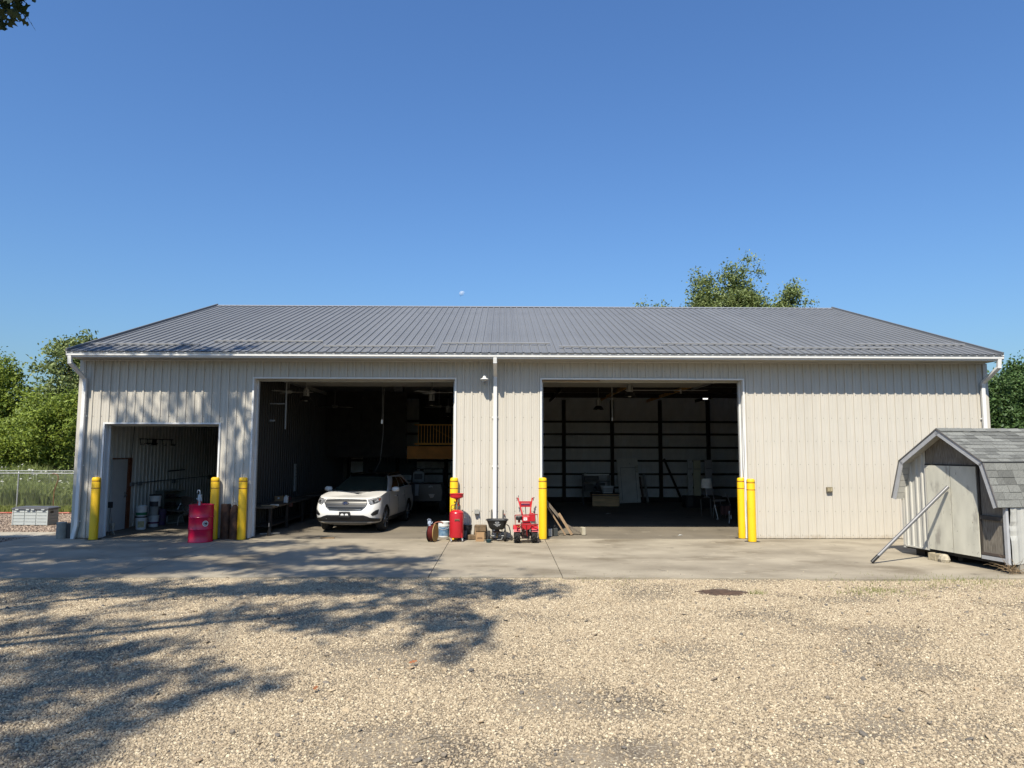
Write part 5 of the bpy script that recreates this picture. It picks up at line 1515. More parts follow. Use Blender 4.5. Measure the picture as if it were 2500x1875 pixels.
b = MB(); b.box((-.06 + .02, -.28, .62), (.42, .015, .82)); b.box((-.04, -.285, .2), (.42, .012, .02)); b.build('cabinet_door', mat('grey_green_enamel', (.25, .275, .24)), t)
for z in (.3, .55, .8):
    b = MB(); b.box((.2, 0, z), (.40, .5, .015)); b.build('shelf', DKSTEEL, t)
    for k in range(3):
        b = MB(); b.box((.12 + k * .11, -.08 + .05 * (k % 2), z + .06), (.07, .12, .11)); b.build('drawer', mat('dark_drawers', (.05, .035, .03), .7, rnd=.3), t)
t = thing('folding_chair', 'folding chair with a wide curved brown back in the small bay', 'chair', (-9.95, 3.75, 0), R(-35))
b = MB(); rows = []
for a in np.linspace(-1, 1, 9):
    rows.append([(.38 * a, .08 * a * a, .80 + .06 * (1 - a * a)), (.30 * a, .02 + .08 * a * a, .55 - .02 * (1 - abs(a)) + .12 * abs(a))])
b.grid(rows); b.build('backrest', mat('brown_grey_vinyl', (.16, .12, .095), .6, var=.1), t)
b = MB(); b.box((0, -.20, .42), (.55, .40, .03)); b.build('seat', mat('dull_seat', (.22, .21, .18), .6), t)
for x in (-.27, .27):
    b = MB(); b.tube([(x, .05, .62), (x * 1.05, -.05, .42), (x * 1.15, -.35, .25), (x * 1.1, -.38, .0)], .014, 6); b.build('leg', STEEL, t)
    b = MB(); b.tube([(x * .9, -.1, .42), (x * .95, .12, .2), (x * .95, .18, .0)], .014, 6); b.build('leg', STEEL, t)
t = thing('floor_brush', 'small brush with a cream head leaning in the left corner of the small bay', 'brush', (-10.62, .75, 0))
b = MB(); b.tube([(.1, -.02, .02), (-.06, .05, .9)], .010, 5); b.build('shaft', STEEL, t)
b = MB(); b.lathe([(0, .14), (.05, .15), (.06, .30), (.045, .33), (0, .33)], 12, None, (.05, .05, .0)); b.cyl((.05, .05, .15), (.12, .04, 0), .012); b.build('brush_head', mat('cream_bristle', (.55, .48, .36), .8), t, smooth=50)
t = thing('door_opener_box', 'small black control box inside the left jamb of the small bay', 'control box', (-10.42, .34, .78))
b = MB(); b.box((.0, .02, .06), (.09, .08, .16)); b.build('box', BLK, t)
b = MB(); b.tube([(0, .02, 0), (-.01, .02, -.4), (.02, .03, -.74)], .007, 5); b.build('cable', BLK, t)

# ------------------------------------------------------------------ middle bay contents
BENCHM = mat('worn_bench_top', (.16, .125, .09), .8, var=.35, scale=5)
t = thing('workbench', 'long cluttered workbench along the left wall of the middle bay', 'workbench', (-6.72, .95, 0))
b = MB(); b.box((.10, 2.3, .72), (.62, 4.6, .05)); b.build('bench_top', BENCHM, t)
for y in (.1, 1.65, 3.3, 4.5):
    for x in (-.15, .35):
        b = MB(); b.box((x, y, .35), (.07, .07, .70)); b.build('leg', DKWOOD, t)
b = MB(); b.box((.1, 2.3, .2), (.5, 4.4, .03)); b.build('lower_shelf', DKWOOD, t)
t = thing('second_bench', 'second darker bench beyond the workbench in the middle bay', 'workbench', (-6.6, 6.0, 0))
b = MB(); b.box((.1, 1.6, .74), (.7, 3.2, .05)); b.build('bench_top', BENCHM, t)
for y in (.1, 3.1):
    for x in (-.15, .4):
        b = MB(); b.box((x, y, .36), (.07, .07, .72)); b.build('leg', DKWOOD, t)
def boxitem(name, cat, lb, loc, s_, m, rz=0, bev=0):
    t = thing(name, lb, cat, loc, R(rz)); b = MB(); b.box((0, 0, s_[2] / 2), s_); b.build('carton', m, t, bev=bev); return t
bx = boxitem('cardboard_box', 'cardboard', 'brown cardboard box with a white label on the workbench', (-6.83, 3.3, .745), (.24, .22, .15), CARD, 4)
b = MB(); b.box((0, -.112, .09), (.05, .004, .06)); b.build('label', WHPL, bx)
boxitem('red_pouch', 'pouch', 'dark red pouch lying beside the cardboard box on the workbench', (-6.60, 3.5, .745), (.12, .14, .12), mat('dark_red_cloth', (.12, .015, .012), .8), 20, .02)
t = thing('jug', 'white plastic jug standing on the workbench end', 'jug', (-6.40, 2.55, .745))
b = MB(); b.lathe([(0, 0), (.075, 0), (.08, .02), (.08, .14), (.06, .18), (.022, .20), (.022, .225), (0, .225)], 4, Matrix.Rotation(R(45), 4, 'Z')); b.build('jug_body', WHPL, t, bev=.01)
b = MB(); b.tube([(.05, 0, .15), (.075, 0, .185), (.03, 0, .2)], .010, 6); b.build('jug_handle', WHPL, t)
t = thing('bench_vise', 'red brown vise bolted to the workbench edge below the jug', 'vise', (-6.33, 2.75, .62))
b = MB(); b.box((0, 0, .05), (.14, .12, .12)); b.cyl((.0, -.06, .05), (.0, -.16, .03), .015); b.cyl((-.07, -.16, .03), (.07, -.16, .03), .008); b.build('vise_body', mat('red_brown_iron', (.14, .05, .03), .6, var=.3), t, bev=.01)
t = thing('bench_clamps', 'pale tools lying at the near end of the workbench', 'tools', (-6.55, 1.1, .745))
b = MB(); b.beam((-.1, 0, .02), (.28, .05, .02), .03, .03); b.build('tool_handle', mat('tan_handle', (.5, .34, .18), .6), t)
b = MB(); b.beam((.12, .12, .03), (.34, .18, .03), .05, .04); b.build('tool_head', STEEL, t)
t = thing('wall_rack', 'tall narrow white strip of switches on a dark post in the middle bay', 'strip', (-7.0, 5.4, .92))
b = MB(); b.box((.03, 0, .46), (.05, .14, .92)); b.build('strip_plate', mat('dull_white_strip', (.55, .54, .52), .6), t)
for z in (.50, .60, .72, .82):
    b = MB(); b.box((.06, 0, z), (.012, .13, .02)); b.build('slot', BLK, t)
t = thing('floor_jack_stand', 'short dark jack stand with a bright pin on the floor by the workbench', 'jack stand', (-6.25, .62, 0))
b = MB(); b.lathe([(0, .0), (.07, 0), (.03, .16), (.02, .27), (0, .27)], 4); b.build('stand', BLK, t)
b = MB(); b.cyl((0, -.03, .24), (0, -.03, .34), .012); b.build('pin', STEEL, t)
t = thing('floor_bar', 'pale bar lying on the floor at the left jamb of the middle bay', 'bar', (-6.5, .75, .01))
b = MB(); b.beam((-.05, 0, .02), (.42, .25, .02), .03, .03); b.build('bar', mat('pale_bar', (.45, .42, .36), .6), t)
t = thing('tool_board', 'row of pale wrenches hanging on the back wall of the middle bay', 'tool board', (-6.1, 13.15, 1.3))
b = MB(); b.box((1.1, .06, .35), (2.4, .02, .9)); b.build('board', mat('blue_grey_board', (.10, .13, .15), .7), t)
for k in range(12):
    b = MB(); b.cyl((.25 + k * .15, .03, .55 - .01 * k), (.25 + k * .15, .03, .72), .018, n=6); b.cyl((.25 + k * .15, .03, .72), (.25 + k * .15, .025, .76), .03, n=8); b.build('wrench', GALV, t)
t = thing('lumber_rack', 'stack of pale boards on a dark rack behind the car', 'lumber rack', (-5.6, 11.6, 0))
for x in (0, 2.2):
    b = MB(); b.box((x, .2, .75), (.1, .5, 1.5)); b.build('rack_post', DKWOOD, t)
for z in (.35, .6, .85, 1.0):
    b = MB(); b.box((1.1, .0, z), (2.3, .35, .07)); b.build('board', mat('grey_board', (.30, .28, .25), .8, var=.2), t)
# utility vehicle
t = thing('utility_vehicle', 'dark utility vehicle with roll bars and a pale emblem, parked under the loft', 'utility vehicle', (-2.72, 6.9, 0))
UV = mat('dark_navy_plastic', (.012, .014, .022), .35, var=.2)
b = MB(); b.prism([(-.62, .45), (.62, .45), (.66, .80), (.60, 1.12), (-.60, 1.12), (-.66, .80)], 0, .9); b.box((0, 1.5, .6), (1.3, 1.5, .4)); b.build('body', UV, t, bev=.04)
for x in (-.62, .62):
    for y in (.25, 2.1):
        M_ = Matrix.Translation((x, y, .31)) @ Matrix.Rotation(R(90), 4, 'Y')
        b = MB(); b.lathe([(.14, -.11), (.28, -.12), (.31, -.08), (.31, .08), (.28, .12), (.14, .11)], 24, M_); w = b.build('wheel', RUBBER, t, smooth=40)
        b = MB(); b.lathe([(0, .10), (.06, .11), (.15, .09), (.15, 0)], 16, M_); b.lathe([(0, -.10), (.06, -.11), (.15, -.09), (.15, 0)], 16, M_); b.build('hub', mat('bright_hub', (.5, .46, .36), .3, metal=.7), w)
for x in (-.60, .60):
    b = MB(); b.tube([(x, .75, 1.0), (x * .95, 1.0, 1.62), (x * .95, 2.0, 1.66), (x, 2.2, .8)], .025, 8); b.build('roll_bar', BLK, t)
b = MB(); b.tube([(-.57, 1.0, 1.62), (.57, 1.0, 1.62)], .025, 8); b.build('roll_bar', BLK, t)
b = MB(); b.prism([(-.60, 1.10), (-.12, 1.10), (-.12, 1.45), (-.2, 1.55), (-.5, 1.55), (-.6, 1.45)], .95, 1.10); b.build('seat_back', mat('grey_seat_vinyl', (.20, .215, .22), .4, var=.1), t, bev=.04)
b = MB(); b.box((-.36, .93, 1.33), (.30, .05, .20)); b.build('seat_recess', BLK, t, bev=.02)
b = MB(); b.box((-.30, -.012, .88), (.13, .02, .40)); b.build('pale_panel', mat('blue_grey_panel', (.32, .35, .38), .5), t)
b = MB()
for k, (x, z, r_) in enumerate(((.15, 1.0, .026), (.20, 1.015, .03), (.25, 1.0, .026), (.20, .985, .02))):
    b.lathe([(r_ * .5, 0), (r_, 0)], 12, Matrix.Translation((x, -.006, z)) @ Matrix.Rotation(R(90), 4, 'X'))
b.build('emblem', mat('pale_emblem', (.6, .62, .62), .5), t)
b = MB(); b.prism([(.12, .74), (.36, .74), (.30, .62), (.2, .6)], -.02, .01); b.build('headlight', mat('dull_lamp_glass', (.45, .42, .42), .2), t)
t = thing('tall_locker', 'dark tall locker with a pale grey side under the loft at the right', 'locker', (-1.60, 8.4, 0))
b = MB(); b.box((0, .3, .9), (.6, .6, 1.8)); b.build('locker_body', mat('slate_locker', (.10, .12, .125), .6), t)
b = MB(); b.box((-.1, -.01, 1.2), (.35, .02, .6)); b.build('locker_door', mat('blue_grey_door', (.16, .19, .20), .5), t)

# hanging things
def fan(loc, lb, rz):
    t = thing('ceiling_fan', lb, 'fan', loc, R(rz), 'ceiling fans of the middle bay')
    b = MB(); b.cyl((0, 0, .06), (0, 0, 4.635 - loc[2]), .012, n=8); b.build('down_rod', FANM, t)
    b = MB(); b.lathe([(0, -.05), (.07, -.045), (.12, -.01), (.12, .03), (.05, .07), (0, .07)], 20); b.build('motor', FANM, t, smooth=40)
    for k in range(3):
        b = MB(); a = k * 2.0944; M_ = Matrix.Rotation(a, 4, 'Z') @ Matrix.Rotation(R(10), 4, 'X'); b.box(M_ @ Vector((.42, 0, .0)), (.62, .13, .012), (Matrix.Rotation(a, 3, 'Z') @ Matrix.Rotation(R(10), 3, 'X'))); b.build('blade', FANM, t)
fan((-6.55, 3.0, 4.10), 'white ceiling fan at the left of the middle bay near the door track', 8)
fan((-2.12, 3.0, 4.10), 'white ceiling fan at the right of the middle bay above the loft railing', -5)
fan((-6.3, 8.0, 3.95), 'dim ceiling fan deep in the middle bay at the left', 40)
fan((-2.35, 8.0, 3.96), 'dim ceiling fan deep in the middle bay at the right', 20)
def highbay(loc, lb, top):
    t = thing('high_bay_lamp', lb, 'lamp', loc, 0, 'unlit high bay lamps')
    b = MB(); b.cyl((0, 0, .42), (0, 0, top - loc[2]), .01, n=6); b.build('hanger', STEEL, t)
    b = MB(); b.lathe([(0, .42), (.06, .42), (.075, .36), (.10, .34), (.10, .16), (.07, .14), (0, .14)], 16); b.build('ballast_housing', mat('grey_white_housing', (.50, .50, .48), .5), t)
    for k in range(5):
        b = MB(); a = k * 1.2566; b.box((.101 * math.cos(a), .101 * math.sin(a), .25), (.016, .016, .16)); b.build('fin', BLK, t)
    b = MB(); b.lathe([(.06, .15), (.12, .10), (.20, 0), (.205, 0), (.125, .11), (.06, .16)], 24); b.build('reflector', BLK, t, smooth=40)
    b = MB(); b.lathe([(0, -.015), (.045, -.01), (.05, .03), (0, .05)], 12); b.build('bulb', mat('pale_bulb', (.75, .74, .70), .2), t)
highbay((-6.15, 3.5, 3.86), 'unlit high bay lamp beside the left ceiling fan', 4.63)
highbay((-2.29, 4.6, 3.80), 'unlit high bay lamp below the right ceiling fan', 4.63)
highbay((-2.05, 8.6, 3.62), 'dim high bay lamp farthest back at the right of the middle bay', 4.63)
highbay((3.52, 6.5, 3.78), 'unlit high bay lamp hanging free in the right bay', 4.55)
highbay((4.10, 3.4, 4.02), 'unlit high bay lamp just under the open door of the right bay', 4.5)
t = thing('hanging_switch', 'white pendant switch hanging on a cord in the middle bay', 'switch', (-3.57, 2.5, 3.17))
b = MB(); b.cyl((0, 0, .05), (0, 0, 1.44), .005, n=6); b.build('cord', FANM, t)
b = MB(); b.box((0, 0, .0), (.055, .04, .12)); b.build('switch_box', WHPL, t, bev=.008)
t = thing('door_opener', 'dark door opener box under the ceiling of the middle bay', 'opener', (-3.4, 4.7, 4.22))
b = MB(); b.box((0, 0, .12), (.30, .35, .18)); b.box((0, 0, .3), (.06, .06, .24)); b.build('opener_case', BLK, t)
t = thing('pull_cord', 'white pull cord with a handle hanging in the right bay', 'cord', (3.55, 3.5, 3.33))
b = MB(); b.cyl((0, 0, .05), (0, 0, 1.05), .008, n=6); b.build('cord', WHPL, t)
b = MB(); b.lathe([(0, -.08), (.02, -.07), (.022, .02), (.008, .06), (0, .06)], 10); b.build('cord_handle', WHPL, t)
t = thing('air_line', 'thin pale pipe hanging from the ceiling above the car', 'pipe', (-3.95, 5.0, 1.7))
b = MB(); b.tube([(-.25, 0, -.1), (-.08, 0, .25), (0, 0, 1.2), (0, 0, 2.4), (.02, 0, 2.7)], .010, 6); b.build('pipe', mat('grey_pipe', (.35, .34, .33), .5), t)
t = thing('long_spout_pipe', 'white pipe frame hung at the left jamb inside the middle bay', 'pipe', (-6.5, 1.2, 3.0))
b = MB(); b.cyl((.42, 0, -.1), (.42, 0, 1.3), .022, n=8); b.build('pipe', FANM, t)
b = MB(); b.cyl((-.03, 0, .62), (.42, 0, .62), .016, n=8); b.build('cross_pipe', FANM, t)
b = MB(); b.box((.05, 0, .14), (.14, .05, .05)); b.build('bracket', FANM, t)
t = thing('ceiling_pipe', 'thin pale pipe running across under the ceiling of the right bay', 'pipe', (3.9, 3.1, 4.20))
b = MB(); b.cyl((0, 0, 0), (2.6, 0, .0), .014, n=6); b.build('pipe', mat('grey_pipe', (.35, .34, .33)), t)
b = MB(); b.cyl((1.75, 0, -.1), (1.75, 0, .05), .03, n=8); b.build('tee', mat('grey_pipe', (.35, .34, .33)), t)
t = thing('tube_light', 'small lit white tube light high in the right bay', 'lamp', (7.25, 6.0, 4.15))
TL = bpy.data.materials.new('lit_tube'); TL.use_nodes = True; pb2 = TL.node_tree.nodes['Principled BSDF']
pb2.inputs['Emission Color'].default_value = (1, .97, .9, 1); pb2.inputs['Emission Strength'].default_value = 1.2
b = MB(); b.box((0, 0, .0), (.16, .06, .035)); b.build('tube', TL, t)
b = MB(); b.box((0, 0, .04), (.2, .08, .04)); b.cyl((0, 0, .06), (0, 0, .38), .006, n=6); b.build('housing', DKSTEEL, t)

# ------------------------------------------------------------------ right bay contents
t = thing('stained_door', 'big stained white panelled door leaning on the back wall of the right bay', 'door', (5.72, 12.62, .02), 0)
STD = mat('stained_white_door', (.62, .60, .56), .7, k=1, var=.1, scale=3, spots=[((.22, .20, .09), 1.6, .60, .08), ((.08, .07, .06), 5, .68, .04)])
M_ = Matrix.Rotation(R(-9), 4, 'X')
b = MB(); b.box((0, 0, .99), (.94, .05, 1.98)); b.mesh
o = b.build('door_slab', STD, t, rot=(R(-11), R(-2), 0))
for x in (-.33, .33):
    b = MB(); b.box((x, -.028, .84), (.012, .008, 1.45)); b.build('panel_groove', mat('dark_groove', (.06, .06, .055), .8), t, rot=(R(-11), R(-2), 0))
b = MB(); b.box((0, -.028, 1.56), (.66, .008, .012)); b.build('panel_groove', mat('dark_groove', (.06, .06, .055)), t, rot=(R(-11), R(-2), 0))
leaning('white_board', 'narrow white board leaning right of the stained door', 'board', (6.52, 12.7, .02), (6.42, 13.1, 1.25), .10, .03, mat('pale_board', (.40, .39, .37), .7, var=.1))
leaning('brown_board', 'dark red brown board leaning between the stained door and the white board', 'board', (6.33, 12.7, .02), (6.24, 13.1, 1.15), .09, .03, mat('red_brown_board', (.11, .06, .045), .7))
t = thing('wooden_table', 'low stack of wooden tabletops with a rounded front panel in the right bay', 'table', (4.33, 10.7, 0))
WD = mat('blond_wood', (.55, .34, .15), .5, k=1, var=.25, scale=3, stretch=(.6, 5, 5))
b = MB()
poly = [(-.55, .07), (-.52, .03), (.52, .03), (.56, .07), (.56, .36), (.52, .40), (-.52, .40), (-.55, .36)]
b.prism(poly, -.19, -.15); b.build('front_panel', WD, t)
b = MB(); b.box((0, .15, .20), (1.0, .6, .38)); b.build('carcass', DKWOOD, t)
for z, w, m in ((.42, 1.12, WD), (.46, 1.08, mat('dark_wood_top', (.12, .06, .03), .5)), (.50, 1.12, WD), (.545, 1.15, DKWOOD)):
    b = MB(); b.box((.0, .1, z), (w, .68, .03)); b.build('tabletop', m, t)
t = thing('laundry_basket', 'white slotted laundry basket on the stacked tabletops', 'basket', (4.42, 10.7, .562))
b = MB(); rows = []
for z, k in ((0, .8), (.02, .82), (.26, 1.0), (.265, 1.07), (.285, 1.07), (.285, .97), (.03, .78)):
    rows.append(rr_(.26 * k, .19 * k, z, 24, 5))
b.grid(rows, close=True); b.add(rows[0], [tuple(range(24))]); b.build('basket_shell', WHPL, t, smooth=40)
for r_ in range(3):
    for k in range(8):
        z = .07 + r_ * .06; f = .82 + .18 * z / .26
        b = MB(); b.box((-.175 + k * .05, -.19 * f - .001, z), (.026, .008, .04)); b.build('slot', BLK, t)
t = thing('metal_shelf', 'dark shelf unit behind the laundry basket', 'shelf', (4.1, 11.8, 0))
for z in (.6, 1.0, 1.28):
    b = MB(); b.box((0, 0, z), (1.15, .45, .03)); b.build('shelf_board', DKSTEEL if z < 1.2 else STEEL, t)
for x in (-.56, .56):
    for y in (-.21, .21):
        b = MB(); b.box((x, y, .65), (.035, .035, 1.3)); b.build('upright', DKSTEEL, t)
for k, (x, z, w, h_) in enumerate(((-.3, .62, .4, .25), (.2, .62, .35, .3), (-.2, 1.02, .6, .2))):
    b = MB(); b.box((x, 0, z + h_ / 2), (w, .3, h_)); b.build('bin', BLK, t)
b = MB(); b.lathe([(0, 0), (.04, 0), (.045, .06), (.02, .09), (0, .09)], 12, None, (-.48, -.1, 1.295)); b.build('jar', mat('pale_jar', (.5, .5, .46), .5), t)
# stored cabinet parts at the right
for nm, lb, loc, w, h_, m in (('storage_panel', 'narrow slatted grey panel standing on the dark dresser', (7.84, 10.55, .50), .20, 1.42, mat('slatted_grey', (.40, .40, .39), .7, var=.2, scale=9, k=1)),
                              ('storage_panel', 'wide olive cream panel standing on the dark dresser', (8.12, 10.5, .48), .30, 1.44, mat('olive_cream', (.42, .40, .28), .6, var=.08, k=1)),
                              ('storage_panel', 'grey panel standing behind the table lamp', (8.66, 10.7, .48), .30, 1.46, mat('mauve_grey', (.34, .32, .33), .6, k=1))):
    t = thing(nm, lb, 'panel', loc, R(2), 'panels stored upright on the dresser')
    b = MB(); b.box((0, 0, h_ / 2), (w, .06, h_)); b.build('panel', m, t)
    b = MB(); b.box((0, -.034, h_ * .75), (w * .8, .006, .02)); b.build('cross_line', DKSTEEL, t)
t = thing('dresser', 'dark low dresser under the stored panels in the right bay', 'dresser', (8.2, 10.5, 0))
b = MB(); b.box((.1, 0, .235), (1.5, .6, .47)); b.build('dresser_case', mat('very_dark_wood', (.018, .014, .012), .5), t)
b = MB(); b.box((-.46, -.31, .25), (.22, .02, .40)); b.build('dresser_door', mat('grey_cloth', (.11, .10, .095), .8), t)
t = thing('side_table', 'small thin legged table under the lamp in the right bay', 'table', (7.55, 6.9, 0))
b = MB(); b.box((0, 0, .62), (.75, .5, .03)); b.build('table_top', DKWOOD, t)
for x in (-.35, 0, .35):
    b = MB(); b.cyl((x, -.2, .61), (x + .02, -.22, 0), .022, .012, n=8); b.build('leg', mat('dull_leg', (.16, .15, .14), .4), t)
t = thing('table_lamp', 'table lamp with a wide white drum shade in the right bay', 'lamp', (7.48, 6.9, .636))
b = MB(); b.lathe([(0, 0), (.11, 0), (.10, .02), (.02, .04), (.012, .25), (0, .25)], 20); b.build('lamp_base', STEEL, t, smooth=40)
b = MB(); b.cyl((0, 0, .2), (0, 0, .46), .008, n=8); b.build('lamp_stem', STEEL, t)
b = MB(); b.lathe([(.20, .34), (.165, .67), (.162, .67), (.196, .34)], 28); b.build('lamp_shade', mat('ivory_shade', (.82, .77, .68), .9, k=1), t, smooth=40)
t = thing('kitchen_chair', 'metal framed chair with a striped red seat back at the right of the right bay', 'chair', (7.55, 5.35, 0), R(8))
for x in (-.22, .24):
    b = MB(); b.tube([(x - .02, -.2, .02), (x - .10 * (x < 0), -.12, .5), (x, .2, .92)], .013, 6); b.build('leg', STEEL, t)
    b = MB(); b.tube([(x, .25, .02), (x, .15, .45)], .013, 6); b.build('leg', STEEL, t)
b = MB(); b.box((0, -.02, .46), (.46, .42, .05)); b.build('seat', BLK, t)
b = MB(); b.box((.02, -.23, .32), (.36, .02, .30)); b.build('striped_panel', mat('striped_red_cloth', (.10, .03, .035), .8, var=.5, scale=9, col2=(.26, .12, .10), stretch=(3, .1, .1)), t)
b = MB(); b.box((0, .2, .62), (.46, .02, .06)); b.build('back_rail', STEEL, t)
b = MB(); b.lathe([(0, 0), (.03, .015), (.03, .05), (0, .06)], 10, None, (-.3, -.25, 0)); b.build('caster', GALV, t)
t = thing('white_rod', 'thin white rod leaning just inside the right bay jamb', 'rod', (7.32, 3.9, .01))
b = MB(); b.cyl((0, 0, 0), (.05, .12, .34), .012, n=8); b.cyl((.05, .12, .34), (.055, .13, .38), .022, n=8); b.build('rod', WHPL, t)
t = thing('paper_scrap', 'white paper scrap on the dark floor in front of the wooden table', 'litter', (3.98, 7.4, .004), .5)
b = MB(); b.add([(-.16, 0, 0), (0, -.05, .015), (.15, .0, .0), (.02, .07, .02)], [(0, 1, 2, 3)]); b.build('paper', WHPL, t)

# ------------------------------------------------------------------ vegetation
def leaf_mesh(name, P, size, m, parent, rng, upb=.5, asp=.55, fold=.15, droop=None):
    """P (n,3): one small folded leaf at every point"""
    n = len(P)
    nrm = rng.normal(size=(n, 3)); nrm[:, 2] += upb * 1.5
    nrm /= np.linalg.norm(nrm, axis=1)[:, None]
    d = rng.normal(size=(n, 3))
    if droop is not None: d[:, 2] -= droop
    d -= nrm * (d * nrm).sum(1)[:, None]; d /= np.linalg.norm(d, axis=1)[:, None] + 1e-9
    s = np.cross(nrm, d)
    L = size * rng.uniform(.6, 1.35, n)[:, None]; W = L * asp
    a = P - d * L * .5; t = P + d * L * .5
    l = P - s * W * .5 + nrm * L * fold; r_ = P + s * W * .5 + nrm * L * fold
    V = np.stack([a, l, t, r_], 1).reshape(-1, 3)
    me = bpy.data.meshes.new(name)
    me.vertices.add(4 * n); me.vertices.foreach_set('co', V.astype(np.float32).ravel())
    idx = np.arange(n)[:, None] * 4
    F = np.concatenate([idx + np.array([[0, 1, 2]]), idx + np.array([[0, 2, 3]])], 1).reshape(-1)
    me.loops.add(6 * n); me.loops.foreach_set('vertex_index', F.astype(np.int32))
    me.polygons.add(2 * n)
    me.polygons.foreach_set('loop_start', (np.arange(2 * n) * 3).astype(np.int32))
    me.polygons.foreach_set('loop_total', np.full(2 * n, 3, np.int32))
    me.materials.append(m)
    me.update(calc_edges=True); me.validate()
    return put(name, me, parent)

def crown_pts(blobs, n, rng, csig=.26, perclump=55, shell=.55):
    """leaf positions gathered in clumps over the given (x, y, z, rx, ry, rz) lobes"""
    B = np.array(blobs, float)
    wt = (B[:, 3] * B[:, 4] * B[:, 5]) ** .72; wt /= wt.sum()
    nc = max(4, n // perclump)
    which = rng.choice(len(B), nc, p=wt)
    v = rng.normal(size=(nc, 3)); v /= np.linalg.norm(v, axis=1)[:, None]
    rad = (shell + (1 - shell) * rng.random(nc)) * (1 + .16 * rng.normal(size=nc))
    C_ = B[which, :3] + v * rad[:, None] * B[which, 3:]
    k = rng.integers(0, nc, n)
    sig = csig * rng.uniform(.6, 1.5, nc)[k][:, None]
    P = C_[k] + rng.normal(size=(n, 3)) * sig * np.array([1, 1, .75])
    return P, C_

BARK = mat('grey_brown_bark', (.10, .08, .06), .95, var=.35, scale=9, stretch=(4, 4, .8), bump=.5)
def tree(name, lb, base, H, blobs, n, size, m, seed, group=None, csig=.3, r0=.22, perclump=55, upb=.5, asp=.55, droop=None, shell=.55, nl=16):
    rng = np.random.default_rng(seed)
    t = thing(name, lb, 'tree', base, 0, group)
    P, C_ = crown_pts(blobs, n, rng, csig, perclump, shell)
    P = P[P[:, 2] > .15]
    leaf_mesh('crown', P, size, m, t, rng, upb, asp, droop=droop)
    b = MB()
    top = Vector((blobs[0][0], blobs[0][1], H * .82))
    tr = [Vector((0, 0, 0)), Vector((.04 * H * rng.normal() * .3, .02 * H * rng.normal(), H * .3)), top * .62 + Vector((0, 0, 0)), top]
    b.tube(tr, r0, 9, r0 * .22)
    for c in C_[:nl]:
        f = rng.uniform(.35, .8)
        s0 = tr[1].lerp(tr[2], (f - .3) * 2) if f < .8 else tr[2]
        c = Vector(c)
        mid = s0.lerp(c, .5) + Vector((0, 0, .06 * H * rng.random()))
        b.tube([s0, mid, c], r0 * .34, 6, r0 * .05)
    b.build('trunk', BARK, t)
    return t
LM1 = leaf_mat('bright_leaf', (0.034, 0.064, 0.010), (0.29, 0.37, 0.060))
LM2 = leaf_mat('mid_leaf', (0.024, 0.046, 0.010), (0.18, 0.25, 0.050))
LM3 = leaf_mat('grey_green_leaf', (0.048, 0.078, 0.022), (0.27, 0.325, 0.12), .3, .45)
LM4 = leaf_mat('dark_leaf', (0.030, 0.064, 0.019), (0.094, 0.158, 0.044), .22)
LM5 = leaf_mat('oak_leaf', (.016, .032, .010), (.045, .065, .020), .2)
# left wood edge
GL_ = 'trees along the left edge beyond the fences'
tree('broadleaf_tree', 'tall grey green tree touching the roof corner at the left', (-25.1, 22.5, 0), 8.9, [(0, 0, 6.2, 1.7, 1.7, 2.7), (-.2, -.4, 3.2, 2.0, 1.8, 2.4), (.7, 0, 7.6, .6, .6, 1.2), (-.9, 0, 7.3, .55, .6, 1.3), (0, .2, 8.0, .5, .5, .9)], 15000, .21, LM3, 11, GL_, .24, droop=.4)
tree('broadleaf_tree', 'bright green bushy tree at the left edge beyond the fences', (-28.4, 21.0, 0), 7.6, [(0, 0, 5.2, 1.9, 1.8, 2.3), (-.6, -.3, 2.7, 2.2, 1.8, 2.2), (1.0, -.3, 3.6, 1.6, 1.5, 2.0), (0, 0, 6.6, 1.0, 1.0, 1.0)], 17000, .19, LM1, 12, GL_, .25)
tree('broadleaf_tree', 'yellow green low tree just behind the weeds by the barn corner', (-23.4, 18.4, 0), 5.2, [(0, 0, 3.2, 1.9, 1.6, 2.0), (-1.5, 0, 2.4, 1.7, 1.4, 1.7), (.9, .3, 4.0, 1.0, 1.0, 1.2)], 15000, .18, LM1, 13, GL_, .24)
tree('broadleaf_tree', 'mid green tree at the extreme left edge of the photo', (-31.6, 23.5, 0), 8.6, [(0, 0, 5.8, 1.9, 1.9, 2.6), (.3, 0, 3, 2.3, 1.9, 2.4), (0, 0, 7.6, .8, .8, 1.1)], 15000, .21, LM2, 14, GL_, .26)
tree('broadleaf_tree', 'dark green undergrowth tree between the two tall left trees', (-27.0, 24.5, 0), 6.4, [(0, 0, 3.5, 2.8, 1.6, 2.8), (2.4, .2, 3.0, 2.0, 1.4, 2.4), (-2.4, .2, 2.8, 2.0, 1.4, 2.4)], 16000, .20, LM2, 15, GL_, .27)
tree('broadleaf_tree', 'spreading tree left of the frame beyond the fences', (-36.0, 20.0, 0), 7.5, [(0, 0, 4.6, 2.4, 2.2, 2.6), (1.0, 0, 2.6, 2.4, 2.0, 2.2)], 9000, .24, LM1, 16, GL_, .35)
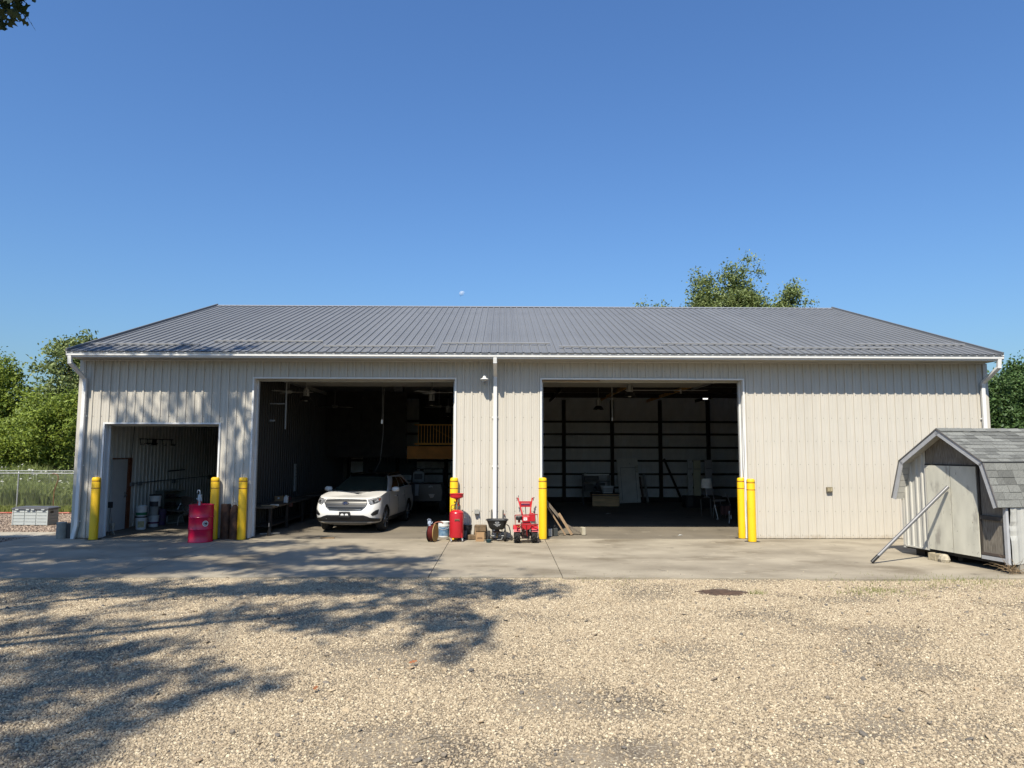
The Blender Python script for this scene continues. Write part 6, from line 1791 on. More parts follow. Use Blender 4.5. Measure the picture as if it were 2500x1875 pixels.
# behind the roof
GB_ = 'cottonwood tops showing over the roof'
tree('cottonwood_tree', 'big cottonwood with the highest crown over the roof', (20.6, 45.5, 0), 20.6, [(0, 0, 14.2, 2.9, 2.6, 3.4), (-1.9, 0, 16.4, 1.0, 1.2, 2.3), (1.5, 0, 16.9, 1.2, 1.2, 2.6), (2.3, 0, 15.0, 1.4, 1.4, 2.2), (-3.0, 0, 13.8, 1.4, 1.3, 1.6), (2.3, 0, 19.3, .28, .3, 1.1), (.6, 0, 18.7, .45, .5, 1.0), (-1.7, 0, 18.4, .35, .4, .8), (3.3, 0, 18.9, .2, .2, .5), (0, 0, 9, 3.4, 3, 4)], 44000, .26, LM3, 21, GB_, .40, r0=.35, droop=.8, perclump=45)
tree('cottonwood_tree', 'slim cottonwood sprigs over the roof right of the big one', (25.6, 44.0, 0), 17.9, [(0, 0, 14.6, 1.0, 1.0, 1.5), (.5, 0, 16.3, .55, .6, 1.2), (-1.1, 0, 14.6, .8, .8, 1.0), (.9, 0, 16.9, .25, .3, .8), (2.2, 0, 15.2, .25, .3, .6), (0, 0, 11, 2, 2, 3)], 11500, .27, LM3, 22, GB_, .34, r0=.22, droop=.8, perclump=40)
tree('cottonwood_tree', 'two tiny tree tops over the roof left of the big cottonwood', (13.4, 44.5, 0), 15.9, [(-.6, 0, 14.7, .55, .6, .9), (1.1, 0, 14.7, .45, .5, 1.0), (.2, 0, 11.5, 2, 2, 2.5)], 7500, .26, LM3, 23, GB_, .30, r0=.2, droop=.8, perclump=40)
# right edge
GR_ = 'dark trees beyond the right gable'
tree('maple_tree', 'dark green maple close behind the right gable of the barn', (35.0, 30.5, 0), 8.0, [(0, 0, 5.6, 1.9, 1.8, 2.0), (-.8, -.3, 3.5, 2.2, 1.8, 2.6), (.9, 0, 6.6, .8, .8, .9)], 17000, .25, LM4, 31, GR_, .34)
tree('maple_tree', 'taller dark maple at the right edge of the photo', (38.6, 31.5, 0), 9.6, [(0, 0, 6.4, 2.3, 2.2, 2.4), (-.6, -.2, 4.0, 2.6, 2.2, 3.0), (-1.2, 0, 7.6, .9, .9, 1.2)], 20000, .25, LM4, 32, GR_, .34)
tree('maple_tree', 'dark maple outside the right edge of the photo', (43.5, 31.0, 0), 9.0, [(0, 0, 5.6, 2.6, 2.4, 3.2)], 9000, .28, LM4, 33, GR_, .36)

# ---------------------------------------------------------------- the oak behind the camera that shades the yard
CL = [(-12.13,-20.35,17.83,0.59,0.40,0.8),(-11.14,-20.26,17.85,0.63,0.41,0.8),(-9.83,-19.11,16.09,0.40,0.32,0.8),(-7.96,-18.25,14.71,0.47,0.28,0.8),(-8.12,-17.09,13.32,0.22,0.21,0.7),(-5.88,-18.31,15.30,0.34,0.22,0.7),(-5.35,-19.05,15.45,0.21,0.17,0.8),(-3.95,-16.95,13.27,0.26,0.29,0.8),(-3.21,-17.07,13.29,0.22,0.39,0.8),(-7.82,-20.94,19.00,0.46,0.23,0.6),(-5.31,-19.23,16.91,0.35,0.20,0.6),(-10.44,-19.31,14.41,0.38,0.47,0.8),(-8.68,-21.30,15.61,0.32,0.34,0.8),(-10.25,-23.70,18.85,0.52,0.37,0.8),(-10.87,-23.34,18.39,0.23,0.34,0.7),(-8.62,-22.67,18.07,0.17,0.11,0.7),(-7.41,-20.15,15.35,0.42,0.19,0.7),(-6.43,-21.29,15.96,0.36,0.29,0.8),(-7.07,-21.28,17.06,0.36,0.20,0.7),(-5.13,-17.95,13.36,0.24,0.23,0.8),(-5.60,-21.24,16.33,0.31,0.22,0.8),(-5.53,-20.75,14.63,0.28,0.19,0.7),(-5.66,-21.86,18.28,0.27,0.30,0.7),(-3.74,-19.08,13.39,0.34,0.30,0.8),(-4.34,-22.54,17.08,0.16,0.44,0.8),(-4.63,-24.10,18.22,0.16,0.25,0.8),(-4.06,-21.39,14.36,0.22,0.20,0.8),(-5.48,-24.09,18.37,0.11,0.16,0.7),(-4.82,-24.74,18.23,0.12,0.08,0.6),(-3.93,-19.30,13.11,0.21,0.21,0.7),(-8.50,-23.56,17.24,0.28,0.23,0.8),(-7.70,-20.57,13.01,0.35,0.24,0.8),(-8.93,-23.13,16.02,0.34,0.19,0.8),(-7.76,-22.29,15.62,0.13,0.07,0.5),(-7.89,-22.20,14.22,0.41,0.08,0.5),(-6.91,-22.52,14.95,0.19,0.18,0.8),(-7.24,-25.05,17.84,0.16,0.28,0.8),(-6.11,-23.01,14.90,0.22,0.18,0.8),(-5.56,-22.35,13.89,0.12,0.10,0.8),(-6.95,-24.99,17.19,0.15,0.15,0.8),(-6.81,-24.23,15.69,0.16,0.15,0.8),(-7.17,-26.06,17.79,0.14,0.12,0.8),(-7.00,-22.94,14.41,0.17,0.07,0.6),(-7.76,-23.90,14.92,0.27,0.13,0.8),(-7.97,-26.26,17.80,0.27,0.10,0.8),(-7.37,-24.67,16.04,0.18,0.12,0.8),(-7.61,-25.25,16.04,0.25,0.15,0.8),(-7.20,-24.28,14.42,0.19,0.13,0.8),(-6.46,-23.02,13.09,0.28,0.08,0.8),(-7.58,-27.15,18.60,0.09,0.08,0.8),(-7.62,-22.08,13.51,0.35,0.11,0.5),(-9.11,-25.58,18.07,0.19,0.14,0.5),(-7.03,-24.40,15.21,0.22,0.07,0.6),(-9.61,-25.63,18.71,0.16,0.14,0.5),(-7.14,-23.53,15.40,0.13,0.06,0.5),(-14.10,-12.18,14.33,0.76,0.23,1.0),(-15.22,-16.08,16.68,0.58,0.28,1.0),(-15.52,-13.54,15.88,0.59,0.25,1.0),(-6.15,-16.61,16.79,0.35,0.22,0.8),(-13.33,-11.54,15.43,0.84,0.16,1.0),(-16.14,-11.64,14.55,0.43,0.24,1.0),(-11.44,-14.34,15.68,0.87,0.19,1.0),(-17.25,-19.69,18.34,0.56,0.32,1.0),(-12.07,-16.53,17.76,0.87,0.20,1.0),(-12.90,-15.25,17.18,0.65,0.28,1.0),(-16.64,-15.59,13.29,0.48,0.17,1.0),(-14.66,-13.92,15.50,0.56,0.21,1.0),(-13.43,-15.38,18.23,0.84,0.18,1.0),(-10.70,-11.48,13.30,0.54,0.23,1.0),(-16.94,-14.99,16.34,0.85,0.13,1.0),(-11.51,-14.28,15.95,0.66,0.25,1.0),(-10.75,-18.68,18.94,0.75,0.17,1.0),(-13.50,-14.08,14.48,0.38,0.13,1.0),(-14.47,-17.74,16.29,0.76,0.24,1.0),(-12.31,-17.34,17.40,0.90,0.17,1.0),(-14.18,-16.12,15.19,0.41,0.33,1.0),(-15.42,-18.38,16.61,0.48,0.22,1.0),(-16.34,-13.36,16.75,0.82,0.20,1.0),(-11.17,-16.76,15.33,0.84,0.23,1.0),(-12.29,-13.72,13.37,0.52,0.18,1.0),(-10.39,-13.56,13.80,0.44,0.32,1.0),(-12.23,-9.98,13.11,0.60,0.30,1.0),(-16.19,-11.17,14.49,0.51,0.23,1.0),(-16.83,-15.75,17.28,0.59,0.29,1.0),(-15.52,-17.24,17.73,0.58,0.27,1.0),(-13.38,-15.27,16.01,0.57,0.33,1.0),(-10.47,-13.42,14.90,0.83,0.18,1.0),(-11.37,-13.91,14.50,0.43,0.24,1.0),(-14.01,-15.31,19.00,0.82,0.13,1.0),(-14.40,-11.98,13.42,0.57,0.14,1.0),(-14.77,-14.54,13.04,0.50,0.30,1.0),(-14.47,-15.70,15.20,0.47,0.33,1.0),(-10.71,-14.91,16.57,0.79,0.34,1.0),(-16.02,-11.96,14.57,0.64,0.27,1.0),(-13.39,-13.68,14.52,0.70,0.17,1.0),(-13.44,-14.51,16.13,0.40,0.28,1.0),(-10.86,-12.56,14.80,0.48,0.34,1.0),(-14.02,-16.50,14.73,0.69,0.14,1.0),(-14.23,-16.71,15.64,0.93,0.32,1.0),(-16.93,-16.94,17.46,0.58,0.28,1.0),(-14.76,-13.18,16.96,0.43,0.17,1.0),(-17.20,-17.03,16.34,0.68,0.29,1.0),(-10.74,-15.04,14.14,0.70,0.33,1.0),(-16.18,-16.74,17.24,0.62,0.17,1.0),(-16.62,-17.13,17.38,0.60,0.18,1.0),(-8.02,-18.57,18.64,0.66,0.16,0.8),(-11.80,-11.05,13.22,0.62,0.15,1.0),(-10.23,-13.16,14.32,0.53,0.13,1.0),(-11.69,-16.26,15.05,0.79,0.21,1.0),(-15.38,-12.94,16.12,0.71,0.24,1.0),(-8.25,-13.72,14.20,0.87,0.13,0.8),(-6.92,-12.81,13.53,0.67,0.26,0.8),(-11.91,-13.09,17.09,0.38,0.15,1.0),(-15.25,-16.37,18.20,0.42,0.23,1.0),(-13.61,-14.61,17.94,0.92,0.21,1.0),(-16.09,-14.68,14.44,0.59,0.22,1.0),(-12.68,-14.78,17.25,0.50,0.28,1.0),(-12.04,-14.20,14.76,0.85,0.20,1.0),(-6.48,-16.60,16.68,0.58,0.24,0.8),(-12.55,-13.57,15.69,0.91,0.23,1.0),(-11.83,-15.56,15.10,0.62,0.15,1.0),(-11.92,-16.81,17.37,0.88,0.16,1.0),(-12.26,-14.75,15.76,0.36,0.23,1.0),(-12.02,-17.14,15.01,0.64,0.23,1.0),(-15.26,-13.42,13.01,0.84,0.29,1.0),(-13.61,-15.85,17.14,0.69,0.30,1.0),(-17.09,-13.88,18.42,0.71,0.18,1.0),(-5.69,-16.51,16.86,0.39,0.29,0.8),(-14.01,-11.09,13.60,0.91,0.30,1.0),(-14.99,-14.25,17.86,0.43,0.32,1.0),(-14.46,-16.28,16.52,0.43,0.13,1.0),(-10.33,-17.79,16.97,0.64,0.26,1.0),(-14.57,-11.95,14.53,0.65,0.16,1.0),(-11.81,-13.11,15.42,0.69,0.29,1.0),(-16.93,-15.19,16.08,0.64,0.15,1.0),(-17.06,-19.54,18.67,0.46,0.24,1.0),(-15.21,-13.27,17.68,0.85,0.24,1.0),(-15.32,-11.64,14.80,0.79,0.14,1.0),(-15.65,-13.71,15.40,0.69,0.18,1.0),(-13.74,-18.37,17.45,0.44,0.22,1.0),(-8.22,-17.19,15.90,0.57,0.31,0.8),(-11.10,-16.63,16.61,0.71,0.20,1.0),(-7.72,-13.66,13.24,0.43,0.18,0.8),(-17.13,-18.78,17.79,0.79,0.25,1.0),(-14.73,-14.07,13.75,0.86,0.24,1.0),(-17.29,-19.13,17.86,0.89,0.16,1.0),(-16.46,-11.60,14.32,0.63,0.23,1.0),(-6.31,-16.35,16.10,0.81,0.25,0.8),(-10.74,-17.77,16.69,0.94,0.28,1.0),(-10.01,-14.32,13.17,0.70,0.13,1.0),(-13.11,-12.75,13.05,0.38,0.15,1.0),(-12.30,-15.71,17.01,0.59,0.15,1.0),(-17.50,-16.38,18.03,0.61,0.28,1.0),(-12.37,-14.53,14.28,0.62,0.14,1.0),(-11.76,-13.24,13.14,0.63,0.28,1.0),(-17.90,-17.98,18.84,0.43,0.30,1.0),(-13.10,-13.04,14.72,0.90,0.14,1.0),(-10.57,-16.65,16.11,0.56,0.27,1.0),(-15.47,-12.34,14.87,0.40,0.26,1.0),(-12.81,-11.44,15.35,0.64,0.30,1.0),(-15.78,-11.88,15.81,0.89,0.34,1.0),(-15.56,-13.97,14.47,0.82,0.34,1.0),(-17.54,-13.86,18.40,0.93,0.32,1.0),(-12.13,-15.28,14.15,0.61,0.28,1.0),(-11.24,-10.74,13.81,0.91,0.29,1.0),(-9.04,-14.74,13.32,0.71,0.13,1.0),(-12.79,-17.06,16.31,0.52,0.18,1.0),(-10.48,-10.79,13.34,0.91,0.15,1.0),(-8.01,-14.19,14.28,0.67,0.20,0.8),(-10.01,-15.28,18.31,0.75,0.18,1.0),(-13.03,-16.38,17.70,0.63,0.19,1.0),(-15.85,-14.99,16.38,0.90,0.27,1.0),(-15.51,-16.92,15.53,0.90,0.15,1.0),(-13.44,-19.30,17.98,0.63,0.23,1.0),(-15.85,-13.93,15.77,0.52,0.22,1.0),(-12.61,-15.42,18.48,0.89,0.31,1.0),(-14.60,-14.61,18.85,0.63,0.15,1.0),(-14.40,-15.53,14.25,0.87,0.19,1.0),(-8.43,-15.80,17.68,0.71,0.30,0.8),(-7.34,-14.49,15.78,0.89,0.19,0.8),(-10.07,-12.56,15.03,0.76,0.17,1.0),(-15.90,-10.01,13.41,0.53,0.15,1.0),(-12.32,-17.01,16.33,0.49,0.16,1.0),(-10.66,-12.27,16.35,0.36,0.17,1.0),(-8.85,-11.67,15.61,0.63,0.13,1.0),(-6.40,-15.33,13.10,0.92,0.33,0.8),(-7.38,-14.76,14.00,0.76,0.14,0.8),(-8.49,-17.72,18.15,0.90,0.28,0.8),(-8.38,-15.89,17.38,0.77,0.25,0.8),(-9.61,-14.03,17.11,0.45,0.32,1.0),(-6.39,-15.48,13.28,0.36,0.16,0.8),(-15.38,-17.22,17.11,0.74,0.25,1.0),(-5.96,-16.93,16.92,0.53,0.30,0.8),(-8.09,-15.38,14.56,0.63,0.32,0.8),(-15.19,-17.42,17.39,0.47,0.21,1.0),(-11.55,-14.40,18.62,0.77,0.21,1.0),(-14.74,-15.42,14.75,0.62,0.27,1.0),(-14.32,-14.87,16.75,0.43,0.27,1.0),(-6.45,-14.37,13.72,0.68,0.31,0.8),(-11.69,-16.23,14.01,0.50,0.14,1.0),(-17.02,-18.37,17.70,0.60,0.30,1.0),(-16.25,-16.79,14.65,0.73,0.29,1.0),(-17.27,-13.53,17.77,0.86,0.23,1.0),(-14.00,-16.66,15.71,0.62,0.31,1.0),(-9.08,-16.98,16.10,0.58,0.33,1.0),(-13.58,-14.82,13.64,0.67,0.17,1.0),(-8.13,-15.73,18.28,0.50,0.22,0.8),(-14.64,-16.56,17.62,0.58,0.15,1.0),(-5.94,-18.89,17.86,0.92,0.16,0.8),(-15.80,-14.33,14.94,0.82,0.30,1.0),(-8.39,-14.77,14.98,0.70,0.21,0.8),(-10.78,-14.96,15.76,0.36,0.20,1.0),(-17.46,-19.92,18.72,0.72,0.13,1.0),(-10.53,-15.54,18.52,0.65,0.17,1.0),(-13.54,-18.00,17.68,0.54,0.16,1.0),(-15.34,-14.23,18.31,0.87,0.28,1.0),(-6.59,-19.79,18.53,0.89,0.24,0.8),(-12.34,-17.36,17.96,0.51,0.22,1.0),(-12.27,-12.56,14.16,0.48,0.34,1.0),(-15.96,-19.57,18.29,0.59,0.26,1.0),(-11.81,-16.62,17.46,0.86,0.22,1.0),(-12.99,-16.33,14.66,0.83,0.26,1.0),(-6.73,-17.76,18.35,0.62,0.20,0.8),(-13.43,-12.58,15.25,0.42,0.30,1.0),(-12.71,-14.36,14.87,0.60,0.29,1.0),(-15.73,-14.18,17.05,0.67,0.17,1.0),(-16.93,-16.24,17.88,0.57,0.27,1.0),(-9.46,-13.58,14.09,0.51,0.31,1.0),(-11.53,-12.15,13.77,0.70,0.25,1.0),(-16.40,-13.16,13.92,0.68,0.33,1.0),(-16.19,-12.42,15.39,0.93,0.32,1.0),(-11.00,-15.34,17.63,0.60,0.30,1.0),(-17.21,-13.11,16.90,0.79,0.33,1.0),(-14.61,-15.50,17.60,0.46,0.16,1.0),(-12.67,-16.63,17.76,0.72,0.26,1.0),(-13.91,-14.80,16.66,0.41,0.31,1.0),(-12.08,-16.30,17.95,0.60,0.24,1.0),(-13.10,-14.07,16.93,0.54,0.29,1.0),(-15.72,-14.16,13.92,0.84,0.15,1.0),(-13.38,-14.22,14.37,0.59,0.28,1.0),(-12.47,-11.39,13.57,0.66,0.22,1.0),(-12.00,-19.80,18.82,0.79,0.29,1.0),(-9.05,-17.43,18.48,0.48,0.18,0.8),(-11.54,-12.47,13.03,0.42,0.26,1.0),(-10.49,-16.92,18.59,0.51,0.19,1.0),(-11.17,-14.69,15.80,0.56,0.27,1.0),(-10.21,-12.11,14.02,0.46,0.32,1.0),(-13.28,-15.06,16.62,0.49,0.22,1.0),(-17.27,-11.78,15.80,0.83,0.23,1.0),(-16.28,-15.83,15.42,0.67,0.27,1.0),(-14.85,-17.16,17.59,0.48,0.27,1.0),(-12.88,-13.29,17.39,0.66,0.19,1.0),(-15.90,-17.46,17.92,0.59,0.24,1.0),(-8.93,-17.23,18.79,0.93,0.21,0.8),(-8.62,-16.28,16.46,0.78,0.27,0.8),(-10.78,-10.75,13.84,0.80,0.16,1.0),(-12.64,-11.06,14.52,0.39,0.17,1.0),(-10.80,-18.67,17.95,0.70,0.26,1.0),(-13.15,-11.64,15.25,0.74,0.30,1.0),(-7.67,-17.98,16.42,0.66,0.15,0.8),(-14.00,-15.68,17.83,0.80,0.29,1.0),(-13.25,-15.61,18.85,0.56,0.22,1.0),(-12.57,-18.70,17.36,0.50,0.33,1.0),(-15.71,-16.05,14.99,0.82,0.29,1.0),(-15.03,-15.36,14.73,0.43,0.14,1.0),(-11.28,-16.43,18.25,0.87,0.31,1.0),(-14.63,-14.21,13.04,0.53,0.16,1.0),(-14.66,-14.79,13.27,0.89,0.14,1.0),(-5.65,-17.46,15.50,0.80,0.25,0.8),(-5.41,-15.38,13.57,0.85,0.32,0.8),(-11.26,-18.69,18.89,0.42,0.15,1.0),(-13.37,-15.64,16.72,0.89,0.31,1.0),(-17.07,-15.70,18.85,0.77,0.27,1.0),(-15.55,-16.30,17.79,0.63,0.29,1.0),(-12.39,-18.71,17.74,0.73,0.27,1.0),(-12.68,-13.90,15.44,0.80,0.16,1.0),(-9.37,-7.57,13.31,0.35,0.23,0.8),(-10.63,-11.51,16.37,0.26,0.44,0.8),(-9.15,-8.42,13.47,0.32,0.31,0.8),(-12.99,-11.25,18.90,0.30,0.24,0.8),(-10.32,-9.77,13.28,0.37,0.24,0.8),(-11.87,-9.98,15.31,0.42,0.35,0.8),(-12.98,-8.38,15.25,0.29,0.42,0.8),(-11.54,-12.03,17.26,0.24,0.30,0.8),(-9.54,-9.93,14.67,0.38,0.40,0.8),(-12.79,-13.06,18.97,0.25,0.43,0.8),(-12.42,-8.92,13.26,0.22,0.24,0.8),(-11.55,-10.18,17.85,0.21,0.33,0.8),(-14.87,-12.97,18.92,0.33,0.30,0.8),(-13.47,-10.53,15.79,0.35,0.33,0.8),(-11.85,-12.36,18.52,0.33,0.23,0.8),(-9.82,-9.51,14.10,0.45,0.43,0.8),(-11.65,-10.19,14.61,0.45,0.31,0.8),(-13.75,-9.88,14.84,0.40,0.43,0.8),(-12.68,-11.26,17.20,0.25,0.22,0.8),(-11.60,-10.50,15.59,0.30,0.38,0.8),(-10.01,-8.11,14.24,0.35,0.36,0.8),(-14.84,-10.45,14.03,0.42,0.28,0.8),(-12.23,-12.22,17.80,0.24,0.42,0.8),(-11.70,-9.52,16.26,0.26,0.44,0.8),(-10.65,-9.73,16.95,0.40,0.42,0.8),(-9.43,-8.45,15.77,0.28,0.32,0.8),(-13.27,-8.99,15.97,0.26,0.29,0.8),(-15.34,-13.03,17.38,0.29,0.39,0.8),(-12.77,-9.34,14.95,0.34,0.39,0.8),(-10.83,-11.27,18.14,0.30,0.35,0.8),(-13.89,-9.01,16.23,0.27,0.20,0.8),(-14.04,-8.79,16.06,0.31,0.20,0.8),(-11.44,-10.94,17.16,0.49,0.39,0.8),(-13.02,-11.93,18.13,0.37,0.44,0.8),(-14.10,-10.04,14.04,0.29,0.29,0.8),(-15.22,-12.32,17.34,0.38,0.31,0.8),(-14.55,-9.82,13.29,0.25,0.37,0.8),(-12.13,-11.91,17.57,0.30,0.41,0.8),(-11.24,-8.72,16.16,0.20,0.33,0.8),(-8.42,-25.82,18.85,0.34,0.27,0.5),(-9.84,-22.26,18.50,0.48,0.22,0.5),(-11.62,-21.30,17.87,0.52,0.32,0.5),(-9.77,-24.32,18.53,0.34,0.30,0.5),(-9.23,-26.05,18.27,0.47,0.31,0.5),(-8.29,-24.34,17.16,0.51,0.20,0.5),(-8.12,-23.34,15.40,0.38,0.23,0.5),(-8.21,-25.27,17.17,0.45,0.18,0.5),(-9.93,-24.16,17.28,0.38,0.18,0.5),(-11.92,-20.84,16.66,0.37,0.16,0.5),(-11.99,-17.52,13.77,0.36,0.21,0.5),(-6.81,-23.30,14.18,0.40,0.26,0.5),(-7.68,-23.15,13.48,0.34,0.26,0.5),(-7.82,-23.20,15.22,0.39,0.31,0.5),(-7.44,-20.77,13.46,0.54,0.33,0.5),(-9.71,-25.23,17.73,0.40,0.28,0.5),(-9.76,-21.20,15.98,0.30,0.25,0.5),(-7.28,-26.04,16.52,0.50,0.16,0.5),(-9.03,-23.23,16.96,0.35,0.20,0.5),(-8.04,-21.51,14.00,0.52,0.15,0.5),(-9.91,-20.51,13.78,0.29,0.31,0.5),(-8.29,-22.59,14.82,0.43,0.17,0.5),(-8.12,-23.47,14.56,0.40,0.28,0.5),(-11.74,-18.79,14.28,0.60,0.14,0.5),(-9.08,-26.89,18.76,0.28,0.29,0.5),(-7.46,-26.77,17.51,0.44,0.26,0.5),(-6.49,-19.91,17.86,0.55,0.13,0.6),(-10.27,-18.76,15.78,0.60,0.15,0.6),(-9.09,-20.30,17.56,0.52,0.24,0.6),(-5.92,-16.62,13.30,0.52,0.23,0.6),(-3.72,-16.65,13.05,0.70,0.14,0.4),(-10.34,-20.00,16.89,0.41,0.19,0.6),(-8.84,-18.92,15.65,0.44,0.24,0.6),(-7.24,-17.24,14.85,0.49,0.12,0.6),(-5.47,-20.26,18.28,0.58,0.24,0.4),(-6.48,-19.43,16.05,0.38,0.18,0.6),(-3.79,-17.53,13.50,0.58,0.23,0.4),(-7.82,-18.01,15.12,0.50,0.14,0.6),(-5.20,-17.94,14.34,0.61,0.18,0.6),(-3.82,-19.79,17.35,0.43,0.16,0.4),(-11.30,-19.92,17.47,0.49,0.23,0.6),(-11.60,-17.52,14.39,0.62,0.19,0.6),(-11.71,-17.26,14.95,0.34,0.18,0.6),(-7.14,-19.37,16.20,0.59,0.18,0.6),(-3.26,-17.70,13.96,0.31,0.22,0.4),(-6.75,-18.12,14.82,0.37,0.21,0.6),(-4.55,-20.25,17.37,0.49,0.13,0.4),(-9.37,-18.73,15.23,0.60,0.21,0.6),(-9.75,-18.64,16.41,0.41,0.21,0.6),(-3.55,-19.26,16.13,0.63,0.22,0.4),(-8.91,-17.96,14.57,0.49,0.14,0.6),(-11.11,-19.42,16.71,0.67,0.18,0.6),(-6.35,-17.73,14.89,0.69,0.19,0.6),(-2.53,-17.43,13.30,0.53,0.14,0.4),(-7.08,-18.70,16.47,0.49,0.20,0.6),(-8.82,-20.70,18.24,0.30,0.18,0.6),(-9.98,-17.85,14.51,0.43,0.17,0.6),(-4.09,-19.04,17.16,0.63,0.15,0.4),(-10.81,-16.07,13.21,0.50,0.22,0.6),(-9.91,-18.05,14.28,0.38,0.24,0.6),(-3.03,-17.47,14.74,0.36,0.15,0.4),(-8.08,-17.54,14.44,0.40,0.18,0.6),(-6.55,-17.97,14.92,0.64,0.13,0.6),(-3.81,-18.72,15.74,0.33,0.20,0.4),(-12.38,-18.57,15.75,0.45,0.16,0.6),(-3.92,-17.55,14.79,0.61,0.24,0.4),(-6.66,-18.60,15.61,0.33,0.14,0.6),(-11.28,-17.10,13.78,0.47,0.13,0.6),(-6.48,-20.21,17.37,0.64,0.22,0.6),(-11.89,-19.84,17.18,0.58,0.14,0.6),(-4.43,-19.62,16.18,0.67,0.16,0.4),(-6.50,-18.30,15.31,0.70,0.13,0.6),(-7.78,-20.75,18.53,0.39,0.19,0.6),(-12.92,-20.49,18.68,0.50,0.20,0.6),(-8.33,-21.20,18.55,0.59,0.15,0.6),(-8.78,-17.67,13.63,0.63,0.15,0.6),(-2.75,-18.19,14.89,0.53,0.21,0.4),(-11.93,-21.42,18.59,0.40,0.22,0.6),(-5.59,-19.67,16.43,0.39,0.17,0.6),(-7.24,-18.13,14.89,0.60,0.15,0.6),(-12.58,-16.62,14.12,0.59,0.18,0.6),(-7.28,-22.10,17.44,0.40,0.24,0.3),(-5.38,-22.93,18.93,0.18,0.16,0.3),(-5.60,-20.48,14.60,0.32,0.22,0.3),(-6.77,-22.26,18.37,0.27,0.12,0.3),(-6.07,-19.27,14.32,0.16,0.23,0.3),(-6.86,-22.91,18.07,0.27,0.14,0.3),(-6.57,-20.18,14.38,0.33,0.21,0.3),(-5.73,-21.56,16.58,0.17,0.24,0.3),(-7.00,-21.39,16.57,0.39,0.24,0.3),(-6.89,-22.56,17.83,0.25,0.18,0.3),(-4.58,-19.87,14.65,0.39,0.21,0.3),(-4.34,-19.99,15.70,0.17,0.21,0.3),(-4.68,-19.05,14.51,0.16,0.17,0.3),(-4.95,-19.32,13.91,0.27,0.24,0.3),(-5.35,-22.57,17.84,0.31,0.14,0.3),(-4.79,-23.11,18.14,0.30,0.24,0.3),(-6.27,-23.00,18.43,0.40,0.11,0.3),(-5.43,-19.45,13.58,0.28,0.12,0.3),(-4.28,-20.61,14.68,0.37,0.20,0.3),(-4.22,-20.14,14.03,0.35,0.22,0.3)]
oak = thing('oak_tree', 'large oak left of the camera whose leafy branch hangs into the top left corner', 'tree', (-16.5, -21.5, 0))
rng = np.random.default_rng(77)
base = np.array([-16.5, -21.5, 0])
P = []
for (x, y, z, a, c, dn) in CL:
    area = math.pi * a * c
    n = int(215 * area ** .85 * dn) + 12
    g = rng.normal(size=(n, 3)) * .56
    P.append(np.array([x, y, z]) + g * np.array([a, c, .45]))
P = np.concatenate(P) - base
leaf_mesh('crown', P, .20, LM5, oak, rng, upb=1.0, asp=.60)
b = MB(); fork = Vector((1.0, .3, 7.2))
b.tube([(0, 0, 0), (.1, .05, 2.0), (.5, .15, 4.6), fork], .55, 12, .36)
cent = [Vector((x, y, z)) - Vector(base) for (x, y, z, a, c, dn) in CL]
rg = random.Random(9)
mains = []
for tgt in (Vector((4.5, 3.0, 14.0)), Vector((5.5, -1.0, 14.5)), Vector((9.0, 1.0, 15.5)), Vector((1.5, -3.5, 13.5)), Vector((2.0, 4.5, 13.2)), Vector((12.0, 2.5, 15.0))):
    mid = fork.lerp(tgt, .5) + Vector((0, 0, 1.0)); pts = [fork, mid, tgt]
    b.tube(pts, .19, 8, .05); mains += [fork.lerp(mid, .6), mid, mid.lerp(tgt, .5), tgt]
for c in cent[::4]:
    s0 = min(mains, key=lambda q: (q - c).length)
    b.tube([s0, s0.lerp(c, .55) + Vector((0, 0, .12)), c], .022, 5, .007)
b.build('trunk', BARK, oak)
# lobed leaves of the low branch that reaches into the frame
b = MB()
def oakleaf(b, c, d, nrm, L):
    s_ = d.cross(nrm).normalized(); nrm = s_.cross(d)
    out = [(0, .03), (.16, .10), (.26, .30), (.36, .12), (.46, .13), (.60, .36), (.68, .14), (.78, .12), (.88, .22), (1.0, .02)]
    left = [c + d * (u * L) + s_ * (w * L) + nrm * (.10 * w * L) for u, w in out]
    mid = [c + d * (u * L) for u, w in out]
    right = [c + d * (u * L) - s_ * (w * L) + nrm * (.10 * w * L) for u, w in out]
    b.grid([left, mid, right])
rg = random.Random(31)
C0 = Vector((-4.86, -12.20, 6.80)) - Vector(base)
for k in range(330):
    u = rg.random()
    pos = C0 + Vector((rg.uniform(-.95, .04), rg.uniform(-.22, .22), rg.uniform(-.10, .55)))
    if pos.x - C0.x > -.25 and rg.random() < .35: pos.z -= .05
    d = Vector((rg.uniform(-.7, .7), rg.uniform(-.8, .8), rg.uniform(-1.1, .15))).normalized()
    nrm = Vector((rg.uniform(-1, 1), rg.uniform(-1, 1), rg.uniform(-.4, 1))).normalized()
    if abs(nrm.dot(d)) > .9: continue
    oakleaf(b, pos, d, nrm, rg.uniform(.12, .19))
b.build('low_branch_leaves', LM5, oak)
b = MB(); b.tube([Vector((1.0, .3, 6.9)), Vector((4.5, 3.5, 8.3)), C0 + Vector((-4.0, -2.0, 1.7)), C0 + Vector((-1.6, -.2, .9)), C0 + Vector((-.7, 0, .42)), C0 + Vector((.0, 0, .16))], .09, 7, .008)
for k in range(7):
    a = C0 + Vector((-.9 + k * .13, 0, .48 - k * .045)); b.tube([a, a + Vector((rg.uniform(-.1, .15), rg.uniform(-.2, .2), rg.uniform(-.25, .15)))], .007, 4, .003)
b.build('low_branch', BARK, oak)

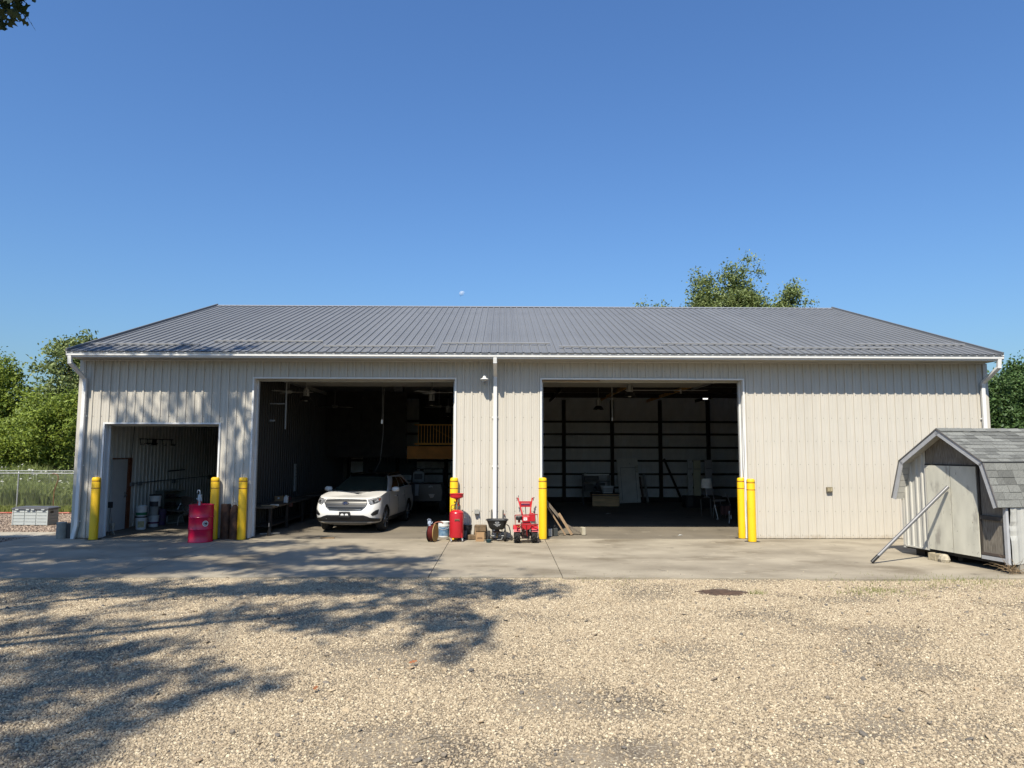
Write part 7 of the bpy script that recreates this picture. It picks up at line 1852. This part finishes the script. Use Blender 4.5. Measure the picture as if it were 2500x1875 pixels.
# ---------------------------------------------------------------- weeds, grass
rng = np.random.default_rng(5)
def blades(name, n, xr, yr, hf, m, seed, w=.012, lean=.25, wz=1.0):
    rng = np.random.default_rng(seed)
    x = rng.uniform(*xr, n); y = rng.uniform(*yr, n); h = hf(x, y, rng) * rng.uniform(.55, 1.15, n)
    ang = rng.uniform(0, 6.283, n); lx = rng.normal(size=n) * lean * h; ly = rng.normal(size=n) * lean * h
    ww = w * rng.uniform(.6, 1.5, n)
    dx, dy = np.cos(ang) * ww, np.sin(ang) * ww
    z0 = np.full(n, -.03)
    V = np.stack([np.stack([x - dx, y - dy, z0], 1), np.stack([x + dx, y + dy, z0], 1),
                  np.stack([x + lx * .4 + dx * .8, y + ly * .4 + dy * .8, h * .6], 1), np.stack([x + lx * .4 - dx * .8, y + ly * .4 - dy * .8, h * .6], 1),
                  np.stack([x + lx, y + ly, h], 1)], 1).reshape(-1, 3)
    i = np.arange(n)[:, None] * 5
    F = np.concatenate([i + [[0, 1, 2]], i + [[0, 2, 3]], i + [[3, 2, 4]]], 1).reshape(-1)
    me = bpy.data.meshes.new(name)
    me.vertices.add(5 * n); me.vertices.foreach_set('co', V.astype(np.float32).ravel())
    me.loops.add(9 * n); me.loops.foreach_set('vertex_index', F.astype(np.int32))
    me.polygons.add(3 * n); me.polygons.foreach_set('loop_start', (np.arange(3 * n) * 3).astype(np.int32)); me.polygons.foreach_set('loop_total', np.full(3 * n, 3, np.int32))
    me.materials.append(m); me.update(calc_edges=True)
    return tag(put(name, me), kind='stuff')
LW = leaf_mat('weed_leaf', (0.075, 0.11, 0.026), (0.29, 0.33, 0.105), .35)
LG = leaf_mat('lawn_blade', (0.104, 0.137, 0.029), (0.221, 0.234, 0.065), .3)
blades('grass', 14000, (-24, -11.5), (8.0, 10.2), lambda x, y, r: np.full(len(x), .13), LG, 41)
blades('tall_weeds', 52000, (-27, -12.0), (10.0, 16.5), lambda x, y, r: .75 + .10 * (y - 10) + .22 * np.sin(x * 1.7) * np.sin(y * 1.1), LW, 42, .018, .22)
wp = np.stack([rng.uniform(-27, -12, 26000), rng.uniform(10.2, 16.5, 26000), np.zeros(26000)], 1)
wp[:, 2] = rng.random(26000) ** .8 * (.75 + .10 * (wp[:, 1] - 10) + .22 * np.sin(wp[:, 0] * 1.7) * np.sin(wp[:, 1] * 1.1))
o = leaf_mesh('weed_foliage', wp, .11, LW, None, rng, .4, .5); tag(o, kind='stuff')
# white umbels of the wild carrot
b = MB(); rg = random.Random(12)
for k in range(250):
    x, y = rg.uniform(-25, -12.6), rg.uniform(11.0, 15.5)
    if x > -17.5 and rg.random() < .45: continue
    z = .72 + .10 * (y - 10) + .22 * math.sin(x * 1.7) * math.sin(y * 1.1) + rg.uniform(-.25, .22)
    r_ = rg.uniform(.035, .07); tl = Vector((rg.uniform(-.25, .25), rg.uniform(-.5, 0), 1)).normalized()
    s_ = tl.cross(Vector((0, 1, 0))).normalized(); u_ = tl.cross(s_)
    c = Vector((x, y, z))
    b.add([c + tl * .012] + [c + (s_ * math.cos(a * .785) + u_ * math.sin(a * .785)) * r_ * (1 if a % 2 else .8) for a in range(8)], [(0, 1 + a, 1 + (a + 1) % 8) for a in range(8)])
    b.cyl((x, y, z - .5), (x, y, z), .004, n=3, caps=False)
UM = mat('white_umbel', (.72, .72, .66), .9, var=.1)
tag(b.build('wild_carrot_flowers', UM), kind='stuff')
# sparse tufts along the edge of the slab and on the gravel
def tufts(name, spots, m, seed):
    rg = random.Random(seed); b = MB()
    for (x, y, r_, n, h) in spots:
        for k in range(n):
            px, py = x + rg.gauss(0, r_), y + rg.gauss(0, r_ * .5)
            dx, dy = rg.uniform(-1, 1) * h * .7, rg.uniform(-1, 1) * h * .7
            b.add([(px - .004, py, -.02), (px + .004, py, -.02), (px + dx, py + dy, h * rg.uniform(.5, 1.1))], [(0, 1, 2)])
    return tag(b.build(name, m), kind='stuff')
tufts('grass_tufts', [(6.2, -7.0, .35, 160, .05), (7.4, -6.15, .8, 260, .05), (8.4, -6.0, .5, 200, .06), (4.25, -7.15, .06, 40, .07), (6.4, -6.9, .2, 60, .05), (2.3, -14.2, .05, 26, .05), (4.6, -12.9, .06, 22, .05), (2.0, -5.8, .6, 60, .03), (-1, -5.8, 1.2, 60, .03)], LG, 3)
# dark soil patch and leaf litter on the gravel
rg = random.Random(6)
b = MB(); n = 26; ring = []
for k in range(n):
    a = 2 * math.pi * k / n; q = 1 + rg.uniform(-.18, .18)
    ring.append((3.72 + .42 * q * math.cos(a), -7.0 + .26 * q * math.sin(a), -.016))
b.add(ring + [(3.72, -7.0, .012)], [(k, (k + 1) % n, n) for k in range(n)])
tag(b.build('soil_mound', mat('dark_red_soil', (.105, .060, .036), .95, var=.4, scale=9, bump=1.0, bscale=40)), kind='stuff')
for x, y, rz, lb, s_ in ((-.94, -11.03, .4, 'orange brown dead leaf lying on the sunlit gravel left of centre', .06), (-1.74, -11.89, 1.4, 'tan dead leaf curled on the gravel, nearer the camera than the orange leaf', .05)):
    t = thing('dead_leaf', lb, 'leaf', (x, y, .012), rz)
    b = MB(); oakleaf(b, Vector((0, 0, .01)), Vector((1, 0, .15)).normalized(), Vector((0, -.3, 1)).normalized(), s_ * 1.6); b.build('leaf_blade', mat('orange_brown_leaf', (.42, .15, .05), .7, var=.2), t)
t = thing('twig', 'thin forked dead twig on the gravel right of centre', 'twig', (-.6, -13.1, .01), .3)
b = MB(); b.tube([(0, 0, .01), (.12, .02, .02), (.26, .0, .012)], .005, 5, .002); b.tube([(.12, .02, .02), (.16, .08, .03)], .004, 5, .002); b.build('stem', mat('grey_twig', (.12, .10, .07), .9), t)

# ------------------------------------------------------------------ the day moon
t = thing('moon', 'pale half faded day moon above the roof ridge', 'moon', (-73.7, 1240.0, 282.0))
mm = bpy.data.materials.new('moon_dust'); mm.use_nodes = True
nt = mm.node_tree; pb3 = nt.nodes['Principled BSDF']; pb3.inputs['Base Color'].default_value = (.55, .55, .56, 1); pb3.inputs['Roughness'].default_value = 1
nzm = nt.nodes.new('ShaderNodeTexNoise'); nzm.inputs['Scale'].default_value = .35
tb_ = nt.nodes.new('ShaderNodeBsdfTransparent'); mxm = nt.nodes.new('ShaderNodeMixShader')
mrm = nt.nodes.new('ShaderNodeMapRange'); mrm.inputs['From Min'].default_value = .4; mrm.inputs['From Max'].default_value = .65; mrm.inputs['To Min'].default_value = .62; mrm.inputs['To Max'].default_value = .88
tcm = nt.nodes.new('ShaderNodeTexCoord'); nt.links.new(tcm.outputs['Object'], nzm.inputs['Vector'])
nt.links.new(nzm.outputs['Fac'], mrm.inputs['Value']); nt.links.new(mrm.outputs['Result'], mxm.inputs['Fac'])
nt.links.new(pb3.outputs[0], mxm.inputs[1]); nt.links.new(tb_.outputs[0], mxm.inputs[2]); nt.links.new(mxm.outputs[0], nt.nodes['Material Output'].inputs['Surface'])
b = MB(); rows = []
r_ = 5.4
for u in np.linspace(-90, 90, 17):              # lit part only: a gibbous lune bulging to the upper left
    rows.append([(r_ * math.cos(R(u)) * math.sin(R(v)), -r_ * math.cos(R(u)) * math.cos(R(v)), r_ * math.sin(R(u))) for v in np.linspace(-90, 38, 14)])
b.grid(rows); b.build('lit_face', mm, t, smooth=60, rot=(0, R(35), 0))
